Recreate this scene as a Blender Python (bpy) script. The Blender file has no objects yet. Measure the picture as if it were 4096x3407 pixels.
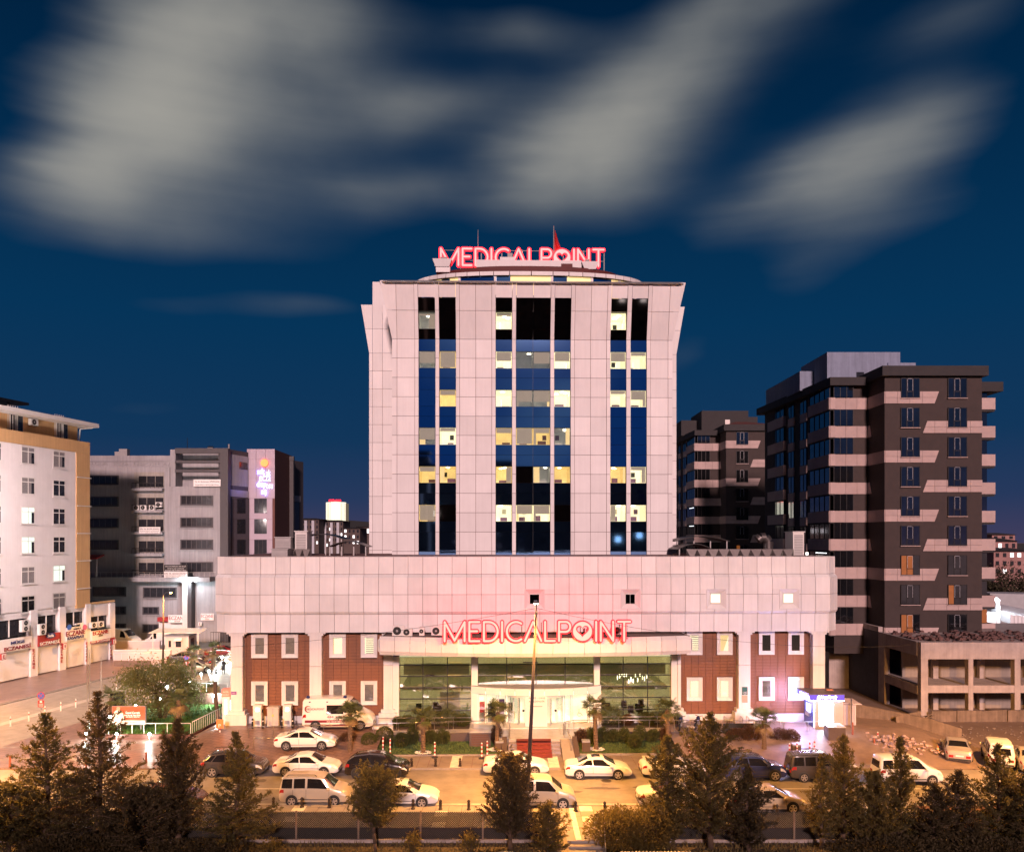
import bpy, bmesh, math, random
import numpy as np
from mathutils import Vector, Matrix

R = math.radians
scene = bpy.context.scene
COL = scene.collection
rng = random.Random(7)

# ------------------------------------------------------------------ camera
F, CX, HY, H = 3200.0, 2030.0, 2150.0, 16.7      # focal (px of 4096), principal point, eye height
cam_d = bpy.data.cameras.new("camera")
cam = bpy.data.objects.new("camera", cam_d)
COL.objects.link(cam)
cam.location = (0, 0, H)
cam.rotation_euler = (R(90), 0, 0)
cam_d.sensor_fit = 'HORIZONTAL'
cam_d.sensor_width = 36
cam_d.lens = F / 4096 * 36
cam_d.shift_x = (2048 - CX) / 4096
cam_d.shift_y = (HY - 1703.5) / 4096
cam_d.clip_start = 0.5
cam_d.clip_end = 9000
scene.camera = cam

# ------------------------------------------------------------------ render / exposure
scene.render.engine = 'CYCLES'
scene.cycles.use_denoising = True
scene.cycles.max_bounces = 6
scene.cycles.diffuse_bounces = 2
scene.cycles.glossy_bounces = 3
scene.cycles.transparent_max_bounces = 10
scene.cycles.sample_clamp_indirect = 4
scene.cycles.caustics_reflective = False
scene.cycles.caustics_refractive = False
scene.view_settings.view_transform = 'Standard'
scene.view_settings.look = 'None'
scene.view_settings.gamma = 1
scene.view_settings.exposure = 0.45
scene.view_settings.use_curve_mapping = False

# ------------------------------------------------------------------ sun (soft low glow of the town behind the viewer)
SUN_EL, SUN_AZ = 19.0, 4.0       # elevation; azimuth from behind the camera towards the right
sd = bpy.data.lights.new("sun", 'SUN')
sd.energy = 2.85
sd.angle = R(5)
sd.color = (1.0, 0.655, 0.62)
sun = bpy.data.objects.new("sun", sd)
COL.objects.link(sun)
_s = Vector((math.sin(R(SUN_AZ)) * math.cos(R(SUN_EL)), -math.cos(R(SUN_AZ)) * math.cos(R(SUN_EL)), math.sin(R(SUN_EL))))
sun.rotation_euler = _s.to_track_quat('Z', 'Y').to_euler()
sun.location = (30, -60, 60)

# ------------------------------------------------------------------ world: night sky with drifting clouds
world = bpy.data.worlds.new("World")
scene.world = world
world.use_nodes = True
wt = world.node_tree
wt.nodes.clear()
def WN(t, **kw):
    n = wt.nodes.new(t)
    for k, v in kw.items(): setattr(n, k, v)
    return n
def WL(a, b): wt.links.new(a, b)
def wmath(op, a, b=None, c=None, clamp=False):
    n = WN('ShaderNodeMath', operation=op, use_clamp=clamp)
    for i, v in enumerate((a, b, c)):
        if v is None: continue
        if isinstance(v, (int, float)): n.inputs[i].default_value = v
        else: WL(v, n.inputs[i])
    return n.outputs[0]
tc = WN('ShaderNodeTexCoord')
sep = WN('ShaderNodeSeparateXYZ'); WL(tc.outputs['Generated'], sep.inputs[0])
dx, dy, dz = sep.outputs
az = wmath('ARCTAN2', dx, dy)
el = wmath('ARCSINE', dz)
# streaky noise, drawn out along the wind (azimuth)
cmb = WN('ShaderNodeCombineXYZ')
WL(wmath('MULTIPLY', az, 1.0), cmb.inputs[0]); WL(wmath('MULTIPLY', el, 1.0), cmb.inputs[1])
def wnoise(sx, sy, scale, detail=3, rough=.55, off=0.0):
    m = WN('ShaderNodeMapping'); m.inputs['Scale'].default_value = (sx, sy, 1); m.inputs['Location'].default_value = (off, off * .7, off * .3)
    WL(cmb.outputs[0], m.inputs[0])
    n = WN('ShaderNodeTexNoise'); n.inputs['Scale'].default_value = scale; n.inputs['Detail'].default_value = detail
    n.inputs['Roughness'].default_value = rough
    WL(m.outputs[0], n.inputs['Vector'])
    return n.outputs['Fac']
streak = wnoise(1.0, 6.5, 3.2, 3, .5, 3.1)
fine = wnoise(1.2, 15.0, 3.5, 3, .5, 1.7)
billow = wnoise(1.0, 1.5, 3.4, 2, .5, 9.2)
puff = wnoise(1.0, 1.9, 7.5, 3, .5, 4.4)
# warped coordinates so cloud edges wander
azw = wmath('ADD', az, wmath('MULTIPLY', wmath('SUBTRACT', streak, .5), .07))
elw = wmath('ADD', el, wmath('MULTIPLY', wmath('SUBTRACT', billow, .5), .06))
def ae(px, py):
    x, z = (px - CX) / F, (HY - py) / F
    return math.atan2(x, 1), math.asin(z / math.sqrt(x * x + 1 + z * z))
CLOUDS = [  # px, py, half width, half height, tilt(deg, up to the right), strength
    (680, 250, 300, 250, 35, 1.15), (1010, 50, 400, 190, 5, .85), (430, 560, 260, 220, 35, .85), (760, 560, 330, 260, 20, .60), (330, 760, 230, 150, 10, .34),
    (850, 860, 480, 120, 0, .26), (1250, 420, 300, 240, 20, .34), (1560, 770, 260, 90, 3, .42), (1610, 420, 180, 100, 5, .46), (1900, 420, 250, 120, 5, .20), (2060, 130, 250, 80, 0, .36),
    (2400, 510, 280, 190, 14, .95), (2640, 400, 240, 160, 5, .42), (2180, 720, 220, 140, 8, .60), (2980, 20, 340, 100, 3, .55), (2830, 220, 300, 130, 0, .36), (2450, 760, 330, 130, 5, .35),
    (3290, 750, 230, 150, 12, .72), (3560, 620, 250, 150, 12, .62), (3740, 480, 230, 110, 8, .36), (2940, 900, 190, 90, 5, .30), (3480, 900, 380, 100, 3, .24),
    (3260, 1080, 220, 100, 15, .20), (1190, 1240, 240, 48, 2, .27), (740, 1250, 240, 55, 3, .15), (600, 970, 520, 90, 0, .26), (560, 1640, 240, 70, 4, .14),
    (2740, 1400, 150, 90, 20, .15), (3850, 80, 300, 120, 5, .20), (1750, 560, 1000, 300, 0, .10), (3300, 250, 900, 300, 0, .07)]
cover = None
for (px, py, hw, hh, tilt, s) in CLOUDS:
    a0, e0 = ae(px, py)
    a1, _ = ae(px + hw, py); _, e1 = ae(px, py - hh)
    ra, re = abs(a1 - a0) + 1e-4, abs(e1 - e0) + 1e-4
    ct, st = math.cos(R(tilt)), math.sin(R(tilt))
    da, de = wmath('SUBTRACT', azw, a0), wmath('SUBTRACT', elw, e0)
    u = wmath('DIVIDE', wmath('ADD', wmath('MULTIPLY', da, ct), wmath('MULTIPLY', de, st)), ra)
    v = wmath('DIVIDE', wmath('SUBTRACT', wmath('MULTIPLY', de, ct), wmath('MULTIPLY', da, st)), re)
    r2 = wmath('ADD', wmath('MULTIPLY', u, u), wmath('MULTIPLY', v, v))
    g = wmath('MULTIPLY', wmath('EXPONENT', wmath('MULTIPLY', r2, -.78)), s)
    cover = g if cover is None else wmath('ADD', cover, g)
# the same kind of cloud goes on round the rest of the sky
back = WN('ShaderNodeMapRange'); back.inputs[1].default_value = -.2; back.inputs[2].default_value = .35
back.inputs[3].default_value = 1; back.inputs[4].default_value = 0
WL(dy, back.inputs[0])
other = wmath('MULTIPLY', wmath('MULTIPLY', wmath('SUBTRACT', billow, .5, clamp=True), 2.6), back.outputs[0])
cover = wmath('ADD', cover, other)
cover = wmath('MULTIPLY', cover, wmath('ADD', .36, wmath('ADD', wmath('MULTIPLY', streak, .40), wmath('MULTIPLY', puff, .85))))
cover = wmath('MULTIPLY', cover, wmath('ADD', .88, wmath('MULTIPLY', fine, .24)))
cover = wmath('SUBTRACT', 1.0, wmath('EXPONENT', wmath('MULTIPLY', wmath('MAXIMUM', wmath('SUBTRACT', cover, .10), 0.0), -1.25)))
# clear night blue, a little paler and warmer above the town
ramp = WN('ShaderNodeValToRGB')
WL(wmath('DIVIDE', el, R(90)), ramp.inputs[0])
cr = ramp.color_ramp
cr.elements[0].position = 0.0; cr.elements[0].color = (.050, .046, .105, 1)
cr.elements[1].position = 1.0; cr.elements[1].color = (.0002, .0075, .034, 1)
for p, c in ((.03, (.020, .040, .106, 1)), (.075, (.006, .036, .100, 1)), (.16, (.0018, .034, .098, 1)), (.30, (.0005, .019, .059, 1)), (.42, (.0003, .0098, .033, 1))):
    e = cr.elements.new(p); e.color = c
mixc = WN('ShaderNodeMix', data_type='RGBA')
WL(wmath('MULTIPLY', cover, .90), mixc.inputs['Factor']); WL(ramp.outputs[0], mixc.inputs['A'])
cc = WN('ShaderNodeMix', data_type='RGBA')     # clouds: greyer and bluer where thin
WL(cover, cc.inputs['Factor'])
cc.inputs['A'].default_value = (.085, .125, .165, 1); cc.inputs['B'].default_value = (.44, .42, .37, 1)
WL(cc.outputs['Result'], mixc.inputs['B'])
bg = WN('ShaderNodeBackground'); bg.inputs['Strength'].default_value = 0.74
WL(mixc.outputs['Result'], bg.inputs['Color'])
wo = WN('ShaderNodeOutputWorld'); WL(bg.outputs[0], wo.inputs['Surface'])

# ------------------------------------------------------------------ materials
MATS = {}
def mat(name, col, rough=.6, metal=0.0, var=.12, scale=1.5, bump=0.0, bscale=30, rnd=0.0, spec=.5, emit=None, es=0.0, streaks=0.0, coat=0.0, tint=None):
    if name in MATS: return MATS[name]
    m = bpy.data.materials.new(name); m.use_nodes = True
    nt = m.node_tree; b = nt.nodes['Principled BSDF']
    L = nt.links.new
    b.inputs['Roughness'].default_value = rough
    b.inputs['Metallic'].default_value = metal
    b.inputs['Specular IOR Level'].default_value = spec
    b.inputs['Coat Weight'].default_value = coat
    b.inputs['Base Color'].default_value = (*col, 1)
    geo = nt.nodes.new('ShaderNodeNewGeometry')
    cur = None
    if var > 0:
        n = nt.nodes.new('ShaderNodeTexNoise'); n.inputs['Scale'].default_value = scale; n.inputs['Detail'].default_value = 5
        n.inputs['Roughness'].default_value = .62
        L(geo.outputs['Position'], n.inputs['Vector'])
        mr = nt.nodes.new('ShaderNodeMapRange'); mr.inputs[1].default_value = .25; mr.inputs[2].default_value = .75
        mr.inputs[3].default_value = 1 - var; mr.inputs[4].default_value = 1 + var
        L(n.outputs['Fac'], mr.inputs[0]); cur = mr.outputs[0]
    if streaks > 0:                                    # rain streaks and grime running down
        mp = nt.nodes.new('ShaderNodeMapping'); mp.inputs['Scale'].default_value = (2.2, 2.2, .09)
        L(geo.outputs['Position'], mp.inputs[0])
        n = nt.nodes.new('ShaderNodeTexNoise'); n.inputs['Scale'].default_value = 1.6; n.inputs['Detail'].default_value = 6; n.inputs['Roughness'].default_value = .7
        L(mp.outputs[0], n.inputs['Vector'])
        mr = nt.nodes.new('ShaderNodeMapRange'); mr.inputs[1].default_value = .38; mr.inputs[2].default_value = .62
        mr.inputs[3].default_value = 1 - streaks; mr.inputs[4].default_value = 1.0
        L(n.outputs['Fac'], mr.inputs[0])
        if cur is None: cur = mr.outputs[0]
        else:
            mm = nt.nodes.new('ShaderNodeMath'); mm.operation = 'MULTIPLY'; L(cur, mm.inputs[0]); L(mr.outputs[0], mm.inputs[1]); cur = mm.outputs[0]
    if rnd > 0:
        oi = nt.nodes.new('ShaderNodeObjectInfo')
        mr = nt.nodes.new('ShaderNodeMapRange'); mr.inputs[3].default_value = 1 - rnd; mr.inputs[4].default_value = 1 + rnd
        L(oi.outputs['Random'], mr.inputs[0])
        if cur is None: cur = mr.outputs[0]
        else:
            mm = nt.nodes.new('ShaderNodeMath'); mm.operation = 'MULTIPLY'; L(cur, mm.inputs[0]); L(mr.outputs[0], mm.inputs[1]); cur = mm.outputs[0]
    if cur is not None:
        if tint is not None:                           # second colour mixed in where the noise is high
            mx = nt.nodes.new('ShaderNodeMix'); mx.data_type = 'RGBA'
            sb = nt.nodes.new('ShaderNodeMapRange'); sb.inputs[1].default_value = 1 - var; sb.inputs[2].default_value = 1 + var
            L(cur, sb.inputs[0]); L(sb.outputs[0], mx.inputs['Factor'])
            mx.inputs['A'].default_value = (*col, 1); mx.inputs['B'].default_value = (*tint, 1)
            L(mx.outputs['Result'], b.inputs['Base Color'])
        else:
            vm = nt.nodes.new('ShaderNodeVectorMath'); vm.operation = 'SCALE'
            vm.inputs[0].default_value = col; L(cur, vm.inputs['Scale'])
            L(vm.outputs[0], b.inputs['Base Color'])
    if bump > 0:
        n = nt.nodes.new('ShaderNodeTexNoise'); n.inputs['Scale'].default_value = bscale; n.inputs['Detail'].default_value = 4
        L(geo.outputs['Position'], n.inputs['Vector'])
        bp = nt.nodes.new('ShaderNodeBump'); bp.inputs['Strength'].default_value = bump; bp.inputs['Distance'].default_value = .03
        L(n.outputs['Fac'], bp.inputs['Height']); L(bp.outputs[0], b.inputs['Normal'])
    if emit is not None:
        b.inputs['Emission Color'].default_value = (*emit, 1); b.inputs['Emission Strength'].default_value = es
    MATS[name] = m
    return m
def jointed(m, w, h, dark=.55, rot=0.0, mortar=.03):
    """paving joints drawn into a ground material too distant to lay stone by stone"""
    nt = m.node_tree; b = nt.nodes['Principled BSDF']; src = b.inputs['Base Color'].links[0].from_socket
    g = nt.nodes.new('ShaderNodeNewGeometry'); mp = nt.nodes.new('ShaderNodeMapping'); mp.inputs['Rotation'].default_value = (0, 0, rot)
    nt.links.new(g.outputs['Position'], mp.inputs[0])
    bk = nt.nodes.new('ShaderNodeTexBrick'); bk.inputs['Scale'].default_value = 1; bk.inputs['Brick Width'].default_value = w; bk.inputs['Row Height'].default_value = h
    bk.inputs['Mortar Size'].default_value = mortar; bk.inputs['Color1'].default_value = (1, 1, 1, 1); bk.inputs['Color2'].default_value = (.78, .78, .78, 1); bk.inputs['Mortar'].default_value = (dark, dark, dark, 1)
    nt.links.new(mp.outputs[0], bk.inputs['Vector'])
    vm = nt.nodes.new('ShaderNodeVectorMath'); vm.operation = 'MULTIPLY'; nt.links.new(src, vm.inputs[0]); nt.links.new(bk.outputs['Color'], vm.inputs[1]); nt.links.new(vm.outputs[0], b.inputs['Base Color'])
    return m
def leafy(m, f=.45, gain=1.5):
    """let lamp light shine through thin leaves"""
    nt = m.node_tree; b = nt.nodes['Principled BSDF']; out = [n for n in nt.nodes if n.type == 'OUTPUT_MATERIAL'][0]
    tr = nt.nodes.new('ShaderNodeBsdfTranslucent'); sc = nt.nodes.new('ShaderNodeVectorMath'); sc.operation = 'SCALE'; sc.inputs['Scale'].default_value = gain
    nt.links.new(b.inputs['Base Color'].links[0].from_socket, sc.inputs[0]); nt.links.new(sc.outputs[0], tr.inputs['Color'])
    mx = nt.nodes.new('ShaderNodeMixShader'); mx.inputs[0].default_value = f
    nt.links.new(b.outputs[0], mx.inputs[1]); nt.links.new(tr.outputs[0], mx.inputs[2]); nt.links.new(mx.outputs[0], out.inputs['Surface'])
    return m
def glass_mat(name, tint, refl=.12, rough=.01, ior=1.5):
    """window glass: lets the room show, mirrors the street more at grazing angles"""
    if name in MATS: return MATS[name]
    m = bpy.data.materials.new(name); m.use_nodes = True
    nt = m.node_tree; nt.nodes.remove(nt.nodes['Principled BSDF'])
    out = [n for n in nt.nodes if n.type == 'OUTPUT_MATERIAL'][0]
    tr = nt.nodes.new('ShaderNodeBsdfTransparent'); tr.inputs[0].default_value = (*tint, 1)
    gl = nt.nodes.new('ShaderNodeBsdfGlossy'); gl.inputs['Roughness'].default_value = rough
    fr = nt.nodes.new('ShaderNodeFresnel'); fr.inputs['IOR'].default_value = ior
    ad = nt.nodes.new('ShaderNodeMath'); ad.operation = 'ADD'; ad.use_clamp = True; ad.inputs[1].default_value = refl
    nt.links.new(fr.outputs[0], ad.inputs[0])
    mx = nt.nodes.new('ShaderNodeMixShader')
    nt.links.new(ad.outputs[0], mx.inputs[0]); nt.links.new(tr.outputs[0], mx.inputs[1]); nt.links.new(gl.outputs[0], mx.inputs[2])
    nt.links.new(mx.outputs[0], out.inputs['Surface'])
    MATS[name] = m
    return m

# ------------------------------------------------------------------ mesh helpers
class MB:
    def __init__(s): s.v, s.f = [], []
    def add(s, vs, fs):
        o = len(s.v); s.v += [tuple(p) for p in vs]; s.f += [tuple(i + o for i in f) for f in fs]; return s
    def box(s, x0, x1, y0, y1, z0, z1):
        return s.add([(x0, y0, z0), (x1, y0, z0), (x1, y1, z0), (x0, y1, z0), (x0, y0, z1), (x1, y0, z1), (x1, y1, z1), (x0, y1, z1)],
                     [(0, 3, 2, 1), (4, 5, 6, 7), (0, 1, 5, 4), (1, 2, 6, 5), (2, 3, 7, 6), (3, 0, 4, 7)])
    def hexa(s, q, d):
        """front quad q (4 points, seen from -y counter-clockwise from lower left) pushed back by vector d"""
        b = [tuple(np.add(p, d)) for p in q]
        return s.add(list(q) + b, [(0, 1, 2, 3), (7, 6, 5, 4), (0, 4, 5, 1), (1, 5, 6, 2), (2, 6, 7, 3), (3, 7, 4, 0)])
    def quad(s, a, b, c, d): return s.add([a, b, c, d], [(0, 1, 2, 3)])
    def prism(s, poly, z0, z1):
        """vertical prism over a counter-clockwise footprint; z0/z1 numbers or lists"""
        n = len(poly)
        a = z0 if isinstance(z0, (list, tuple)) else [z0] * n
        b = z1 if isinstance(z1, (list, tuple)) else [z1] * n
        vs = [(p[0], p[1], a[i]) for i, p in enumerate(poly)] + [(p[0], p[1], b[i]) for i, p in enumerate(poly)]
        fs = [tuple(range(n - 1, -1, -1)), tuple(range(n, 2 * n))] + [(i, (i + 1) % n, n + (i + 1) % n, n + i) for i in range(n)]
        return s.add(vs, fs)
    def slab_xz(s, poly, y0, y1):
        """polygon in x,z pushed from y0 (front) to y1"""
        n = len(poly)
        vs = [(p[0], y0, p[1]) for p in poly] + [(p[0], y1, p[1]) for p in poly]
        fs = [tuple(range(n)), tuple(range(2 * n - 1, n - 1, -1))] + [(i, n + i, n + (i + 1) % n, (i + 1) % n) for i in range(n)]
        return s.add(vs, fs)
    def slab_yz(s, poly, x0, x1):
        n = len(poly)
        vs = [(x0, p[0], p[1]) for p in poly] + [(x1, p[0], p[1]) for p in poly]
        fs = [tuple(range(n - 1, -1, -1)), tuple(range(n, 2 * n))] + [(i, (i + 1) % n, n + (i + 1) % n, n + i) for i in range(n)]
        return s.add(vs, fs)
    def tube(s, p0, p1, r0, r1=None, n=8, cap=True):
        if r1 is None: r1 = r0
        p0, p1 = Vector(p0), Vector(p1)
        d = (p1 - p0)
        if d.length < 1e-6: return s
        d.normalize()
        a = d.orthogonal().normalized(); b = d.cross(a)
        vs = []
        for p, r in ((p0, r0), (p1, r1)):
            for i in range(n):
                t = 2 * math.pi * i / n
                vs.append(tuple(p + a * (r * math.cos(t)) + b * (r * math.sin(t))))
        fs = [(i, (i + 1) % n, n + (i + 1) % n, n + i) for i in range(n)]
        if cap: fs += [tuple(range(n - 1, -1, -1)), tuple(range(n, 2 * n))]
        return s.add(vs, fs)
    def path(s, pts, r, n=6):
        for a, b in zip(pts[:-1], pts[1:]): s.tube(a, b, r, r, n)
        return s
    def lathe(s, prof, n=12, c=(0, 0, 0), axis='z'):
        vs, fs = [], []
        for (r, z) in prof:
            for i in range(n):
                t = 2 * math.pi * i / n
                if axis == 'z': vs.append((c[0] + r * math.cos(t), c[1] + r * math.sin(t), c[2] + z))
                else: vs.append((c[0] + r * math.cos(t), c[1] + z, c[2] + r * math.sin(t)))
        for k in range(len(prof) - 1):
            for i in range(n):
                j = (i + 1) % n
                f = (k * n + i, k * n + j, (k + 1) * n + j, (k + 1) * n + i)
                fs.append(f if axis == 'z' else f[::-1])
        fs.append(tuple(range(n - 1, -1, -1)) if axis == 'z' else tuple(range(n)))
        m = (len(prof) - 1) * n
        fs.append(tuple(range(m, m + n)) if axis == 'z' else tuple(range(m + n - 1, m - 1, -1)))
        return s.add(vs, fs)
    def grid(s, fn, nu, nv):
        vs = [fn(i / nu, j / nv) for j in range(nv + 1) for i in range(nu + 1)]
        fs = [(j * (nu + 1) + i, j * (nu + 1) + i + 1, (j + 1) * (nu + 1) + i + 1, (j + 1) * (nu + 1) + i) for j in range(nv) for i in range(nu)]
        return s.add(vs, fs)
    def mesh(s, name, m, smooth=False):
        me = bpy.data.meshes.new(name); me.from_pydata(s.v, [], s.f)
        if m is not None: me.materials.append(m)
        if smooth:
            me.polygons.foreach_set('use_smooth', [True] * len(me.polygons))
            if smooth == 'auto':
                try: me.set_sharp_from_angle(angle=R(38))
                except Exception: pass
        me.update()
        return me
    def build(s, name, m, parent=None, smooth=False, **kw):
        return link(name, s.mesh(name, m, smooth), parent, **kw)

def link(name, me, parent=None, loc=None, rz=None, rot=None, scale=None):
    o = bpy.data.objects.new(name, me); COL.objects.link(o)
    if parent is not None: o.parent = parent
    if loc is not None: o.location = loc
    if rot is not None: o.rotation_euler = rot
    elif rz is not None: o.rotation_euler = (0, 0, rz)
    if scale is not None: o.scale = scale
    return o
def tag(o, label, cat, group=None, kind=None):
    if label: o['label'] = label
    if cat: o['category'] = cat
    if group: o['group'] = group
    if kind: o['kind'] = kind
    return o
def thing(name, label, cat, loc=(0, 0, 0), rz=0.0, group=None):
    o = link(name, None, None, loc, rz)
    o.empty_display_size = .3
    return tag(o, label, cat, group)
def structure(name, mb, m, smooth=False, label=None):
    o = mb.build(name, m, None, smooth); o['kind'] = 'structure'
    if label: o['label'] = label
    return o
_unit = {}
def pbox(name, x0, x1, y0, y1, z0, z1, m, parent):
    """a box part that shares one unit-cube mesh per material"""
    if m.name not in _unit: _unit[m.name] = MB().box(-.5, .5, -.5, .5, -.5, .5).mesh('block', m)
    return link(name, _unit[m.name], parent, ((x0 + x1) / 2, (y0 + y1) / 2, (z0 + z1) / 2), scale=(abs(x1 - x0), abs(y1 - y0), abs(z1 - z0)))
def copy_tree(o, parent=None):
    c = o.copy(); COL.objects.link(c); c.parent = parent
    for ch in list(o.children): copy_tree(ch, c)
    return c
def at(px, py, Y): return ((px - CX) / F * Y, Y, H - (py - HY) / F * Y)
def gp(px, py, z=0.0):
    Y = (H - z) * F / (py - HY); return ((px - CX) / F * Y, Y, z)
_txt = {}
def text_mesh(s, m, depth=.0, bold=0.0):
    k = (s, m.name, depth, bold)
    if k in _txt: return _txt[k]
    cu = bpy.data.curves.new('writing', 'FONT'); cu.body = s; cu.size = 1; cu.extrude = depth; cu.resolution_u = 3; cu.offset = bold
    ob = bpy.data.objects.new('writing', cu); COL.objects.link(ob)
    bpy.context.view_layer.update()
    me = bpy.data.meshes.new_from_object(ob.evaluated_get(bpy.context.evaluated_depsgraph_get()))
    bpy.data.objects.remove(ob); bpy.data.curves.remove(cu)
    co = np.empty(len(me.vertices) * 3); me.vertices.foreach_get('co', co); co = co.reshape(-1, 3)
    lo, hi = co.min(0), co.max(0); sz = np.maximum(hi - lo, 1e-4)
    co = (co - (lo + hi) / 2) / np.array([sz[0], sz[1], 1.0])
    me.vertices.foreach_set('co', co.ravel()); me.materials.clear(); me.materials.append(m); me.update()
    me.name = 'writing'
    _txt[k] = me
    return me
def writing(s, c, w, h, m, parent=None, rz=0.0, depth=.02, bold=0.0, name='lettering', tilt=90):
    """text filling w x h, centred at c, standing upright and facing -y (turned by rz)"""
    return link(name, text_mesh(s, m, depth, bold), parent, c, rot=(R(tilt), 0, rz), scale=(w, h, 1))

# ================================================================== palette
PANEL = mat('white_cladding', (.70, .68, .67), .48, var=.08, scale=.5, rnd=.085, streaks=.06, spec=.5)
PANEL_T = mat('tower_cladding', (.68, .665, .67), .58, var=.06, scale=.4, rnd=.075, streaks=.05, spec=.5)
JOINT = mat('joint_shadow_gap', (.13, .055, .045), .8)
BRICK = mat('brown_tile', (.185, .070, .030), .55, var=.14, scale=1.2, rnd=.0)
BRICKJ = mat('tile_joint', (.07, .025, .015), .9)
WHITEP = mat('white_paint', (.66, .64, .62), .5, var=.06, scale=.8, streaks=.1)
DARKM = mat('dark_metal', (.03, .028, .028), .4, metal=.6, var=.1)
STEEL = mat('brushed_steel', (.55, .54, .52), .28, metal=1.0, var=.05)
GREYM = mat('grey_metal', (.32, .31, .31), .45, metal=.4, var=.1)
GRANITE = mat('dark_granite', (.085, .062, .055), .3, var=.35, scale=22)
STONE = jointed(mat('pale_stone', (.46, .43, .39), .35, var=.12, scale=3), 1.2, .6, .7, 0, .015)
CONC = mat('raw_concrete', (.40, .34, .32), .85, var=.22, scale=.9, bump=.25, bscale=6, streaks=.18)
BLACK = mat('black_plastic', (.015, .014, .014), .45, var=0)
REDP = mat('red_paint', (.42, .035, .03), .45, var=.1)
WHITEM = mat('white_enamel', (.66, .65, .63), .3, var=.03)
BLUEGLASS = mat('blue_mirror_glass', (.26, .52, 1.0), .04, metal=1.0, var=.06, scale=.6, rnd=.06, spec=.6)
DARKGLASS = mat('dark_mirror_glass', (.26, .20, .19), .035, metal=1.0, var=.05, scale=.5, rnd=.05)
CLEAR = glass_mat('window_glass', (.93, .95, .93), .05)
LOBBYGLASS = glass_mat('lobby_glass', (.66, .66, .58), .17)
CURTAIN = mat('drawn_curtain', (.40, .33, .28), .9, var=.18, scale=4)
ROOM = {'bright': mat('room_bright', (.8, .74, .6), .8, var=.1, scale=1.2, emit=(1, .88, .58), es=.80),  # interior surfaces glow in place of lamp light falling on them
        'warm': mat('room_warm', (.75, .6, .35), .8, var=.2, scale=1.2, emit=(1, .72, .30), es=.55),
        'dim': mat('room_dim', (.5, .48, .46), .8, var=.2, scale=1.0, emit=(.62, .58, .58), es=.14),
        'cool': mat('room_cool', (.6, .65, .7), .8, var=.1, emit=(.75, .85, 1), es=.55),
        'amber': mat('room_amber', (.13, .045, .016), .8, var=.4, scale=2, emit=(1, .28, .06), es=.16)}
CEIL = mat('ceiling_lamp', (1, 1, 1), .5, var=0, emit=(1, .92, .72), es=14)
BLIND = mat('roller_blind', (.42, .39, .35), .9, var=.06, emit=(.9, .8, .6), es=.10)
FURN = mat('purple_furniture', (.12, .06, .14), .8, var=.2)
NEON = mat('neon_core', (.5, .1, .1), .5, var=0, emit=(1, .26, .20), es=1.8)
NEONR = mat('neon_red_edge', (.25, .004, .006), .6, var=0, emit=(1, .006, .010), es=5.5)

# ================================================================== hospital frame of reference
HROT = 0.022
HY0 = 66.67
hc, hs = math.cos(HROT), math.sin(HROT)
def hu(px, v=0.0):
    k = (px - CX) / F
    return (k * (HY0 + v * hc) + v * hs) / (hc - k * hs)
def hY(u, v): return HY0 + u * hs + v * hc
def hz(py, u=0.0, v=0.0): return H - (py - HY) / F * hY(u, v)
hosp = thing('hospital_building', 'pink lit hospital with white panel podium and tall glass striped tower', 'building', (0, HY0, 0), HROT)

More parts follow.
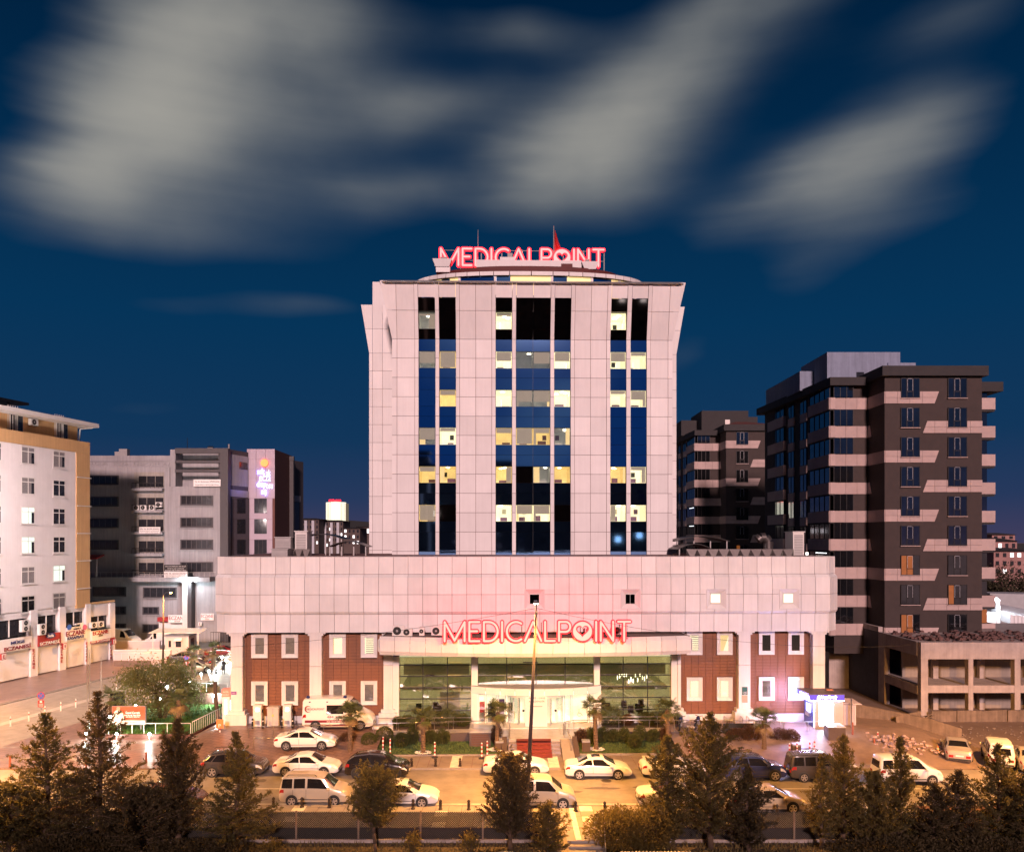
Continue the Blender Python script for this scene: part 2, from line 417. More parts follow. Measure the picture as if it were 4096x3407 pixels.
def ring(mb, u0, u1, z0, z1, w, vf, vb, vi):
    """picture-frame surround: outer edge at vf, sloping in to the inner edge at vi, back at vb"""
    o = [(u0, z0), (u1, z0), (u1, z1), (u0, z1)]
    i = [(u0 + w, z0 + w), (u1 - w, z0 + w), (u1 - w, z1 - w), (u0 + w, z1 - w)]
    vs = [(p[0], vf, p[1]) for p in o] + [(p[0], vi, p[1]) for p in i] + [(p[0], vb, p[1]) for p in o] + [(p[0], vb, p[1]) for p in i]
    fs = []
    for k in range(4):
        j = (k + 1) % 4
        fs += [(k, j, 4 + j, 4 + k), (4 + k, 4 + j, 12 + j, 12 + k), (j, k, 8 + k, 8 + j)]
    mb.add(vs, fs)
    return mb
_roomsh = {}
def room(parent, u0, u1, v0, v1, z0, z1, kind, lamps=1, blind=0.0, furn=True):
    m = ROOM[kind]
    if kind not in _roomsh:
        a = MB(); x0, x1, y0, y1, c0, c1 = -.5, .5, -.5, .5, -.5, .5
        a.add([(x0, y0, c0), (x1, y0, c0), (x1, y1, c0), (x0, y1, c0), (x0, y0, c1), (x1, y0, c1), (x1, y1, c1), (x0, y1, c1)],
              [(0, 1, 2, 3), (7, 6, 5, 4), (3, 2, 6, 7), (0, 3, 7, 4), (2, 1, 5, 6)])
        me = a.mesh('room_shell', m)
        for nm, f in (('ceiling', .62), ('back', .95), ('side', .42)):  # each face glows differently, putting the room's light gradient into the material
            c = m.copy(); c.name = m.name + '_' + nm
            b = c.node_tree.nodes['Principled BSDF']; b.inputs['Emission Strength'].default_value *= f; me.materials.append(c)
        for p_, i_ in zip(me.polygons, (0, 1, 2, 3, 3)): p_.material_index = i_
        _roomsh[kind] = me
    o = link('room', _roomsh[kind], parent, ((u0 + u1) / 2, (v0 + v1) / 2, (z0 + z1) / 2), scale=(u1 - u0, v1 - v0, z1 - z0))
    for k in range(lamps):
        cu = u0 + (u1 - u0) * rng.uniform(.2, .8); cv = v0 + (v1 - v0) * (.25 + .5 * k / max(1, lamps))
        pbox('ceiling_light', cu - .16, cu + .16, cv - .12, cv + .12, z1 - .07, z1 - .03, CEIL, parent)
    if blind > 0:
        pbox('roller_blind', u0 + .05, u1 - .05, v0 + .10, v0 + .12, z1 - (z1 - z0) * blind, z1 - .01, BLIND, parent)
    if rng.random() < .5:
        w = (u1 - u0) * rng.uniform(.12, .38); a = u0 + .04 if rng.random() < .5 else u1 - w - .04
        pbox('curtain', a, a + w, v0 + .13, v0 + .16, z0 + .02, z1 - .02, rng.choice((CURTAIN, BLIND, ROOM['warm'])), parent)
    if rng.random() < .45:
        c = rng.uniform(u0 + .3, u1 - .3); pbox('wall_picture', c - .2, c + .2, v1 - .06, v1 - .03, z0 + (z1 - z0) * .5, z0 + (z1 - z0) * .8, rng.choice((FURN, BLIND, DARKM)), parent)
    if furn:
        w = (u1 - u0) * rng.uniform(.35, .6); a = rng.uniform(u0 + .1, u1 - w - .05)
        pbox('furniture', a, a + w, v1 - .5, v1 - .1, z0 + .02, z0 + (z1 - z0) * rng.uniform(.25, .42), FURN, parent)
    return o

# ------------------------------------------------------------------ podium: upper band of bent panels
pod_u0, pod_u1 = hu(921), hu(3320)
NP = 41
pw = (pod_u1 - pod_u0) / NP
Zp = [hz(y) for y in (2226, 2296, 2309, 2377, 2445, 2456, 2528)]      # top ... bottom
G = .014
profiles = [[(.22, Zp[1] + G), (.22, Zp[0])],
            [(.0, Zp[3] + G), (.0, Zp[2]), (.22, Zp[1] - G)],
            [(.16, Zp[5] + G), (.0, Zp[4]), (.0, Zp[3] - G)],
            [(.16, Zp[6]), (.16, Zp[5] - G)]]
def bent_panel(prof, w, th=.06):
    mb = MB(); n = len(prof)
    vs = []
    for x in (-w / 2 + G, w / 2 - G):
        vs += [(x, p[0], p[1]) for p in prof] + [(x, p[0] + th, p[1]) for p in prof]
    fs = []
    for i in range(n - 1):
        fs += [(i, 2 * n + i, 2 * n + i + 1, i + 1), (n + i + 1, 3 * n + i + 1, 3 * n + i, n + i), (i + 1, n + i + 1, n + i, i), (2 * n + i, 3 * n + i, 3 * n + i + 1, 2 * n + i + 1)]
    fs += [(0, n, 3 * n, 2 * n), (n - 1, 3 * n - 1, 4 * n - 1, 2 * n - 1)]
    return mb.add(vs, fs)
SQWIN = [(hu(2138.5, 0), 'dark'), (hu(2522.5, 0), 'dark2'), (hu(2865, 0), 'bright'), (hu(3157, 0), 'bright')]
sq_zt, sq_zb = hz(2356), hz(2437)
pm = [bent_panel(p, pw).mesh('panel', PANEL) for p in profiles]
for c in range(NP):
    u = pod_u0 + (c + .5) * pw
    for r in range(4):
        hit = [s for s in SQWIN if abs(s[0] - u) < pw * .5 + .84]
        if r in (1, 2) and hit:
            # cut the panel round the square window
            s = hit[0][0]; a, b = u - pw / 2 + G, u + pw / 2 - G
            zt, zb = (Zp[2], Zp[3] + G) if r == 1 else (Zp[3] - G, Zp[4])
            if r == 1:
                MB().hexa([(a, 0, sq_zt), (b, 0, sq_zt), (b, 0, Zp[2]), (a, 0, Zp[2])], (0, .06, 0)).hexa([(a, 0, Zp[2]), (b, 0, Zp[2]), (b, .22, Zp[1] - G), (a, .22, Zp[1] - G)], (0, .06, 0)).build('panel', PANEL, hosp)
            else:
                MB().hexa([(a, .16, Zp[5] + G), (b, .16, Zp[5] + G), (b, 0, Zp[4]), (a, 0, Zp[4])], (0, .06, 0)).hexa([(a, 0, Zp[4]), (b, 0, Zp[4]), (b, 0, sq_zb), (a, 0, sq_zb)], (0, .06, 0)).build('panel', PANEL, hosp)
            z0, z1 = max(zb, sq_zb), min(zt, sq_zt)
            for (e0, e1) in ((a, min(b, s - .84)), (max(a, s + .84), b)):
                if e1 - e0 > .05: pbox('panel', e0, e1, 0, .06, z0, z1, PANEL, hosp)
            continue
        link('panel', pm[r], hosp, (u, 0, 0), rz=rng.uniform(-.007, .007))
# chamfered corners
for sgn, ue in ((-1, pod_u0), (1, pod_u1)):
    for r in range(4):
        for k in range(2):
            w = .8
            an = R(45) if sgn > 0 else R(30); w = .8 if sgn > 0 else .88
            d = (k + .5) * w
            m2 = bent_panel(profiles[r], w).mesh('panel', PANEL)
            link('panel', m2, hosp, (ue + sgn * d * math.cos(an), d * math.sin(an), 0), rz=sgn * an)
    # flank running back
    for r in range(4):
        for k in range(8):
            m2 = bent_panel(profiles[r], 2.0).mesh('panel', PANEL) if k == 0 else m2
            link('panel', m2, hosp, (ue + (1.13 if sgn > 0 else -1.52), 1.13 + k * 2 + 1, 0), rz=sgn * R(90))
core = MB().prism([(pod_u0 + .2, .29), (pod_u1 - .2, .29), (pod_u1 + .85, 1.35), (pod_u1 + .85, 17), (pod_u0 - 1.25, 17), (pod_u0 - 1.25, 1.3)], Zp[6] + .01, Zp[0] - .06)
core.build('upper_wall', JOINT, hosp)
pbox('parapet_cap', pod_u0, pod_u1, .18, .52, Zp[0] - .005, Zp[0] + .03, GREYM, hosp)
for su, kind in SQWIN:
    u0, u1 = su - .84, su + .84
    w = ring(MB(), u0, u1, sq_zb, sq_zt, .40, -.06, .28, .26).build('window', PANEL, hosp)
    pa, pb, za, zb = u0 + .40, u1 - .40, sq_zb + .40, sq_zt - .40
    # reveal box sunk into the wall: opening shown by room or dark pane
    if kind == 'bright':
        pbox('lit_pane', pa, pb, .255, .265, za, zb, ROOM['bright'], w)
        pbox('blind_edge', pa, pb, .235, .25, za, za + .12, BLIND, w)
    else:
        pbox('pane', pa, pb, .255, .265, za, zb, DARKGLASS, w)
        if kind == 'dark2': pbox('mullion', su - .02, su + .02, .22, .25, za, zb, STEEL, w)
    sash = MB()
    for a, b, c, d in ((pa, pb, za, za + .05), (pa, pb, zb - .05, zb), (pa, pa + .05, za, zb), (pb - .05, pb, za, zb)): sash.box(a, b, .20, .254, c, d)
    sash.build('sash', WHITEM, w)

# ------------------------------------------------------------------ podium: lower storeys
VB = 1.0                      # brown wall plane
GZ = 1.15                     # ground at the wall
WT = Zp[6]
bays = [(hu(968, VB), hu(1240, VB)), (hu(1284, VB), hu(1536, VB)), (hu(2718, VB), hu(2957, VB)), (hu(3000, VB), hu(3254, VB))]
lower = MB().box(pod_u0 + .4, pod_u1 - .4, 9.5, 9.8, .0, WT)
lower.build('rear_wall', JOINT, hosp)
winspec = []   # (u0,u1,z0,z1,kind)
def wz(a, b): return hz(2200 + b / 1.941, 0, VB), hz(2200 + a / 1.941, 0, VB)
up, lo = wz(645, 828), wz(1008, 1193)
upr, lor = wz(633, 815), wz(990, 1173)
for (a, b), ku, kl in (((401, 528), 'curtain', 'curtain'), ((636, 764), 'curtain', 'curtain'), ((1006, 1134), 'bright', 'curtain'), ((1250, 1377), 'blinds', 'curtain')):
    u0, u1 = hu(800 + a / 1.941, VB), hu(800 + b / 1.941, VB)
    winspec += [(u0, u1, *up, ku), (u0, u1, *lo, kl)]
for (a, b), ku, kl in (((283, 405), 'blinds', 'bright'), ((517, 638), 'stair', 'bright'), ((842, 964), 'dark', 'curtain'), ((1069, 1191), 'dark', 'cool')):
    u0, u1 = hu(2600 + a / 1.941, VB), hu(2600 + b / 1.941, VB)
    winspec += [(u0, u1, *upr, ku), (u0, u1, *lor, kl)]
for bi, (b0, b1) in enumerate(bays):
    backing = pbox('wall_backing', b0 - .25, b1 + .25, VB + .05, VB + .2, GZ - .3, WT, BRICKJ, hosp)
    # tiles, laid in courses and left out where windows stand
    tiles = MB(); th, tw = .262, .62
    ws = [w for w in winspec if w[0] < b1 and w[1] > b0]
    nrow = int((WT - GZ - .62) / th)
    ncol = max(1, round((b1 - b0 + .4) / tw)); tww = (b1 - b0 + .4) / ncol
    for r in range(nrow):
        z0 = GZ + .62 + r * th
        for c in range(ncol):
            x0 = b0 - .2 + c * tww; x1 = x0 + tww - .022
            segs = [(x0, x1)]
            for w in ws:
                if z0 + th > w[2] + .05 and z0 < w[3] - .05:
                    new = []
                    for (p, q) in segs:
                        if q <= w[0] + .05 or p >= w[1] - .05: new.append((p, q)); continue
                        if p < w[0] + .05: new.append((p, w[0] + .05))
                        if q > w[1] - .05: new.append((w[1] - .05, q))
                    segs = new
            for (p, q) in segs:
                if q - p > .02:
                    dv = rng.uniform(-.006, .006)
                    tiles.box(p, q, VB + dv, VB + .055, z0, z0 + th - .016)
    t = tiles.build('wall_tiles', BRICK, hosp); t['kind'] = 'stuff'
    pbox('plinth', b0 - .2, b1 + .2, VB - .08, VB + .04, GZ - .4, GZ + .58, WHITEP, hosp)
for (u0, u1, z0, z1, kind) in winspec:
    w = ring(MB(), u0, u1, z0, z1, .27, VB - .14, VB + .06, VB - .06).build('window', WHITEP, hosp)
    a, b, c, d = u0 + .27, u1 - .27, z0 + .27, z1 - .27
    if kind == 'curtain': pbox('curtain', a, b, VB + .03, VB + .045, c, d, CURTAIN, w)
    elif kind == 'dark': pbox('dark_room', a, b, VB + .03, VB + .045, c, d, BLACK, w)
    else:
        pbox('lit_room', a, b, VB + .03, VB + .045, c, d, ROOM['cool' if kind == 'cool' else 'bright'], w)
        if kind == 'blinds':
            n = 9
            for i in range(n):
                zz = c + (d - c) * (i + .35) / n
                pbox('blind_slat', a + (b - a) * .18, b, VB + .012, VB + .022, zz, zz + .055, CURTAIN, w)
        if kind == 'stair':
            MB().slab_xz([(a, c), (a + .30, c), (b, d), (a, d)], VB + .01, VB + .02).build('stair_flight', ROOM['warm'], w)
        if kind == 'bright': pbox('curtain', a, a + .10, VB + .01, VB + .02, c, d, ROOM['warm'], w)
    pbox('pane', a, b, VB - .006, VB, c, d, CLEAR, w)
    s = MB()
    for p, q, e, f in ((a, b, c, c + .05), (a, b, d - .05, d), (a, a + .05, c, d), (b - .05, b, c, d)): s.box(p, q, VB - .05, VB - .007, e, f)
    s.build('sash', WHITEM, w)
def pillar(px0, px1, v0=.30, v1=1.0, base=True):
    u0, u1 = hu(px0, v0), hu(px1, v0)
    pbox('pillar', u0, u1, v0, v1, GZ + 1.15 if base else GZ - .3, hz(2665), WHITEP, hosp)
    pbox('pillar', u0, u1, v0, v1, hz(2665) + .03, WT - .28, WHITEP, hosp)
    pbox('capital', u0 - .34, u1 + .34, v0 - .06, v1 - .01, WT - .12, WT + .003, WHITEP, hosp)
    pbox('capital', u0 - .14, u1 + .14, v0 - .03, v1 - .01, WT - .28, WT - .12, WHITEP, hosp)
    if base:
        pbox('pillar_base', u0 - .38, u1 + .38, v0 - .22, v1 - .01, GZ - .5, GZ + .86, WHITEP, hosp)
        pbox('pillar_base', u0 - .2, u1 + .2, v0 - .1, v1 - .01, GZ + .86, GZ + 1.15, WHITEP, hosp)
pillar(923, 970); pillar(1238, 1286); pillar(2955, 3002); pillar(3252, 3300)
pillar(1534, 1570, .7, 1.3); pillar(2711, 2724, .7, 1.3)
# ground floor flanks
for sgn, u in ((-1, hu(930)), (1, hu(3292))):
    pbox('side_wall', u - .15, u + .15, 1.0, 17, .0, WT, WHITEP, hosp)

# ------------------------------------------------------------------ glazed hall under the canopy
VG = 1.3
gz0, gz1 = 1.04, hz(2625, 0, VG)
gl_u0, gl_u1 = hu(1596, VG), hu(2685, VG)
lob = []
LOBW = mat('lobby_wall', (.62, .56, .36), .8, var=.12, scale=.8, emit=(1, .84, .44), es=.48)  # hall surfaces below glow too, standing in for light from the fittings
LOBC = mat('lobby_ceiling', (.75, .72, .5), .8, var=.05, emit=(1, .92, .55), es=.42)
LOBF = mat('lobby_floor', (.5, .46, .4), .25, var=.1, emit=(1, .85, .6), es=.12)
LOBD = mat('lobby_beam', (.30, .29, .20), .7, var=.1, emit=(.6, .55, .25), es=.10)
pbox('hall_floor', gl_u0, gl_u1, VG + .1, VG + 7.5, gz0 - .1, gz0 + .005, LOBF, hosp)
pbox('hall_back_wall', gl_u0, gl_u1, VG + 7.3, VG + 7.5, gz0, gz1, LOBW, hosp)
pbox('hall_ceiling', gl_u0, gl_u1, VG + .1, VG + 7.5, gz1 - .05, gz1 + .1, LOBC, hosp)
for u_ in (gl_u0, gl_u1): pbox('hall_side_wall', u_ - .06, u_ + .06, VG + .15, VG + 7.4, gz0, gz1, LOBW, hosp)
zmid0, zmid1 = hz(2702, 0, VG), hz(2748, 0, VG)
eu0, eu1 = hu(1890, VG), hu(2396, VG)
for a, b in ((gl_u0, eu0), (eu1, gl_u1), (eu0, eu1)):
    pbox('mezzanine_floor', a, b, VG + (1.3 if a != eu0 else .2), VG + 7.3, zmid1 - .45, zmid1 - .15, LOBD, hosp)
    pbox('mezzanine_beam', a + .3, b - .3, VG + .9, VG + 1.2, hz(2703, 0, VG), hz(2660, 0, VG), LOBD, hosp)
for i in range(16):
    u = gl_u0 + .8 + i * (gl_u1 - gl_u0 - 1.6) / 15
    pbox('balustrade_post', u - .02, u + .02, VG + 1.4, VG + 1.44, zmid1 - .15, zmid1 + .8, STEEL, hosp)
# furniture and fittings seen through the glass
for i in range(14):
    u = rng.uniform(gl_u0 + .5, eu0 - .8) if i % 2 else rng.uniform(eu1 + .5, gl_u1 - .8)
    v = VG + rng.uniform(1.5, 5.5)
    pbox('seat_back', u, u + .5, v, v + .08, gz0 + .4, gz0 + .95, FURN if i % 3 else DARKM, hosp)
    pbox('seat', u, u + .5, v - .5, v, gz0 + .36, gz0 + .46, DARKM, hosp)
for i in range(10):
    u = rng.uniform(gl_u0 + .3, gl_u1 - 1.5)
    pbox('cabinet', u, u + rng.uniform(.5, 1.4), VG + 6.6, VG + 7.2, zmid1 - .15, zmid1 + rng.uniform(.5, 1.1), ROOM['warm'] if i % 2 else FURN, hosp)
for i in range(9):
    u = gl_u0 + 1.2 + i * (gl_u1 - gl_u0 - 2.4) / 8
    pbox('ceiling_light', u - .3, u + .3, VG + 2.0, VG + 2.5, gz1 - .09, gz1 - .06, CEIL, hosp)
    if u < eu0 or u > eu1: pbox('ceiling_light', u - .3, u + .3, VG + 3.0, VG + 3.4, zmid1 - .50, zmid1 - .46, CEIL, hosp)
# chandelier over the right hand hall
for i in range(14):
    u = hu(2470 + i * 9, VG + 2); z = hz(2700 + rng.uniform(-14, 20), 0, VG + 2)
    pbox('chandelier_drop', u - .025, u + .025, VG + 2, VG + 2.05, z - .35, z, CEIL, hosp)
pbox('hall_partition', hu(1760, VG + 3), hu(1840, VG + 3), VG + 3, VG + 3.1, gz0, hz(2765, 0, VG + 3), WHITEM, hosp)
def glazed(px0, px1, xs, ys, z0=None):
    u0, u1 = hu(px0, VG), hu(px1, VG)
    ul = [hu(x, VG) for x in xs]; zl = sorted(hz(y, 0, VG) for y in ys)
    allu = [u0] + ul + [u1]; allz = [z0 if z0 is not None else gz0 + .15] + zl + [gz1]
    for i in range(len(allu) - 1):
        for j in range(len(allz) - 1):
            pbox('pane', allu[i], allu[i + 1], VG, VG + .012, allz[j], allz[j + 1], LOBBYGLASS, hosp)
    for u in allu: pbox('mullion', u - .035, u + .035, VG - .09, VG - .002, allz[0], allz[-1], DARKM, hosp)
    for z in allz[:-1]: pbox('transom', u0, u1, VG - .07, VG - .004, z - .04, z + .04, DARKM, hosp)
glazed(1596, 1886, (1692, 1790), (2657, 2702, 2748, 2792, 2839))
glazed(2399, 2685, (2492, 2590), (2655, 2700, 2746, 2790, 2838))
glazed(1911, 2376, (2027, 2144, 2260), (2656, 2701), hz(2744, 0, VG))
pbox('glazing_sill', gl_u0, eu0, VG - .1, VG + .1, gz0 - .4, gz0 + .15, WHITEP, hosp)
pbox('glazing_sill', eu1, gl_u1, VG - .1, VG + .1, gz0 - .4, gz0 + .15, WHITEP, hosp)
for a, b in ((1571, 1596), (1886, 1911), (2376, 2399), (2685, 2711)):
    pbox('hall_pillar', hu(a, VG - .35), hu(b, VG - .35), VG - .4, VG + .12, gz0 - .1, gz1 + .1, WHITEM, hosp)

# entrance: bowed white fascia, doors, revolving drums, boarded panel
zf0, zf1 = hz(2200 + 1112 / 1.941, 0, .5), hz(2200 + 1060 / 1.941, 0, .5)
ec = (eu0 + eu1) / 2; ew = (eu1 - eu0) / 2 + .12
NF = 9
pts = []
for i in range(NF + 1):
    t = -1 + 2 * i / NF
    pts.append((ec + ew * t, VG - .45 - 1.5 * (1 - t * t)))
for i in range(NF):
    (x0, y0), (x1, y1) = pts[i], pts[i + 1]
    g = .012
    MB().hexa([(x0 + g, y0, zf0), (x1 - g, y1, zf0), (x1 - g, y1, zf1), (x0 + g, y0, zf1)], (0, .12, 0)).build('fascia_panel', WHITEM, hosp)
fp = MB().prism([(x, y + .02) for x, y in pts] + [(ec + ew, VG - .1), (ec - ew, VG - .1)], zf1 - .10, zf1 + .06); fp.build('entrance_roof', GREYM, hosp)
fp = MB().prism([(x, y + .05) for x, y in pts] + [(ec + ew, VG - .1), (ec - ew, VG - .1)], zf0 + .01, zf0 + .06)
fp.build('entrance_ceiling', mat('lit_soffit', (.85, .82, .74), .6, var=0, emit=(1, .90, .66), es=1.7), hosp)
ENT = mat('entrance_interior', (.85, .8, .7), .7, var=.08, scale=.9, emit=(1, .86, .56), es=.75)  # lamp light on the vestibule wall and floor put in as glow
door_v = VG - .55
dz0, dz1 = gz0 + .02, zf0
pbox('vestibule_back_wall', eu0 + .2, eu1 - .2, VG + .45, VG + .5, dz0, dz1, ENT, hosp)
pbox('vestibule_floor', eu0 + .1, eu1 - .1, door_v, VG + .5, dz0 - .05, dz0 + .01, ENT, hosp)
pbox('entrance_pier', eu0 - .1, eu0 + .32, door_v - .1, VG + .1, gz0 - .1, zf0, WHITEM, hosp)
pbox('entrance_pier', eu1 - .32, eu1 + .1, door_v - .1, VG + .1, gz0 - .1, zf0, WHITEM, hosp)
ALU = mat('pale_aluminium', (.62, .60, .56), .35, metal=.3, var=.04)
def doorleaf(px0, px1, name='door', handle=True, split=False):
    u0, u1 = hu(px0, door_v), hu(px1, door_v)
    d = MB()
    for a, b, c, e in ((u0, u0 + .07, dz0, dz1), (u1 - .07, u1, dz0, dz1), (u0 + .07, u1 - .07, dz1 - .12, dz1), (u0 + .07, u1 - .07, dz0, dz0 + .12)): d.box(a, b, door_v - .04, door_v + .04, c, e)
    o = d.build(name, ALU, hosp)
    pbox('pane', u0 + .07, u1 - .07, door_v - .006, door_v + .006, dz0 + .12, dz1 - .12, CLEAR, o)
    if handle: pbox('handle', u1 - .16, u1 - .12, door_v - .10, door_v - .05, dz0 + .8, dz0 + 1.4, STEEL, o)
    return o
doorleaf(1913, 1942, 'sidelight', False); doorleaf(1944, 1990); doorleaf(1992, 2024); doorleaf(2030, 2056, 'sidelight', False)
doorleaf(2256, 2284, 'sidelight', False); dd = doorleaf(2286, 2352); doorleaf(2355, 2374, 'sidelight', False)
doorleaf(2226, 2252, 'sidelight', False)
for (pxa, pxb) in ((2056, 2105), (2190, 2226)):   # revolving door drums
    u0, u1 = hu(pxa, door_v - .5), hu(pxb, door_v - .5)
    cu, rr = (u0 + u1) / 2, 1.05
    o = MB().lathe([(1.12, dz1 - .2), (1.12, dz1 - .01)], 20, (cu, door_v, 0)).build('revolving_door', ALU, hosp)
    for k in range(3):
        a = R(20 + 120 * k)
        m = MB().hexa([(cu, door_v, dz0 + .02), (cu + math.cos(a) * rr, door_v + math.sin(a) * rr, dz0 + .02), (cu + math.cos(a) * rr, door_v + math.sin(a) * rr, dz1 - .2), (cu, door_v, dz1 - .2)], (.01, .01, 0))
        m.build('leaf_glass', CLEAR, o)
        MB().tube((cu + math.cos(a) * rr, door_v + math.sin(a) * rr, dz0), (cu + math.cos(a) * rr, door_v + math.sin(a) * rr, dz1 - .2), .035).build('leaf_stile', ALU, o)
    MB().lathe([(.10, 0), (.10, .01)], 14, (cu + .25, door_v - 1.08, dz0 + 1.3), 'y').build('door_badge', DARKM, o)
# things standing in the lit vestibule
for px, w, h, m in ((1930, .5, 1.7, REDP), (1968, .7, 1.5, DARKM), (2004, .6, 1.9, FURN), (2042, .35, 1.6, DARKM), (2048, .5, .8, ROOM['warm']), (1925, .5, .8, WHITEM)):
    u = hu(px, VG)
    pbox('display_stand', u - w / 2, u + w / 2, VG + .1, VG + .3, dz0, dz0 + h, m, hosp)
# white roller board with the notice
bu0, bu1 = hu(2101, door_v - 1.4), hu(2189, door_v - 1.4)
brd = pbox('roller_board', bu0, bu1, door_v - 1.42, door_v - 1.30, dz0 - .01, dz1 - .02, WHITEM, hosp)
nb = 22
for i in range(nb):
    z = dz0 + (dz1 - dz0) * .75 * (i + .5) / nb
    pbox('board_slat', bu0 + .05, bu1 - .05, door_v - 1.435, door_v - 1.42, z - .03, z + .03, WHITEM, hosp)
bc = (bu0 + bu1) / 2; bv = door_v - 1.445
writing('GİRİŞ - ÇIKIŞ', (bc + .05, bv, hz(2791, 0, bv)), 1.35, .17, BLACK, hosp, depth=.004)
writing('ACİLDENDİR.', (bc + .05, bv, hz(2803.5, 0, bv)), 1.35, .17, BLACK, hosp, depth=.004)
zz = hz(2825, 0, bv)
MB().slab_xz([(bc - .55, zz), (bc - .35, zz + .06), (bc - .35, zz + .02), (bc + .5, zz + .02), (bc + .5, zz - .02), (bc - .35, zz - .02), (bc - .35, zz - .06)][::-1], bv - .004, bv + .004).build('arrow', BLACK, hosp)
# wheelchair symbol on the right hand door
wu, wzz = hu(2318, door_v), hz(2851, 0, door_v); sy = MB()
arc = [(wu - .02 + .15 * math.cos(R(t)), door_v - .06, wzz - .12 + .15 * math.sin(R(t))) for t in range(110, 350, 20)]
sy.path(arc, .016, 5); sy.path([(wu - .05, door_v - .06, wzz + .2), (wu - .05, door_v - .06, wzz - .02), (wu + .12, door_v - .06, wzz - .02), (wu + .2, door_v - .06, wzz - .2), (wu + .26, door_v - .06, wzz - .18)], .018, 5)
sy.lathe([(.035, -.01), (.035, .01)], 10, (wu - .05, door_v - .06, wzz + .27), 'y')
sy.build('wheelchair_symbol', DARKM, hosp)

# ------------------------------------------------------------------ curved canopy
cz1, cz0 = 8.78, 7.30
cu0, cu1 = hu(1515, -2.6), hu(2768, -2.6)
cc_, cw_ = (cu0 + cu1) / 2, (cu1 - cu0) / 2
def can(t):      # plan curve of the front edge, t -1..1
    return cc_ + cw_ * t, -2.35 - 1.55 * (1 - t * t)
NC = 20
cpts = [can(-1 + 2 * i / NC) for i in range(NC + 1)]
ztop, zs1, zs0, zbot = cz1, cz1 - .28, cz0 + .32, cz0
for i in range(NC):
    (x0, y0), (x1, y1) = cpts[i], cpts[i + 1]; g = .012
    m = MB()
    prof = [(.22, zbot), (0, zs0), (0, zs1), (.26, ztop)]
    for (o0, za), (o1, zb) in zip(prof[:-1], prof[1:]):
        m.hexa([(x0 + g, y0 + o0, za), (x1 - g, y1 + o0, za), (x1 - g, y1 + o1, zb), (x0 + g, y0 + o1, zb)], (0, .06, 0))
    m.build('canopy_panel', PANEL, hosp)
for sgn, (x, y) in ((-1, cpts[0]), (1, cpts[-1])):
    for k in range(3):
        m = MB(); ya, yb = y + .10 + k * 1.1, y + .10 + (k + 1) * 1.1 - .02
        sh = .35 * (sgn)
        xs = [x + sgn * .0 - sgn * .22, x + sgn * .12, x + sgn * .12, x - sgn * .14]; zs = [zbot, zs0, zs1, ztop]
        for i in range(3):
            q = [(xs[i], ya, zs[i]), (xs[i], yb, zs[i]), (xs[i + 1], yb, zs[i + 1]), (xs[i + 1], ya, zs[i + 1])]
            m.hexa(q if sgn > 0 else q[::-1], (-sgn * .06, 0, 0))
        m.build('canopy_panel', PANEL, hosp)
cp = [(x, y + .27) for x, y in cpts]
MB().prism(cp + [(cpts[-1][0], 1.0), (cpts[0][0], 1.0)], ztop - .16, ztop - .10).build('canopy_roof', mat('roof_felt', (.11, .08, .07), .9, var=.3, scale=2), hosp)
MB().prism(cp + [(cpts[-1][0], 1.2), (cpts[0][0], 1.2)], zbot + .02, zbot + .08).build('canopy_soffit', WHITEP, hosp)
for i in range(9):
    u, v = can(-.8 + .2 * i)
    pbox('downlight', u - .12, u + .12, v + 1.4, v + 1.64, zbot + .0, zbot + .015, mat('downlight_lens', (1, 1, 1), .5, var=0, emit=(1, .85, .6), es=14), hosp)

# ------------------------------------------------------------------ tower
VT = 11.4
TX = dict(A=(1675, 1741.6), B=(1757.5, 1823.6), C=(1982.8, 2048), D=(2064, 2132), E=(2132, 2200.9), F=(2217, 2282), G=(2441.6, 2504.7), K=(2522.7, 2586))
wide = [(1567, 1588), (1588, 1659), (1838.6, 1903), (1903, 1967), (2298, 2362), (2362, 2426), (2602, 2672), (2672, 2691)]
narrow = [(1659, 1675), (1741.6, 1757.5), (1823.6, 1838.6), (1967, 1982.8), (2048, 2064), (2200.9, 2217), (2282, 2298), (2426, 2441.6), (2504.7, 2522.7), (2586, 2602)]
rows_y = [1140, 1250, 1358, 1434, 1511, 1588, 1665, 1741.6, 1819, 1896, 1972.5, 2050, 2127, 2204, 2240]
tz = [hz(y, 0, VT) for y in rows_y]
zk, ztp = tz[2], tz[0]
FL = 1.15      # how far the crown leans out
def fv(z): return VT if z <= zk else VT - FL * (z - zk) / (ztp - zk)
def flx(u, z, edge):
    if z <= zk or not edge: return u
    return u + edge * 1.02 * (z - zk) / (ztp - zk)
def tpanel(px0, px1, za, zb, edge0=0, edge1=0, name='panel', m=PANEL_T, dv=0.0, th=.07, parent=None, g=.018):
    u0, u1 = hu(px0, VT) + g, hu(px1, VT) - g
    if za >= zk - .01:
        q = [(flx(u0, za, edge0), fv(za) + dv, za + g), (flx(u1, za, edge1), fv(za) + dv, za + g), (flx(u1, zb, edge1), fv(zb) + dv, zb - g), (flx(u0, zb, edge0), fv(zb) + dv, zb - g)]
        return MB().hexa(q, (0, th, 0)).build(name, m, parent or hosp)
    o = pbox(name, u0, u1, VT + dv, VT + dv + th, za + g, zb - g, m, parent or hosp)
    if m is PANEL_T or m is BLUEGLASS: o.rotation_euler = (rng.uniform(-.005, .005), 0, rng.uniform(-.005, .005))
    return o
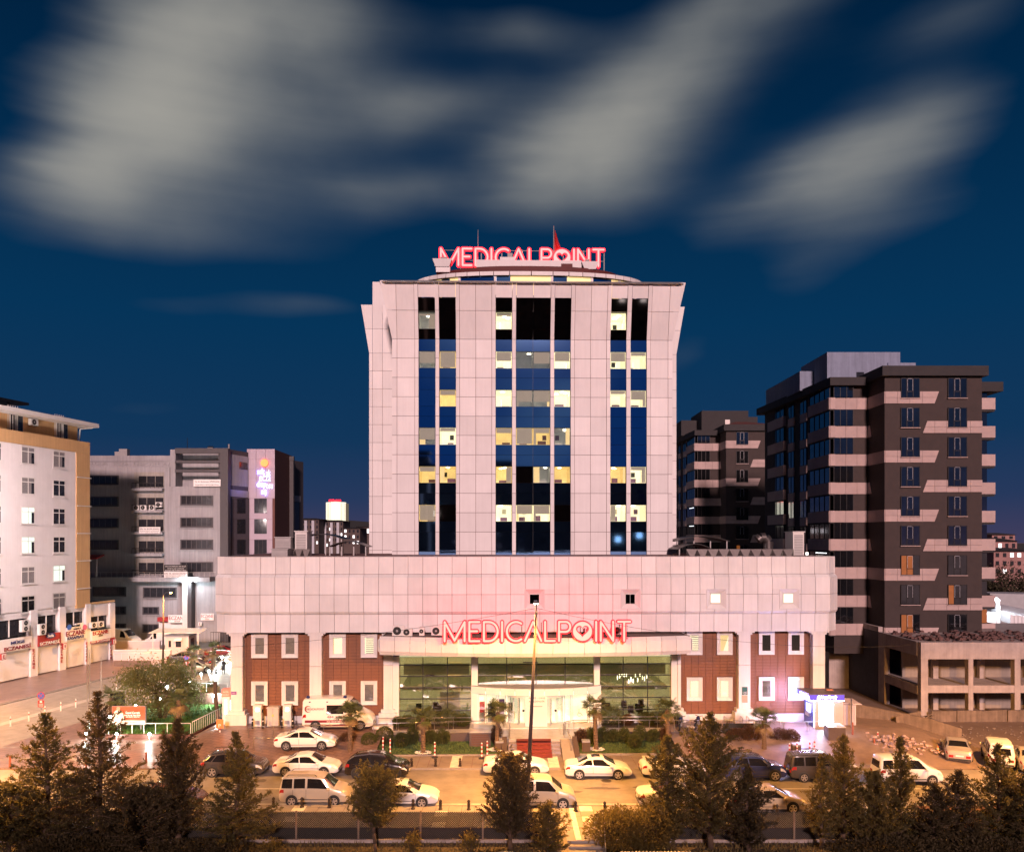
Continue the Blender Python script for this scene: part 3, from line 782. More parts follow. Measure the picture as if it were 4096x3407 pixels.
for i in range(len(tz) - 1):
    zb, za = tz[i], tz[i + 1]
    for j, (a, b) in enumerate(wide):
        tpanel(a, b, za, zb, -1 if j == 0 else 0, 1 if j == len(wide) - 1 else 0)
    for a, b in narrow: tpanel(a, b, za, zb, name='pilaster_panel', dv=-.05)
wy = [(1251, 1318), (1405, 1472), (1559, 1625), (1710, 1778), (1865, 1930.5), (2018.5, 2084.5)]
lit = {  # column: kinds by row, top first
    'A': ('dimwarm', 'dim', '-', 'dim', 'warm', 'warm'), 'B': ('-', 'warm', 'warm', 'bright', 'warm', '-'),
    'C': ('bright', 'half', 'bright', 'warm', 'warm', 'bright'), 'D': ('-', 'dim', 'dim', 'warm', '-', 'half'),
    'E': ('-', 'dim', 'dim', 'warm', 'dimwarm', 'half'), 'F': ('-', 'half', 'bright', 'dim', 'warm', '-'),
    'G': ('bright', 'half', 'bright', '-', 'warm', 'bright'), 'K': ('-', 'bright', 'half', '-', 'bright', 'bright')}
zglass_top = hz(1201, 0, VT)
for cname, (a, b) in TX.items():
    # cap panel above the glass
    tpanel(a, b, zglass_top, ztp, name='panel')
    edges = [zglass_top]
    for r, (y0, y1) in enumerate(wy):
        z1, z0 = hz(y0, 0, VT), hz(y1, 0, VT)
        kind = lit[cname][r]
        # spandrel above this window, split where the panel joints run
        def span(zhi, zlo):
            cuts = [zhi] + [z for z in tz if zlo + .25 < z < zhi - .25] + [zlo]
            for p, q in zip(cuts[:-1], cuts[1:]):
                dark = p > zk + .05
                tpanel(a, b, q, p, name='glass_panel', m=BLUEGLASS if not dark else DARKGLASS, dv=.06, th=.03, g=.012)  # same glass throughout; the dark tint stands for the crown's reflections
        span(edges[-1], z1)
        edges.append(z0)
        if kind == '-':
            tpanel(a, b, z0, z1, name='glass_panel', m=DARKGLASS if z1 > zk or r > 3 else BLUEGLASS, dv=.06, th=.03, g=.012)  # dark tint stands for dark reflections in the crown and lower rows
        else:
            w = tpanel(a, b, z0, z1, name='window', m=CLEAR, dv=.06, th=.008, g=.03)
            u0, u1 = hu(a, VT) + .03, hu(b, VT) - .03
            vf = max(fv(z0), fv(z1)) + .12
            k = {'dimwarm': 'dim', 'half': 'bright'}.get(kind, kind)
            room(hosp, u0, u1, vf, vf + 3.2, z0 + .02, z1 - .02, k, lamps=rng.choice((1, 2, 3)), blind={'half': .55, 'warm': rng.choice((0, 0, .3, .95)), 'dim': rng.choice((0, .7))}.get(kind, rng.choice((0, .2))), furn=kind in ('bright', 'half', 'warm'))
            if kind in ('bright', 'half') and rng.random() < .7:
                uu = rng.uniform(u0 + .25, u1 - .25)
                pbox('drip_stand', uu - .015, uu + .015, vf + .5, vf + .53, z0, z0 + (z1 - z0) * .45, STEEL, hosp)
    span(edges[-1], tz[-1])
# black backing edges and mass behind
tu0, tu1 = hu(1567, VT), hu(2691, VT)
for (a, b) in [(1567, 1675), (1823.6, 1982.8), (2282, 2441.6), (2586, 2691), (1741.6, 1757.5), (2048, 2064), (2200.9, 2217), (2504.7, 2522.7)]:
    u0, u1 = hu(a, VT) + .06, hu(b, VT) - .06
    MB().slab_yz([(VT + .075, tz[-1] - 4), (VT + .075, zk), (VT + .075 - FL, ztp - .05), (VT + 4, ztp - .05), (VT + 4, tz[-1] - 4)], u0, u1).build('tower_wall', JOINT, hosp)
pbox('tower_core', tu0 + .1, tu1 - .1, VT + 4.02, VT + 18, 10, ztp - .3, JOINT, hosp)
for a, b in [TX[k] for k in 'ABCDEFGK']:      # dark liner behind the glass strips, between rooms
    u0, u1 = hu(a, VT), hu(b, VT)
    prev = zglass_top
    zz = [(hz(y0, 0, VT), hz(y1, 0, VT)) for y0, y1 in wy]
    for (z1, z0) in zz + [(tz[-1], tz[-1])]:
        if prev - z1 > .1: pbox('floor_edge', u0, u1, max(fv(z1), fv(prev)) + .16, VT + 3.9, z1, prev, BLACK, hosp)
        prev = z0
# roof rail
for (y, v) in ((1128, VT - FL - .25),):
    z = hz(1128, 0, v)
    e0, e1 = hu(1520, v), hu(2742, v)
    pts = [(e0, v + 3.5, z - .1), (e0, v + .5, z), (e0 + .5, v, z), (e1 - .5, v, z), (e1, v + .5, z), (e1, v + 3.5, z - .1)]
    MB().path(pts, .09, 8).build('roof_rail', GREYM, hosp, smooth=True)
    for i in range(12):
        u = e0 + 1 + i * (e1 - e0 - 2) / 11
        MB().tube((u, v, z), (u, v + .5, ztp - .1), .04, .04, 6).build('rail_bracket', GREYM, hosp)
MB().box(tu0 - .9, tu1 + .9, VT - FL + .1, VT - FL + .35, ztp - .04, ztp + .02).build('parapet_cap', GREYM, hosp)
# rear wings seen past both edges of the tower
VW = 17.4
wz_top, wz_knee = hz(1222, 0, VW), hz(1415, 0, VW)
wrows = [1222, 1318, 1415, 1485.5, 1557, 1628.3, 1699.6, 1771, 1842.3, 1914, 1985.4, 2057, 2128, 2200, 2240]
for i in range(len(wrows) - 1):
    zb, za = hz(wrows[i], 0, VW), hz(wrows[i + 1], 0, VW)
    for (a, b) in ((1476, 1490), (1490, 1530), (1530, 1569)):
        u0, u1 = hu(a, VW) + .015, hu(b, VW) - .015
        if za >= wz_knee - .01:
            sh = lambda z: -0.85 * (z - wz_knee) / (wz_top - wz_knee) if a == 1476 else 0
            MB().hexa([(u0 + sh(za), VW, za + .015), (u1, VW, za + .015), (u1, VW, zb - .015), (u0 + sh(zb), VW, zb - .015)], (0, .07, 0)).build('wing_panel', PANEL_T, hosp)
        else: pbox('wing_panel', u0, u1, VW, VW + .07, za + .015, zb - .015, PANEL_T, hosp)
    a, b = 2680, 2706
    u0, u1 = hu(a, VW) + .015, hu(b, VW) - .015
    if za >= wz_knee - .01:
        sh = lambda z: 0.88 * (z - wz_knee) / (wz_top - wz_knee)
        MB().hexa([(u0, VW, za + .015), (u1 + sh(za), VW, za + .015), (u1 + sh(zb), VW, zb - .015), (u0, VW, zb - .015)], (0, .07, 0)).build('wing_panel', PANEL_T, hosp)
    else: pbox('wing_panel', u0, u1, VW, VW + .07, za + .015, zb - .015, PANEL_T, hosp)
pbox('wing_wall', hu(1476, VW) + .02, hu(2706, VW) - .02, VW + .08, VW + 9, 10, hz(1418, 0, VW), JOINT, hosp)
pbox('stair_tower', hu(1493, VW + 2), hu(1545, VW + 2), VW + 1.5, VW + 6, wz_top - 1, hz(1137, 0, VW + 2), PANEL_T, hosp)
# penthouse with bowed roof edge
VP = VT + .6
pcu = (hu(1645, VP + 4) + hu(2590, VP + 4)) / 2; prx = (hu(2590, VP + 4) - hu(1645, VP + 4)) / 2
pry = 7.0
def pen(t, k=1.0): return pcu + prx * k * math.cos(R(t)), VP + pry + .8 - pry * k * math.sin(R(t)) ** 1.0
def penx(t, k=1.0):     # superellipse so the front stays flat
    c, s = math.cos(R(t)), math.sin(R(t))
    return pcu + prx * k * math.copysign(abs(c) ** .8, c), VP + pry + .8 - pry * k * abs(s) ** .55
pz0 = hz(1146, 0, VP); pz1 = hz(1105, 0, VP + 1.2); pz2 = hz(1087, 0, VP + 1.0)
NPN = 26
ang = [176 - i * (172 / NPN) for i in range(NPN + 1)]
edge = [penx(t) for t in ang]; inner = [penx(t, .955) for t in ang]
for i in range(NPN):
    (x0, y0), (x1, y1) = edge[i], edge[i + 1]
    d = (x1 - x0) * .02
    MB().hexa([(x0 + d, y0, pz1), (x1 - d, y1, pz1), (x1 - d, y1, pz2), (x0 + d, y0, pz2)], (0, .15, 0)).build('roof_fascia_panel', PANEL_T, hosp)
    (x0, y0), (x1, y1) = inner[i], inner[i + 1]
    kind = 'bright' if i in (5, 7, 12, 13, 15, 16, 19, 20) else '-'
    MB().hexa([(x0, y0, pz0 - .5), (x1, y1, pz0 - .5), (x1, y1, pz1), (x0, y0, pz1)], (0, .05, 0)).build('penthouse_window', ROOM['warm'] if kind == 'bright' else BLUEGLASS, hosp)
    if i % 3 == 2: pbox('penthouse_post', x0 - .12, x0 + .12, y0 - .14, y0 - .02, pz0 - .5, pz1, WHITEP, hosp)
ROOFRED = mat('dark_red_roof', (.09, .015, .013), .7, var=.2)
MB().prism([(x, y + .16) for x, y in edge][::1] + [(edge[-1][0], edge[-1][1] + 5), (edge[0][0], edge[0][1] + 5)], pz2 - .12, pz2 - .02).build('penthouse_roof', ROOFRED, hosp)
MB().prism([(pcu + (x - pcu) * .82, y + 1.6) for x, y in edge] + [(pcu + (edge[-1][0] - pcu) * .82, edge[-1][1] + 6), (pcu + (edge[0][0] - pcu) * .82, edge[0][1] + 6)], pz2 - .1, hz(1066, 0, VP + 2.6)).build('penthouse_roof', ROOFRED, hosp)
def topbox(px0, px1, y0, y1, v, m=PANEL_T, d=1.2, flare=0, name='roof_parapet'):
    u0, u1, z1, z0 = hu(px0, v), hu(px1, v), hz(y0, 0, v), hz(y1, 0, v)
    MB().hexa([(u0 + flare, v, z0), (u1 - flare, v, z0), (u1, v - flare * .5, z1), (u0, v - flare * .5, z1)], (0, d, 0)).build(name, m, hosp)
topbox(1906, 2326, 1040, 1070, VP + 3.2)
topbox(1730, 1808, 1038, 1068, VP + 3.0, flare=.3); topbox(1744, 1800, 1068, 1090, VP + 3.1, d=1)
topbox(2326, 2395, 1045, 1074, VP + 3.0, flare=.3)
topbox(2245, 2290, 1053, 1073, VP + 3.1, ROOFRED, .1, name='roof_vent')
topbox(2000, 2060, 1028, 1041, VP + 3.6); topbox(1760, 1790, 1030, 1038, VP + 3.4, DARKM, name='roof_vent'); topbox(2030, 2050, 1012, 1028, VP + 3.8, DARKM, .3, name='roof_vent'); topbox(2340, 2360, 1034, 1046, VP + 3.4, DARKM, .3, name='roof_vent')

# ================================================================== ground, roads, pavements
DIRT = mat('dirt_ground', (.14, .092, .07), .95, var=.35, scale=.5, bump=.4, bscale=5, tint=(.21, .15, .12))
ASPH = mat('worn_asphalt', (.15, .132, .115), .62, var=.3, scale=.9, bump=.15, bscale=50, tint=(.27, .24, .21))
KERB = mat('kerb_stone', (.24, .21, .19), .8, var=.2, scale=4)
PAVE = mat('paving', (.20, .165, .145), .6, var=.16, scale=1.2, rnd=.1)
PAVEL = mat('paving_pale', (.27, .24, .215), .6, var=.14, scale=1.5, rnd=.1)
WETBRICK = jointed(mat('wet_brick_paving', (.20, .125, .105), .34, var=.25, scale=1.6, bump=.12, bscale=9), .8, .4, .5, .4)
LINE = mat('road_paint', (.62, .60, .54), .6, var=.25, scale=3)
GRASS = mat('lawn_soil', (.05, .075, .02), .9, var=.35, scale=6)
SOIL = mat('garden_soil', (.05, .035, .022), .95, var=.4, scale=2, bump=.3, bscale=8)
YN = 45.8
g = MB()
ys = [(-1500, -.62), (0, -.62), (YN, -.62), (YN + .01, 0.0), (120, 0.0), (2500, 0.0)]
for (ya, za), (yb, zb) in zip(ys[:-1], ys[1:]): g.quad((-2500, ya, za), (2500, ya, za), (2500, yb, zb), (-2500, yb, zb))
structure('ground', g, DIRT)
structure('garden_bed', MB().quad((-70, 30, -.612), (70, 30, -.612), (70, YN - .02, -.612), (-70, YN - .02, -.612)), SOIL)
structure('road', MB().quad((-140, 49.75, .006), (140, 49.75, .006), (140, 57.6, .006), (-140, 57.6, .006)), ASPH)
# side street running off between the pharmacy block and the hospital
SD = Vector((.205, 1.0)).normalized(); SN = Vector((SD.y, -SD.x))
S0 = Vector((-57.8, 91.0))                      # foot of the pharmacy block facade at the picture edge
def sp(s, d): p = S0 + SD * s + SN * d; return p.x, p.y
def sq(mb, s0, s1, d0, d1, z): mb.quad((*sp(s0, d0), z), (*sp(s0, d1), z), (*sp(s1, d1), z), (*sp(s1, d0), z))
m = MB(); sq(m, -42, 180, 9.5, 22.5, .010); structure('side_street', m, ASPH)
m = MB(); m.prism([sp(-60, -2), sp(-60, 9.2), sp(60, 9.2), sp(60, -2)], -.1, .16); structure('shop_pavement', m, jointed(mat('shop_paving', (.25, .17, .15), .32, var=.2, scale=.7, bump=.1, bscale=5), 1.2, 1.2, .75, 1.36, .04))
m = MB(); m.prism([sp(-60, 9.22), sp(-60, 9.55), sp(60, 9.55), sp(60, 9.22)], -.1, .13); structure('shop_kerb', m, KERB)
m = MB(); sq(m, -42, 60, 9.58, 11.0, .022); structure('gutter_strip', m, KERB)
m = MB(); sq(m, -42, 60, 15.6, 16.6, .016); structure('median_strip', m, mat('median_paint', (.34, .31, .28), .7, var=.2, scale=2))
# brick apron at the corner
m = MB(); m.prism([(-41.6, 57.8), (-21, 57.8), (-21, 66.2), (-33.4, 66.2), (-36.3, 73), (-36.0, 85)], -.05, .05); structure('corner_paving', m, WETBRICK)
for (a, b) in (((-42, 58.5), (-24, 64.8)), ((-40.5, 63.5), (-26, 65.6)), ((-30, 58.2), (-38.5, 64.5))):
    d = Vector((b[0] - a[0], b[1] - a[1])); n = Vector((-d.y, d.x)).normalized() * .16
    structure('paving_band', MB().add([(a[0] - n.x, a[1] - n.y, .056), (b[0] - n.x, b[1] - n.y, .056), (b[0] + n.x, b[1] + n.y, .056), (a[0] + n.x, a[1] + n.y, .056)], [(0, 1, 2, 3)]), PAVEL)
# forecourt that climbs from the street to the hospital wall
def gz(x, y):
    a = min(1, max(0, (y - 58.2) / 7.0)) * 1.12
    if x < 5: t = min(1, max(0, (x + 27.5) / 4.5))
    else: t = min(1, max(0, (37.5 - x) / 5.0))
    t = t * t * (3 - 2 * t)
    return .03 + a * t
m = MB().grid(lambda i, j: (-27.5 + 17.5 * i, 57.75 + 52 * j, gz(-27.5 + 17.5 * i, 57.75 + 52 * j)), 30, 50); structure('forecourt', m, WETBRICK)
m = MB().grid(lambda i, j: (13.0 + 25 * i, 57.75 + 14 * j, gz(13.0 + 25 * i, 57.75 + 14 * j) - .006), 40, 20); structure('forecourt_right', m, mat('pale_concrete_paving', (.21, .15, .12), .5, var=.3, scale=1.2, bump=.1, bscale=8))
# pavements along the road
structure('near_pavement', MB().box(-60, 60, YN + .02, 49.55, -.3, .10), JOINT)
structure('near_kerb', MB().box(-60, 60, 49.55, 49.75, -.2, .12), KERB)
structure('far_kerb', MB().box(-21, 30, 57.6, 57.8, -.2, .12), KERB)
structure('far_pavement', MB().box(-21, 30, 57.8, 61.05, -.2, .11), JOINT)
fp_o = bpy.data.objects['far_pavement']; np_o = bpy.data.objects['near_pavement']
for i in range(64):
    x = -21 + i * .8
    for k in range(4):
        y = 57.82 + k * .8
        if 61.05 - y < .3: continue
        pal = (i % 9 == 3)
        pbox('paving_slab', x + .012, x + .788, y + .012, min(61.04, y + .788), .0, .118 + rng.uniform(-.003, .003), LINE if pal and k < 4 else PAVE, fp_o)
for i in range(64):
    x = -26 + i * .8
    for k in range(4):
        y = YN + .04 + k * .92
        pal = (i % 11 == 5)
        pbox('paving_slab', x + .012, x + .788, y + .012, y + .905, .0, .108 + rng.uniform(-.003, .003), LINE if pal and (k + i) % 2 else PAVEL, np_o)
# path down to the garden with steps
structure('garden_path', MB().box(*(at(2262, 0, 45)[0], at(2415, 0, 45)[0]), 43.9, YN + .01, -1.0, .09), PAVEL)
px0, px1 = at(2268, 0, 44)[0], at(2412, 0, 44)[0]
structure('path_stripe', MB().box(at(2292, 0, 46)[0], at(2313, 0, 46)[0], 43.95, 49.4, .06, .124), LINE)
structure('path_runner', MB().box(at(2195, 0, 45)[0], at(2264, 0, 45)[0], 40.2, YN + .0, -1.2, .085), mat('ochre_ramp', (.22, .165, .10), .8, var=.15))
for k in range(6):
    structure('garden_step', MB().box(px0, px1, 43.9 - (k + 1) * .42, 43.9 - k * .42 + .01, -1.3, .09 - (k + 1) * .15), KERB)
for k in range(7): structure('step_nosing', MB().box(px0, px1, 43.86 - k * .42, 43.91 - k * .42, .05 - k * .15, .1 - k * .15), PAVEL)
# road markings
for i in range(9):
    x = -36 + i * 9
    structure('lane_dash', MB().quad((x, 53.2, .011), (x + 3, 53.2, .011), (x + 3, 53.32, .011), (x, 53.32, .011)), LINE)
structure('edge_line', MB().quad((-60, 50.15, .011), (60, 50.15, .011), (60, 50.25, .011), (-60, 50.25, .011)), LINE)
patch = mat('asphalt_patch', (.10, .085, .075), .8, var=.2)
for (x, y, w, d) in ((-6.5, 54.4, 1.9, .3), (-12, 52.2, 1.4, .5), (3.2, 51.8, .9, .9), (9.5, 53.6, 2.6, .35), (-17, 55.0, 1.0, .4)):
    a = [(x + w * .5 * math.cos(t) * rng.uniform(.7, 1.1), y + d * math.sin(t) * rng.uniform(.7, 1.1), .014) for t in [k * math.pi / 7 for k in range(14)]]
    structure('road_stain', MB().add(a, [tuple(range(14))]), patch)

for (x, y) in ((-11.2, 53.6), (6.8, 55.0), (15.5, 52.4), (-24.5, 54.6), (23.0, 54.1)):
    structure('manhole_cover', MB().lathe([(.36, 0), (.36, .008)], 18, (x, y, .008)), mat('cast_cover', (.07, .06, .055), .5, metal=.4, var=.2, scale=9))
for k in range(26):
    x, y = rng.uniform(-34, 34), rng.uniform(50.4, 57.2); w, d = rng.uniform(.3, 1.6), rng.uniform(.05, .3)
    a = [(x + w * math.cos(t) * rng.uniform(.6, 1.1), y + d * math.sin(t) * rng.uniform(.6, 1.1), .0125 + k * .0001) for t in [j_ * math.pi / 6 for j_ in range(12)]]
    structure('road_stain', MB().add(a, [tuple(range(12))]), mat('oil_stain', (.085, .072, .062), .55, var=.35, scale=3))
# ------------------------------------------------------------------ terrace, ramps, stairs, lawn before the hospital (hospital frame)
def hstruct(name, mb, m, smooth=False):
    o = structure(name, mb, m, smooth); o.location = (0, HY0, 0); o.rotation_euler = (0, 0, HROT); return o
def hthing(name, label, cat, group=None): return thing(name, label, cat, (0, HY0, 0), HROT, group)
TZ = 1.04
pl0, pl1 = hu(1990, -4), hu(2292, -4)
hstruct('entrance_platform', MB().prism([(pl0, -4.4), (pl1, -4.4), (pl1 + .6, -.6), (hu(2400, 1), -.6), (hu(2400, 1), 1.4), (hu(1880, 1), 1.4), (hu(1880, 1), -.6), (pl0 - .6, -.6)], -.1, TZ), STONE)
hstruct('threshold_step', MB().box(hu(1892, 0), hu(2398, 0), -1.15, .6, TZ - .02, TZ + .09), WHITEP)
st0, st1 = hu(2032, -5), hu(2241, -5)
STG = mat('stair_granite', (.17, .13, .11), .25, var=.35, scale=14)
for k in range(5):
    z1 = TZ - (k + 1) * .185
    o = hstruct('stair_step', MB().box(st0, st1, -4.4 - (k + 1) * .4, -4.4 - k * .4 + .002, -.1, z1), STG)
CARPET = mat('red_carpet', (.17, .028, .02), .9, var=.15, scale=5)
cr0, cr1 = hu(2067, -5), hu(2205, -5)
cpt = MB(); cpt.box(cr0, cr1, -5.0, -4.4, TZ + .002, TZ + .02)
for k in range(5):
    z1 = TZ - (k + 1) * .185
    cpt.box(cr0, cr1, -4.4 - (k + 1) * .4 - .012, -4.4 - k * .4 - .012, z1 + .003, z1 + .022)
    cpt.box(cr0, cr1, -4.4 - k * .4 - .022, -4.4 - k * .4 - .004, z1 + .02, z1 + .187)
o = cpt.build('stair_carpet', CARPET); o.location = (0, HY0, 0); o.rotation_euler = (0, 0, HROT)
tag(o, 'red carpet laid down the entrance steps', 'carpet')
hstruct('ramp_path', MB().prism([(hu(2243, -5), -7.0), (hu(2290, -5), -7.0), (hu(2290, -5), -4.41), (hu(2243, -5), -4.41)], -.1, [.13, .13, TZ - .01, TZ - .01]), PAVEL)
for (a, nm) in ((st0 - .45, 'stair_cheek'), (hu(2290, -5) + .02, 'stair_cheek')):
    hstruct(nm, MB().slab_yz([(-6.6, -.1), (-4.4, -.1), (-4.4, TZ + .2), (-6.6, .35)], a, a + .38), GRANITE)
# left planter terrace and ramp
tl0 = hu(1500, -1)
hstruct('terrace_left', MB().box(tl0, hu(1900, -1), -.75, 1.15, -.2, TZ - .1), GRANITE)
hstruct('planting_soil', MB().box(tl0 + .2, hu(1880, -1), -.6, 1.1, TZ - .12, TZ - .06), SOIL)
rl0, rl1 = hu(1003, -2), hu(1992, -2)
def ramp(name, u0, u1, v0, v1, za, zb, m): hstruct(name, MB().prism([(u0, v0), (u1, v0), (u1, v1), (u0, v1)], -.2, [za, zb, zb, za]), m)
ramp('ramp_left', rl0, rl1, -2.5, -.76, .62, TZ - .004, STONE)
ramp('ramp_wall_left', rl0, rl1, -2.72, -2.51, .74, TZ + .12, GRANITE)
tr1 = hu(2715, -1)
hstruct('terrace_right', MB().box(hu(2386, -1), tr1, -.75, 1.15, -.2, TZ - .1), GRANITE)
hstruct('planting_soil', MB().box(hu(2400, -1), tr1 - .2, -.6, 1.1, TZ - .12, TZ - .06), SOIL)
rr0, rr1, rr2 = hu(2292, -2), hu(2790, -2), hu(3320, -2)
ramp('ramp_right', rr0, rr1, -2.5, -.76, TZ - .004, TZ - .05, STONE)
ramp('ramp_right_lower', rr1, rr2, -2.5, -.2, TZ - .05, .78, STONE)
ramp('ramp_wall_right', rr0, rr1, -2.72, -2.51, TZ + .12, TZ + .06, GRANITE)
ramp('ramp_wall_right', rr1, rr2, -2.72, -2.51, TZ + .06, .86, GRANITE)
def lawn(u0, u1, nm='lawn'):
    hstruct(nm, MB().add([(u0, -5.55, .16), (u1, -5.55, .16), (u1, -2.72, .46), (u0, -2.72, .46), (u0, -5.55, -.1), (u1, -5.55, -.1)], [(0, 1, 2, 3), (4, 5, 1, 0)]), GRASS)
    hstruct('lawn_kerb', MB().box(u0, u1, -5.7, -5.56, -.1, .21), KERB)
lawn(hu(1270, -4), st0 - .5); lawn(hu(2300, -4), hu(3190, -4))
def tufts(name, fn, n, h, m, seed, parent_loc=None, label=None, cat='grass'):
    r = np.random.RandomState(seed)
    P = fn(r, n); a = r.rand(n) * 6.283; hh = h * (.5 + r.rand(n)); w = .02 + .02 * r.rand(n); lean = (r.rand(n, 2) - .5) * h
    c, s = np.cos(a), np.sin(a)
    v = np.zeros((n, 3, 3)); v[:, 0] = P; v[:, 1] = P; v[:, 2] = P
    v[:, 0, 0] -= c * w; v[:, 0, 1] -= s * w; v[:, 1, 0] += c * w; v[:, 1, 1] += s * w
    v[:, 2, 0] += lean[:, 0]; v[:, 2, 1] += lean[:, 1]; v[:, 2, 2] += hh
    me = bpy.data.meshes.new(name); me.from_pydata(v.reshape(-1, 3).tolist(), [], np.arange(n * 3).reshape(-1, 3).tolist()); me.materials.append(m)
    o = link(name, me, None)
    o['kind'] = 'stuff'; o['label'] = label; o['category'] = cat
    return o
BLADE = mat('grass_blade', (.06, .10, .022), .7, var=.4, scale=5)
def lawnpts(u0, u1):
    def f(r, n):
        u = u0 + (u1 - u0) * r.rand(n); t = r.rand(n); v = -5.5 + 2.7 * t
        return np.stack([u, v, .17 + .29 * t], 1)
    return f
for (a, b, sd) in ((hu(1270, -4), st0 - .5, 1), (hu(2300, -4), hu(3190, -4), 2)):
    o = tufts('grass', lawnpts(a, b), 9000, .09, BLADE, sd, label='short grass on the narrow lawn %s of the red carpet stairs' % ('left' if sd == 1 else 'right'))
    o.location = (0, HY0, 0); o.rotation_euler = (0, 0, HROT)

# ------------------------------------------------------------------ hand rails
def handrail(name, label, pts, h=.95, post=1.5, r=.03, frame=True, mid=False, m=None, grp=None, bal=0.0):
    o = hthing(name, label, 'railing', grp) if frame else thing(name, label, 'railing', (0, 0, 0), 0, grp)
    m = m or STEEL
    top = [(p[0], p[1], p[2] + h) for p in pts]
    MB().path(top, r, 7).build('rail', m, o, smooth=True)
    if mid: MB().path([(p[0], p[1], p[2] + h * .12) for p in pts], r * .7, 5).build('rail', m, o)
    pm_ = None
    for a, b in zip(pts[:-1], pts[1:]):
        L = math.dist(a[:2], b[:2]); n = max(1, round(L / (bal or post)))
        for k in range(n + (1 if b is pts[-1] else 0)):
            t = k / n
            if pm_ is None: pm_ = MB().tube((0, 0, 0), (0, 0, h), r * (.8 if not bal else .55), None, 6).mesh('post', m)
            link('post', pm_, o, tuple(a[i] + (b[i] - a[i]) * t for i in range(3)))
    return o
handrail('handrail', 'steel handrail before the shrubs left of the entrance', [(tl0 + .2, -.68, TZ - .1), (hu(1888, -.7), -.68, TZ - .1)])
handrail('handrail', 'steel handrail before the shrubs right of the entrance', [(hu(2398, -.7), -.68, TZ - .1), (tr1 - .1, -.68, TZ - .1)])
cv = [(rl1 + .02 + .9 * math.sin(R(t)), -3.5 + .9 * math.cos(R(t)), TZ + .05) for t in (0, 25, 50, 75, 90)]
handrail('handrail', 'long steel handrail along the ramp left of the stairs with curved end', [(rl0, -2.62, .72), (rl1, -2.62, TZ + .1)] + cv[1:] + [(rl1 + .9, -4.4, TZ + .1), (rl1 + .75, -5.9, .5)], post=2.0)
cv = [(rr0 - .02 - .9 * math.sin(R(t)), -3.5 + .9 * math.cos(R(t)), TZ + .05) for t in (90, 75, 50, 25, 0)]
handrail('handrail', 'long steel handrail along the ramp right of the stairs with curved end', [(rr0 - .55, -5.9, .5), (rr0 - .92, -4.4, TZ + .1)] + cv[:-1] + [(rr0, -2.62, TZ + .1), (rr1, -2.62, TZ + .05)], post=2.0)
handrail('handrail', 'low handrail sloping down the ramp beside the glowing cash kiosk', [(rr1 + .6, -2.62, TZ + .05), (rr2, -2.62, .86)], post=2.0)
handrail('handrail', 'thin handrail across the driveway by the white saloon and ambulance', [(hu(1010, -5.5), -5.2, .55), (hu(1170, -5.5), -5.4, .5), (hu(1270, -5.5), -5.45, .35)], post=2.2, h=.9)
o = hthing('planter_screen', 'black screen panel at the foot of the right ramp', 'screen')
pbox('screen_panel', hu(2890, -2.6), hu(3012, -2.6), -2.78, -2.73, .45, TZ + .75, BLACK, o)
o = hthing('vent_box', 'dark granite vent box with louvres on the lawn left of the stairs', 'vent box')
vb0, vb1 = hu(1878, -3.6), hu(1963, -3.6)
pbox('housing', vb0, vb1, -3.9, -2.75, .2, 1.42, GRANITE, o); pbox('lid', vb0 - .05, vb1 + .05, -3.95, -2.74, 1.42, 1.5, STONE, o)
for i in range(7): pbox('louvre', vb0 + .15, vb1 - .15, -3.94, -3.905, .35 + i * .14, .43 + i * .14, mat('rust_louvre', (.10, .045, .03), .6, var=.1), o)
o = hthing('white_planter', 'low white planter block beside the ambulance nose', 'planter')
pbox('trough', hu(1492, -1), hu(1572, -1), -1.3, -.8, .75, 1.32, WHITEP, o)

# ------------------------------------------------------------------ the lettered signs
def letter_strokes(ch):
    def arc(cx, cz, rx, rz, a0, a1, n=14): return [(cx + rx * math.cos(R(a0 + (a1 - a0) * i / n)), cz + rz * math.sin(R(a0 + (a1 - a0) * i / n))) for i in range(n + 1)]
    return {'M': [[(0, 0), (0, 1), (.5, .04), (1, 1), (1, 0)]], 'E': [[(1, 1), (0, 1), (0, 0), (1, 0)], [(0, .52), (.78, .52)]],
            'D': [[(0, 0), (0, 1), (.35, 1)] + arc(.35, .5, .65, .5, 90, -90)[1:] + [(0, 0)]], 'I': [[(.5, 0), (.5, 1)]],
            'C': [arc(.62, .5, .62, .5, 55, 305, 18)], 'A': [[(0, 0), (.5, 1), (1, 0)]], 'L': [[(0, 1), (0, 0), (1, 0)]],
            'P': [[(0, 0), (0, 1), (.6, 1)] + arc(.6, .74, .4, .26, 90, -90, 10)[1:] + [(0, .48)]],
            'N': [[(0, 0), (0, 1), (1, 0), (1, 1)]], 'T': [[(0, 1), (1, 1)], [(.5, 1), (.5, 0)]]}[ch]
def stroke_mesh(mb, lines, x0, z0, w, h, sw, y0, y1):
    for ln in lines:
        P = [(x0 + p[0] * w, z0 + p[1] * h) for p in ln]
        for a, b in zip(P[:-1], P[1:]):
            d = Vector((b[0] - a[0], b[1] - a[1]))
            if d.length < 1e-5: continue
            n = Vector((-d.y, d.x)).normalized() * sw / 2
            mb.hexa([(a[0] + n.x, y0, a[1] + n.y), (a[0] - n.x, y0, a[1] - n.y), (b[0] - n.x, y0, b[1] - n.y), (b[0] + n.x, y0, b[1] + n.y)], (0, y1 - y0, 0))
        for k, p in enumerate(P):
            e = rng.uniform(-.003, .003)
            mb.lathe([(sw / 2, y0 + .002 + e - 0), (sw / 2, y1 - .002)], 10, (p[0], 0, p[1]), 'y')
    return mb
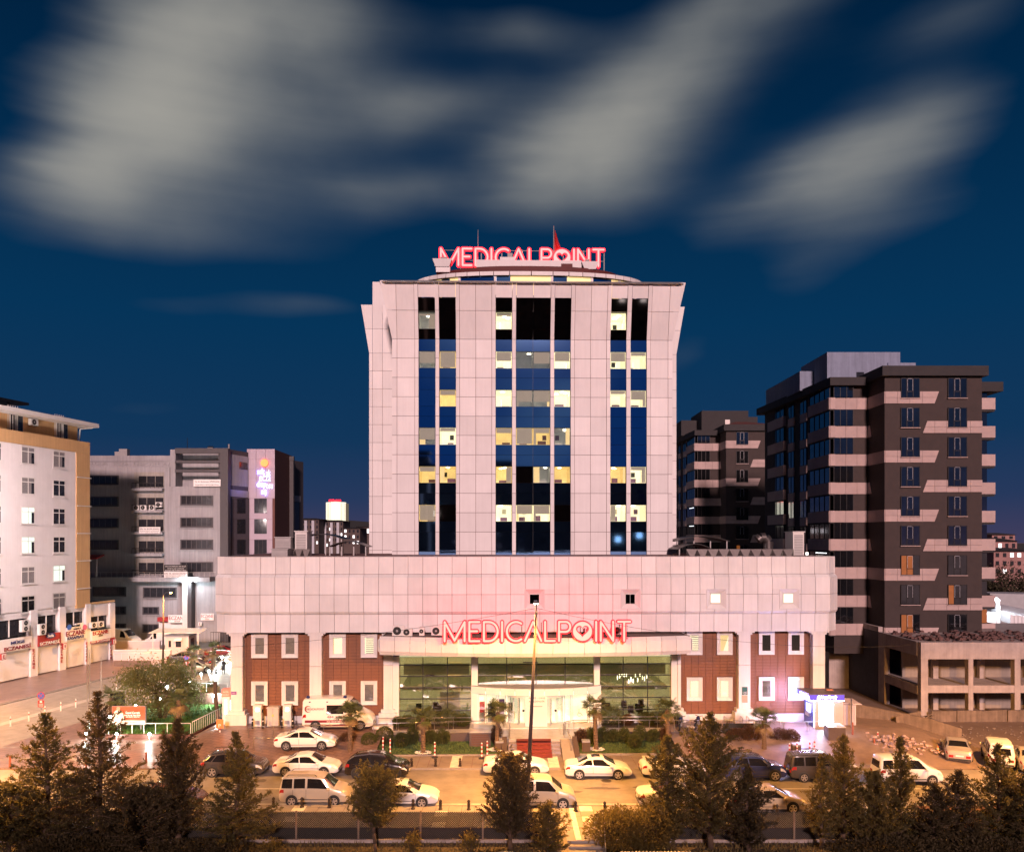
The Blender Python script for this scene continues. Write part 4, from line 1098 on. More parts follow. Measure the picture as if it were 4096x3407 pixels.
def heart_ring(mb, cx, cz, ro, sc, y0, y1, n=28):
    vo, vi = [], []
    for i in range(n):
        t = 2 * math.pi * i / n
        hx = 16 * math.sin(t) ** 3; hz_ = 13 * math.cos(t) - 5 * math.cos(2 * t) - 2 * math.cos(3 * t) - math.cos(4 * t)
        vi.append((cx + hx / 17 * sc, cz + (hz_ + 2) / 17 * sc)); vo.append((cx + ro * math.sin(t), cz + ro * math.cos(t)))
    vs = [(p[0], y0, p[1]) for p in vo] + [(p[0], y0, p[1]) for p in vi] + [(p[0], y1, p[1]) for p in vo] + [(p[0], y1, p[1]) for p in vi]
    fs = []
    for i in range(n):
        j = (i + 1) % n
        fs += [(i, n + i, n + j, j), (2 * n + j, 3 * n + j, 3 * n + i, 2 * n + i), (i, j, 2 * n + j, 2 * n + i), (n + j, n + i, 3 * n + i, 3 * n + j)]
    return mb.add(vs, fs)
LET = [('M', 145, 315), ('E', 337, 430), ('D', 450, 572), ('I', 590, 607), ('C', 628, 758), ('A', 768, 910), ('L', 925, 1015), ('P', 1033, 1135), ('O', 1145, 1300), ('I', 1320, 1337), ('N', 1357, 1468), ('T', 1492, 1600)]
NEON2 = mat('neon_roof_core', (1, .4, .4), .5, var=0, emit=(1, .11, .10), es=1.7)
def neon_sign(root, tx, z0, z1, v, sw, cm=NEON):
    for ch, a, b in LET:
        u0, u1 = tx(a) + sw / 2, tx(b) - sw / 2
        za, zb = z0 + sw / 2, z1 - sw / 2
        core, rim = MB(), MB()
        if ch == 'O':
            r = (tx(b) - tx(a)) / 2; c = (tx(a) + tx(b)) / 2
            heart_ring(core, c, (z0 + z1) / 2, r * .95, r * .70, v - .05, v + .0); heart_ring(rim, c, (z0 + z1) / 2, r * 1.09, r * .55, v + .004, v + .16)
        else:
            L = letter_strokes(ch)
            stroke_mesh(core, L, u0, za, u1 - u0, zb - za, sw, v - .05, v); stroke_mesh(rim, L, u0, za, u1 - u0, zb - za, sw * 2.25, v + .004, v + .16)
        o = core.build('letter', cm, root); rim.build('letter_edge', NEONR, o)
sg = hthing('illuminated_sign', 'large glowing red hospital name sign on the entrance canopy', 'sign')
v = -4.15
neon_sign(sg, lambda c: hu(1700 + c / 1.941, v), hz(2566.5, 0, v), hz(2482.5, 0, v), v, .15)
fr = MB()
for i in range(10):
    u = hu(1775 + i * 78, v + .3); fr.box(u - .03, u + .03, v + .25, v + .31, 8.6, hz(2490, 0, v))
fr.box(hu(1775, v), hu(2522, v), v + .25, v + .3, hz(2550, 0, v), hz(2545, 0, v)); fr.build('sign_frame', DARKM, sg)
sg2 = hthing('illuminated_sign', 'glowing red hospital name sign on the tower roof', 'sign')
v = VP + 5.4
k0, k1 = hu(1760, v), hu(2418, v)
neon_sign(sg2, lambda c: k0 + (k1 - k0) * (c - 145) / (1600 - 145), hz(1066, 0, v), hz(993, 0, v), v, .18, NEON2)
fr = MB(); fr.box(k0, k1, v + .3, v + .36, hz(1000, 0, v), hz(998, 0, v)); fr.box(k0, k1, v + .3, v + .36, hz(1040, 0, v), hz(1038, 0, v))
for i in range(9): u = k0 + (k1 - k0) * i / 8; fr.box(u - .05, u + .05, v + .3, v + .4, hz(1090, 0, v), hz(996, 0, v))
fr.build('sign_frame', DARKM, sg2)
# flag and aerial on the roof
fl = hthing('roof_flag', 'dark red flag hanging from a pole on the tower roof', 'flag')
u = hu(2215, v + 1); MB().tube((u, v + 1, hz(1090, 0, v)), (u, v + 1, hz(888, 0, v)), .07, .05, 8).build('pole', GREYM, fl)
def flagf(i, j):
    x = u + .08 + i * (.22 + .8 * (1 - j) ** 1.4) ; z = hz(905, 0, v) - (1 - j) * 2.15 - i * .35
    return (x, v + 1 + .18 * math.sin(i * 7 + j * 3), z)
MB().grid(flagf, 10, 10).build('cloth', mat('red_cloth', (.36, .015, .02), .85, var=.2, scale=3), fl, smooth=True)
ae_ = hthing('roof_aerial', 'thin aerial rod on the tower roof behind the first letters', 'aerial')
u = hu(1912, v + 1); MB().tube((u, v + 1, hz(1060, 0, v)), (u, v + 1, hz(905, 0, v)), .05, .025, 6).build('rod', GREYM, ae_)

# ------------------------------------------------------------------ air conditioners on the canopy
def ac_unit(label, loc, w=.9, h=.65, d=.35, rz=0, group=None, fans=1, base=HY0, hosp_frame=True):
    o = thing('air_conditioner', label, 'air conditioner', loc, rz, group)
    pbox('casing', -w / 2, w / 2, -d / 2, d / 2, .06, h + .06, WHITEM, o)
    for k in range(fans):
        cz = .06 + h * (k + .5) / fans; r = min(w * .5, h / fans * .5) * .82
        cx = -w * .08 if fans == 1 else 0
        ring_ = MB().lathe([(r, -.012), (r, .0)], 18, (cx, -d / 2 - .003, cz), 'y'); f = ring_.build('fan_grille', DARKM, o)
        MB().lathe([(r * .3, -.02), (r * .3, .0)], 10, (cx, -d / 2 - .016, cz), 'y').build('fan_hub', GREYM, f)
    for s in (-1, 1): pbox('foot', s * w * .35 - .04, s * w * .35 + .04, -d / 2, d / 2, 0, .06, DARKM, o)
    return o
def hpt(px, py, v): u = hu(px, v); x = u * hc - v * hs; y = HY0 + u * hs + v * hc; return (x, y, H - (py - HY) / F * y)
def hloc(u, v, z): return (u * hc - v * hs, HY0 + u * hs + v * hc, z)
zc = ztop - .10
for (px, w, h, v, lab) in ((1593, .95, .82, -1.4, 'first air conditioner at the left end of the canopy'), (1630, .82, .62, -1.5, 'second air conditioner from the canopy left end'), (1688, .42, .72, -1.3, 'slim side-on air conditioner on the canopy'),
                      (1748, .9, .72, -1.1, 'air conditioner on the canopy just left of the red letters'), (2360, .8, .7, -.9, 'air conditioner on the canopy behind the heart letter'), (2470, .8, .7, -.9, 'air conditioner on the canopy behind the letter N')):
    ac_unit(lab, hloc(hu(px, v), v, zc), w, h)

# ================================================================== pharmacy block on the left
WWALL = mat('white_render', (.72, .68, .68), .85, var=.06, scale=.6, streaks=.05, bump=.05)
OWALL = mat('ochre_render', (.56, .34, .155), .85, var=.08, scale=.6, streaks=.12)
SHUT = mat('white_shutter', (.72, .70, .70), .45, var=.05)
WFRAME = mat('white_window_frame', (.66, .63, .60), .5, var=.05)
DGL = mat('dark_window_glass', (.025, .026, .032), .08, var=.3, scale=1.5, spec=.7)
CURT2 = mat('net_curtain', (.20, .185, .19), .9, var=.4, scale=9)
LITW = mat('lit_window', (.6, .7, .65), .9, var=.25, scale=6, emit=(.75, .95, .85), es=.55)
REDS = mat('sign_red', (.33, .028, .03), .45, var=.08)
NAVY = mat('sign_navy', (.035, .04, .15), .5, var=.1)
SIGNW = mat('sign_white', (.76, .74, .72), .4, var=.05)
ph = thing('pharmacy_block', 'white apartment block with ochre edges over shuttered pharmacies at left', 'building', (S0.x, S0.y, 0), math.atan2(SD.y, SD.x))
def fs(px, d=0.0):
    k = (px - CX) / F; ox, oy = S0.x + SN.x * d, S0.y + SN.y * d
    return (k * oy - ox) / (SD.x - k * SD.y)
def fz(py, px, d=0.0):
    s = fs(px, d); Y = S0.y + SN.y * d + SD.y * s
    return H - (py - HY) / F * Y
sE, sA = fs(357), fs(454)           # end of the block, end of the low annex
zsof = fz(2452, 20)                 # underside of the upper floors
zor = fz(1500 + 515 / 1.941, 2)     # lower edge of the ochre band
ztopw = fz(1500 + 525 / 1.941, 357) # top of the facade wall
zcor = fz(1710, 357)
sL = -26.0
pbox('upper_wall', sL, fs(303), .0, 12, zsof, zor, WWALL, ph)
pbox('ochre_band', sL, sE, -.10, 12, zor + .01, ztopw, OWALL, ph)
pbox('ochre_pier', fs(303) + .01, sE, -.10, 12, zsof - .4, zor - .005, OWALL, ph)
for y in (1911, 2024, 2133, 2242, 2352):
    z = fz(y, 340); pbox('pier_ledge', fs(305), sE + .15, -.22, .3, z - .05, z + .05, WFRAME, ph)
# penthouse
pbox('penthouse_wall', sL, fs(310, -1.2) , 1.2, 11, ztopw, fz(1703, 330, -1.2), OWALL, ph)
pbox('roof_eave', sL, sE + .7, -.9, 12.5, fz(1702, 357, .9) - .05, fz(1692, 357, .9) + .12, WFRAME, ph)
pbox('roof_deck', sL, sE - 1, 1.4, 11, fz(1692, 357, .9) + .12, fz(1692, 357, .9) + .3, GREYM, ph)
for (a, b) in ((37, 90), (223, 269)):
    s0, s1 = fs(a, -1.2), fs(b, -1.2); z0 = ztopw + .05
    w = pbox('penthouse_window', s0, s1, 1.12, 1.22, z0, z0 + 2.5, WFRAME, ph)
    for k in range(2):
        e0 = s0 + (s1 - s0) * (k * .5) + .1
        MB().box(e0, e0 + (s1 - s0) * .5 - .16, 1.09, 1.115, z0 + .12, z0 + 2.35).build('pane', DGL, ph)
    for k in range(5): pbox('window_bar', s0 - .6 + k * .35, s0 - .55 + k * .35, .8, .85, z0, z0 + 3.0, WFRAME, ph)
pts = [(fs(312, -1), 1.0, fz(1700, 320)), (sE + .4, -.2, fz(1706, 340)), (fs(318, -1), .9, fz(1712, 325)), (fs(315, -1), 1.0, ztopw)]
MB().path(pts, .09, 6).build('drain_pipe', WFRAME, ph)
# pergola on the roof
for k in range(3): pbox('roof_post', fs(120) - k * 6, fs(120) - k * 6 + .15, 3, 3.15, fz(1692, 357, .9), fz(1600, 120), DARKM, ph)
MB().hexa([(sL, 2.2, fz(1582, -20)), (fs(122, -2), 2.2, fz(1607, 122)), (fs(122, -2), 2.2, fz(1597, 122)), (sL, 2.2, fz(1572, -20))], (0, 5, 0)).build('roof_shelter', DARKM, ph)
# windows
rowsy = [1500 + v / 1.941 for v in (558, 793, 1023, 1253, 1486, 1712)] + [2381]
c2, c3 = (fs(85), fs(139)), (fs(212), fs(260))
wwid = 2.02
pitch = (c3[0] + c3[1]) / 2 - (c2[0] + c2[1]) / 2
c2c = (c2[0] + c2[1]) / 2
cols = [c2c + k * pitch for k in (1, 0, -1, -2, -3)]
hgt = fz(1787, 112) - fz(1855, 112)
for r, y in enumerate(rowsy):
    zt = fz(y, 112)
    for c, sc in enumerate(cols):
        if sc - wwid < sL: continue
        s0, s1 = sc - wwid / 2, sc + wwid / 2
        w = MB()
        for a, b, e, f in ((s0, s1, zt - .09, zt), (s0, s1, zt - hgt, zt - hgt + .09), (s0, s0 + .09, zt - hgt, zt), (s1 - .09, s1, zt - hgt, zt), (sc - .05, sc + .05, zt - hgt + .09, zt - .09), (s0 + .09, s1 - .09, zt - .62, zt - .52)):
            w.box(a, b, -.035, .06, e, f)
        o = w.build('window', WFRAME, ph)
        islit = (c == 1 and r in (2, 3)) or (c == 0 and r == 4)
        cur = rng.random() < .55 or islit
        pbox('pane', s0 + .05, s1 - .05, -.012, -.004, zt - hgt + .05, zt - .05, (LITW if islit else CURT2) if cur else DGL, o)
        if cur and rng.random() < .6: pbox('open_gap', sc + .5, s1 - .1, -.02, -.013, zt - hgt + .1, zt - .65, DGL, o)
        pbox('sill', s0 - .1, s1 + .1, -.14, .0, zt - hgt - .12, zt - hgt - .02, WWALL, o)
# low annex past the end of the block
zan = fz(2408, 440)
pbox('annex_wall', sE + .02, sA, .0, 10, fz(2462, 400), zan, WWALL, ph)
pbox('annex_parapet', sE + .02, sA + .1, -.1, .3, zan, zan + .25, OWALL, ph)
# shop storey: piers, mezzanine glass, shutters, boards
piers = [(-75, -40), (116, 144), (232, 257), (338, 357), (434, 454)]
zmz0, zmz1 = fz(2560, 60), fz(2452, 20)
pbox('shop_core', sL, sA, 1.6, 10, 0, zsof, DGL, ph)
for (a, b) in piers: 
    pbox('shop_pier', fs(a), fs(b), -.25, 1.5, 0, zsof if b < 400 else zan - .1, WWALL, ph)
bayx = [(-40, 116), (144, 232), (257, 338), (357, 434)]
for i, (a, b) in enumerate(bayx):
    s0, s1 = fs(a) + .02, fs(b) - .02
    zs0 = .25; zb0 = [fz(2600, 60), fz(2578, 190), fz(2556, 300), fz(2560, 395)][i]; 
    zb1 = [fz(2550, 60), fz(2533, 190), fz(2505, 300), fz(2518, 395)][i]
    sh = MB(); n = 34
    for k in range(n):
        z = zs0 + (zb0 - zs0) * k / n; h = (zb0 - zs0) / n
        sh.add([(s0, .02, z), (s1, .02, z), (s1, -.03, z + h * .5), (s0, -.03, z + h * .5), (s1, .02, z + h), (s0, .02, z + h)], [(0, 1, 2, 3), (3, 2, 4, 5)])
    sh.build('roller_shutter', SHUT, ph)
    pbox('sign_board', s0 - .05, s1 + .05, -.38, -.1, zb0, zb1, SIGNW if i != 1 else REDS, ph)
    # glazing over the board
    w = pbox('mezzanine_window', s0, s1, .25, .32, zb1 + .15, (zsof if i < 3 else zan - .5) - .05, DGL, ph)
    if i < 3: pbox('lintel', s0, s1, .1, .3, zsof - .85, zsof - .003, WWALL, ph)
    for k in range(3 + (i == 0)):
        ss = s0 + (s1 - s0) * k / 2.0 if k < 3 else s0
        pbox('mullion', min(ss, s1 - .1), min(ss, s1 - .1) + .1, .15, .248, zb1 + .15, zsof if i < 3 else zan - .5, WFRAME, ph)
def shopw(s, px, py, w, h, m, d=.42, bold=.012):
    ss = fs(px, d); return writing(s, (ss, -d, fz(py, px, d)), w, h, m, ph, 0, .03, bold)
SIGNR = mat('sign_letters_maroon', (.24, .03, .05), .5, var=.1)
shopw('MÜGE', 72, 2566, 2.0, .42, NAVY); shopw('ECZANESİ', 72, 2586, 3.9, .58, SIGNR)
shopw('ECZANESİ', 200, 2567, 3.1, .52, SIGNW)
oval = MB().lathe([(1, -.05), (1, .0)], 22, (0, 0, 0), 'y').build('oval_badge', NAVY, ph); s_ = fs(203, .5); oval.location = (s_, -.5, fz(2541, 203, .5)); oval.scale = (.72, 1, .34)
shopw('Seda', 203, 2541, .95, .36, SIGNW, .58)
pbox('sign_board', fs(176), fs(222), -.5, -.4, fz(2556, 203), fz(2534, 203), REDS, ph)
shopw('ECZANE', 303, 2530, 3.3, .62, SIGNR); shopw('KASAPBASI', 303, 2548, 2.8, .38, NAVY)
pbox('sign_board', fs(292), fs(325), -.36, -.2, fz(2519, 308), fz(2491, 308), SIGNW, ph)
shopw('PHARMACY', 309, 2513, 1.25, .2, BLACK, .40, 0); shopw('ECZANE', 309, 2501, 1.0, .26, BLACK, .40, 0)
for px, m in ((277, mat('sign_blue', (.03, .12, .45), .5)), (339, mat('sign_pink', (.5, .12, .25), .5))):
    o = MB().lathe([(.36, -.05), (.36, .0)], 18, (0, 0, 0), 'y').build('round_badge', m, ph); o.location = (fs(px, .45), -.45, fz(2508, px, .45))
shopw('ECZANE', 403, 2528, 2.9, .52, REDS); shopw('ZER', 403, 2540, .8, .26, BLACK, bold=0)
pbox('sign_board', fs(355), fs(450), -.42, -.1, fz(2566, 400), fz(2556, 400), REDS, ph); shopw('ZER ECZANESİ', 402, 2562, 3.6, .26, SIGNW, .46)
for px, py in ((135, 2622), (247, 2598), (347, 2594), (444, 2598)):      # vertical lettering on piers
    for k, ch in enumerate('ECZANE'):
        shopw(ch, px, py - 22 + k * 13.5, .30, .32, REDS, .30, .005)
for px, py in ((12, 2625), (258, 2583), (456, 2565)):                    # projecting E boxes
    s_ = fs(px, .9); z = fz(py, px, .9)
    pbox('projecting_sign', s_ - .33, s_ + .33, -1.0, -.8, z - .36, z + .36, REDS, ph); pbox('projecting_sign_face', s_ - .27, s_ + .27, -1.02, -1.0, z - .30, z + .30, SIGNW, ph)
    writing('E', (s_, -1.04, z), .3, .4, REDS, ph, 0, .01, .01)
def wall_ac(parent, s, y, z, w, h, fans, label):
    o = ac_unit(label, (0, 0, 0), w, h, .45, 0, None, fans)
    c, s_ = math.cos(math.atan2(SD.y, SD.x)), math.sin(math.atan2(SD.y, SD.x))
    o.location = (S0.x + c * s - s_ * y, S0.y + s_ * s + c * y, z); o.rotation_euler = (0, 0, math.atan2(SD.y, SD.x)); return o
wall_ac(ph, fs(97, .6), -.6, fz(2527, 97, .6), 1.05, 1.35, 2, 'tall twin-fan air conditioner over the leftmost pharmacy board')
wall_ac(ph, fs(166, .6), -.6, fz(2540, 166, .6), 1.0, 1.3, 2, 'tall twin-fan air conditioner above the red pharmacy board')
wall_ac(ph, fs(372, .6), -.6, fz(2512, 372, .6), 1.0, .72, 1, 'left of two air conditioners above the end pharmacy')
wall_ac(ph, fs(400, .6), -.6, fz(2508, 400, .6), 1.0, .72, 1, 'right of two air conditioners above the end pharmacy')
wall_ac(ph, fs(126, -1.1), .85, fz(1704, 126, -1.1), 1.1, .8, 1, 'small air conditioner on the ochre penthouse wall')

# ================================================================== office block behind (with the blue lettered sign)
GWALL = mat('stained_render', (.33, .325, .34), .9, var=.12, scale=.5, streaks=.20, bump=.06)  # streaks are stains; the grey tone stands for weaker light on white paint
GDARK = mat('charcoal_cladding', (.055, .05, .055), .6, var=.1)
OFY = 122.0
of = thing('office_block', 'stained pale office block with charcoal corner frame and blue lettered sign', 'building', (0, 0, 0))
def ox(px, Y=OFY): return (px - CX) / F * Y
def oz(py, Y=OFY): return H - (py - HY) / F * Y
xl, xr = ox(240), ox(883)
pbox('wall', xl, ox(679), OFY, OFY + 18, 0, oz(1868), GWALL, of)
pbox('top_storey', xl, ox(683), OFY + 3, OFY + 17, oz(1868), oz(1822, OFY + 3), GWALL, of)
pbox('wall', ox(679), xr - .02, OFY - .02, OFY + 18, 0, oz(1945), GWALL, of)
pbox('stair_wall', ox(682), ox(703), OFY - .1, OFY + 12, oz(1945), oz(1798), GWALL, of)
pbox('set_back_wall', ox(703), xr - .05, OFY + 2.6, OFY + 17, oz(1945), oz(1806), GWALL, of)
for (a, b) in ((1793, 1814), (1842, 1852), (1878, 1889)): pbox('frame_beam', ox(703), ox(908), OFY - .3, OFY + .4, oz(b), oz(a), GDARK, of)
pbox('corner_column', xr, ox(915), OFY - .32, OFY + .8, 0, oz(1793), GDARK, of)
def bandwin(px0, px1, y0, y1, n, lit=None):
    w = pbox('window', ox(px0), ox(px1), OFY - .12, OFY + .02, oz(y1), oz(y0), GDARK, of)
    pwid = (ox(px1) - ox(px0) - .3) / n
    for k in range(n):
        e = ox(px0) + .15 + k * pwid
        MB().box(e + .05, e + pwid - .05, OFY - .15, OFY - .125, oz(y1) + .2, oz(y0) - .12).build('pane', DGL if not lit else lit, of)
    pbox('sill', ox(px0) - .1, ox(px1) + .1, OFY - .3, OFY - .13, oz(y1) - .12, oz(y1) - .02, GWALL, of)
for r in range(4):
    bandwin(300, 475, 1901 + r * 86.2, 1939 + r * 86.2, 7); 
    if r < 3: bandwin(722, 853, 1981 + r * 88.2, 2021 + r * 88.2, 6)
bandwin(722, 853, 2247, 2290, 6)
bandwin(373, 505, 2346, 2384, 5); bandwin(573, 708, 2348, 2391, 5); bandwin(455, 505, 2424, 2456, 2); bandwin(571, 637, 2426, 2457, 3); bandwin(455, 505, 2492, 2530, 2); bandwin(571, 637, 2495, 2529, 3)
# recessed balconies in the middle
for r in range(5):
    y0 = 1888 + r * 86.5
    pbox('balcony_recess', ox(537), ox(657), OFY - .06, OFY + .01, oz(y0 + 62), oz(y0), mat('recess_shade', (.33, .31, .28), .9, var=.1, streaks=.2), of)
    for k in range(3): MB().box(ox(556) + k * 1.28, ox(556) + k * 1.28 + 1.2, OFY - .1, OFY - .065, oz(y0 + 60), oz(y0 + 16)).build('pane', DGL, of)
    pbox('balcony_floor', ox(536), ox(658), OFY - .9, OFY - .06, oz(y0 + 76), oz(y0 + 66), GWALL, of)
    b = MB(); b.box(ox(538), ox(657), OFY - .86, OFY - .82, oz(y0 + 46), oz(y0 + 44))
    for k in range(9): x = ox(538) + k * (ox(657) - ox(538)) / 8; b.box(x - .02, x + .02, OFY - .86, OFY - .82, oz(y0 + 66), oz(y0 + 45))
    b.build('balcony_rail', DARKM, of)
n_ac = ('bottom left', 'bottom second', 'bottom third', 'upper right')
for k, (px, py) in enumerate(((555, 2042), (582, 2042), (617, 2042), (643, 2030))): ac_unit('%s air conditioner on the cluttered office block balcony' % n_ac[k], (ox(px), OFY - .55, oz(py)), .95, .75, .4)
# lower terrace storey and rail
pbox('terrace_slab', xl, ox(862), OFY - 2.4, OFY - .15, oz(2326, OFY - 2.4), oz(2308, OFY - 2.4), GWALL, of)
b = MB(); zt = oz(2288, OFY - 2.3); b.box(xl, ox(862, OFY - 2.3), OFY - 2.32, OFY - 2.28, zt - .04, zt + .02)
for k in range(30): x = xl + k * (ox(862) - xl) / 29; b.box(x - .025, x + .025, OFY - 2.32, OFY - 2.28, oz(2312, OFY - 2.3), zt)
b.build('terrace_rail', STEEL, of)
MB().hexa([(ox(330), OFY - 2.5, oz(2238)), (ox(422), OFY - 2.5, oz(2234)), (ox(422), OFY - 2.5, oz(2229)), (ox(330), OFY - 2.5, oz(2233))], (0, 2.2, .5)).build('awning', REDP, of)
pbox('awning_post', ox(416), ox(420), OFY - 2.4, OFY - 2.3, oz(2310), oz(2232), WHITEP, of)
# right hand flank, going back
SDX = .29
def side(t, y0, y1, name, m, off=0.0, t1=None, th=.3):
    """flank piece between depth t and t1 (metres back), heights as pixel rows at the corner distance"""
    x0, x1 = xr + .6 + SDX * t + off, xr + .6 + SDX * t1 + off
    z0, z1 = oz(y1), oz(y0)
    return MB().hexa([(x0, OFY + t, z0), (x1, OFY + t1, z0), (x1, OFY + t1, z1), (x0, OFY + t, z1)], (-th, .1, 0)).build(name, m, of)
side(0, 1793, 2400, 'flank_wall', GDARK, 0, 22, 1.0)
side(0.8, 1812, 1938, 'flank_wall', GWALL, .06, 8.5, .05)
side(1.0, 1985, 2250, 'curtain_wall', DGL, .10, 7.0, .06); side(1.0, 1955, 1983, 'louvre_band', GREYM, .1, 8.0, .05)
side(15.5, 1985, 2250, 'curtain_wall', DGL, .10, 20.5, .06); side(15.5, 1955, 1983, 'louvre_band', GREYM, .1, 21.0, .05)
w = side(3.4, 1838, 1866, 'window', DGL, .14, 5.4, .06)
SGP = mat('sign_tower_panel', (.40, .33, .40), .5, var=.05, rnd=.04)
for r in range(5):
    for c in range(3):
        y0 = 1796 + r * 39.5
        x0 = ox(988, OFY + 6) + c * (ox(1100, OFY + 6) - ox(988, OFY + 6)) / 3; x1 = x0 + (ox(1100, OFY + 6) - ox(988, OFY + 6)) / 3
        pbox('sign_tower_panel', x0 + .02, x1 - .02, OFY + 5.9, OFY + 6, oz(y0 + 39, OFY + 6), oz(y0, OFY + 6), SGP, of)
pbox('sign_tower', ox(988, OFY + 6) + .03, ox(1100, OFY + 6) - .03, OFY + 6.01, OFY + 16, 0, oz(1797, OFY + 6), JOINT, of)
for r in range(4):
    y0 = 1994 + r * 82
    pbox('sign_tower_panel', ox(998, OFY + 6), ox(1090, OFY + 6), OFY + 5.92, OFY + 6, oz(y0 + 82, OFY + 6) + .03, oz(y0, OFY + 6), SGP, of)
    pbox('window', ox(1018, OFY + 6), ox(1068, OFY + 6), OFY + 5.86, OFY + 5.915, oz(y0 + 58, OFY + 6), oz(y0 - 4 + 4, OFY + 6), DGL, of)
    for k in (1, 2): x = ox(1018 + k * 16.6, OFY + 6); pbox('mullion', x - .04, x + .04, OFY + 5.83, OFY + 5.858, oz(y0 + 58, OFY + 6), oz(y0, OFY + 6), DARKM, of)
for (a, b, c, d) in ((1102, 1178, 1826, 1842), (1102, 1150, 1884, 1892), (1102, 1150, 1914, 1922)): pbox('frame_beam', ox(a, OFY + 15), ox(b, OFY + 15), OFY + 14.5, OFY + 15, oz(d, OFY + 15), oz(c, OFY + 15), GDARK, of)
pbox('frame_column', ox(1150, OFY + 15), ox(1176, OFY + 15), OFY + 14.6, OFY + 15.4, 0, oz(1826, OFY + 15), GDARK, of)
# glowing blue words on the sign tower
sgn = thing('illuminated_sign', 'glowing blue lettered wall sign with orange dot on the office block', 'sign', (0, 0, 0))
BLUEL = mat('blue_neon', (.6, .65, 1), .5, var=0, emit=(.20, .20, 1.0), es=5.0)
PALEL = mat('pale_letters', (.75, .75, .85), .5, var=0, emit=(.6, .6, 1), es=.8)
ORG = mat('orange_neon', (1, .3, .1), .5, var=0, emit=(1, .08, .015), es=3)
Ys = OFY + 5.7
for s, c, w, m, y, h in (('selç', 1044, 30, BLUEL, 1888, 30), ('uk', 1074, 20, PALEL, 1890, 26), ('ecza', 1060, 46, PALEL, 1914, 24), ('dep', 1046, 38, BLUEL, 1939, 32), ('osu', 1078, 28, PALEL, 1945, 20), ('aş', 1056, 22, BLUEL, 1970, 26)):
    writing(s, (ox(c, Ys), Ys, oz(y, Ys)), ox(c + w / 2, Ys) - ox(c - w / 2, Ys), h / F * Ys, m, sgn, 0, .05, .012)
MB().lathe([(.62, -.08), (.62, .0)], 20, (ox(1058, Ys), Ys, oz(1851, Ys)), 'y').build('orange_disc', ORG, sgn)
# dim letters on the old roof sign
rs = thing('roof_lettering', 'row of unlit pale letters along the office block roof edge', 'sign', (0, 0, 0))
for s, a, b in (('SELÇUK', 340, 430), ('ECZA', 455, 512), ('DEPOSU', 535, 632), ('A.Ş.', 650, 680)):
    writing(s, (ox((a + b) / 2), OFY + .1, oz(1855)), ox(b) - ox(a), 16 / F * OFY, GREYM, rs, 0, .05)
pbox('rail', ox(357), ox(680), OFY + .15, OFY + .2, oz(1846), oz(1844), STEEL, rs)
# doctors' boards
def board(label, px0, px1, y0, y1, lines, Y, dark=False, parent=None, bg=None, fg=None):
    o = thing('sign_board', label, 'sign', (0, 0, 0))
    pbox('board', ox(px0, Y), ox(px1, Y), Y, Y + .1, oz(y1, Y), oz(y0, Y), bg or (BLACK if dark else SIGNW), o)
    for (s, fx0, fx1, fy, fh) in lines:
        W, Hh = ox(px1, Y) - ox(px0, Y), oz(y0, Y) - oz(y1, Y)
        writing(s, (ox(px0, Y) + W * (fx0 + fx1) / 2, Y - .02, oz(y0, Y) - Hh * fy), W * (fx1 - fx0), Hh * fh, fg or (SIGNW if dark else BLACK), o, 0, .01)
    return o
board('white doctor name board on the upper balcony of the office block', 774, 882, 1917, 1945, [('Op. Dr. Burhanettin GÖNÜLDAŞ', .05, .95, .32, .26), ('KULAK.BURUN ve BOĞAZ (KBB) UZMANI', .07, .93, .78, .2)], OFY - .5)
board('white doctor name board on the middle balcony of the office block', 556, 641, 2107, 2132, [('OPR. DR. SEZGİN SÖNMEZ', .04, .96, .28, .3), ('KADIN HASTALIKLARI ve DOĞUM UZMANI', .06, .94, .62, .16), ('KAT: 4  DAİRE : 7   0532 216 51 85', .1, .9, .87, .1)], OFY - 1.0)
board('black doctor name board on the terrace rail of the office block', 656, 749, 2258, 2284, [('Uzm.Dr.Mehmet Ali ELÇİ', .06, .94, .24, .24), ('NÖROLOJİ UZMANI', .15, .85, .58, .2), ('Gsm:0552 284 76 80/Kat:4 No:6', .05, .95, .86, .16)], OFY - 2.9, dark=True)
board('white doctor name board hung under the black board on the terrace', 656, 749, 2285, 2310, [('OPR. DR. SEZGİN SÖNMEZ', .02, .98, .3, .34), ('KADIN HASTALIKLARI ve DOĞUM UZMANI', .05, .95, .64, .2), ('KAT: 4   DAİRE : 7   0532 216 51 85', .1, .9, .88, .12)], OFY - 2.9)
# ground floor pharmacy of that block
pbox('shop_band', ox(643), ox(762), OFY - 1.2, OFY - .2, oz(2482), oz(2465), REDS, of)
pbox('shop_shutter', ox(640), ox(742), OFY - .4, OFY - .2, oz(2580), oz(2482), SHUT, of)
board('white pharmacy board with maroon capitals over the distant shop front', 673, 745, 2459, 2490, [('ECZANE', .05, .95, .38, .46), ('ŞEYDA', .35, .65, .82, .2)], OFY - 1.4, fg=SIGNR)
pbox('light_column', ox(745), ox(765), OFY - 1.5, OFY - .3, 0, oz(2318), WHITEP, of)
pbox('dark_column', ox(766), ox(782), OFY - 1.6, OFY - .3, 0, oz(2318), GDARK, of)
pbox('side_shop_wall', ox(782), ox(870, OFY + 6), OFY + .5, OFY + 6, 0, oz(2300), GWALL, of)
pbox('dark_fascia', ox(790), ox(868), OFY + .2, OFY + .48, oz(2400), oz(2345), mat('dark_red_fascia', (.05, .012, .014), .6, var=.1), of)
writing('CREDIT', (ox(830), OFY + .15, oz(2384)), 4.2, .9, mat('dull_red_letters', (.3, .03, .03), .5, emit=(1, .1, .08), es=.12), of, 0, .02)
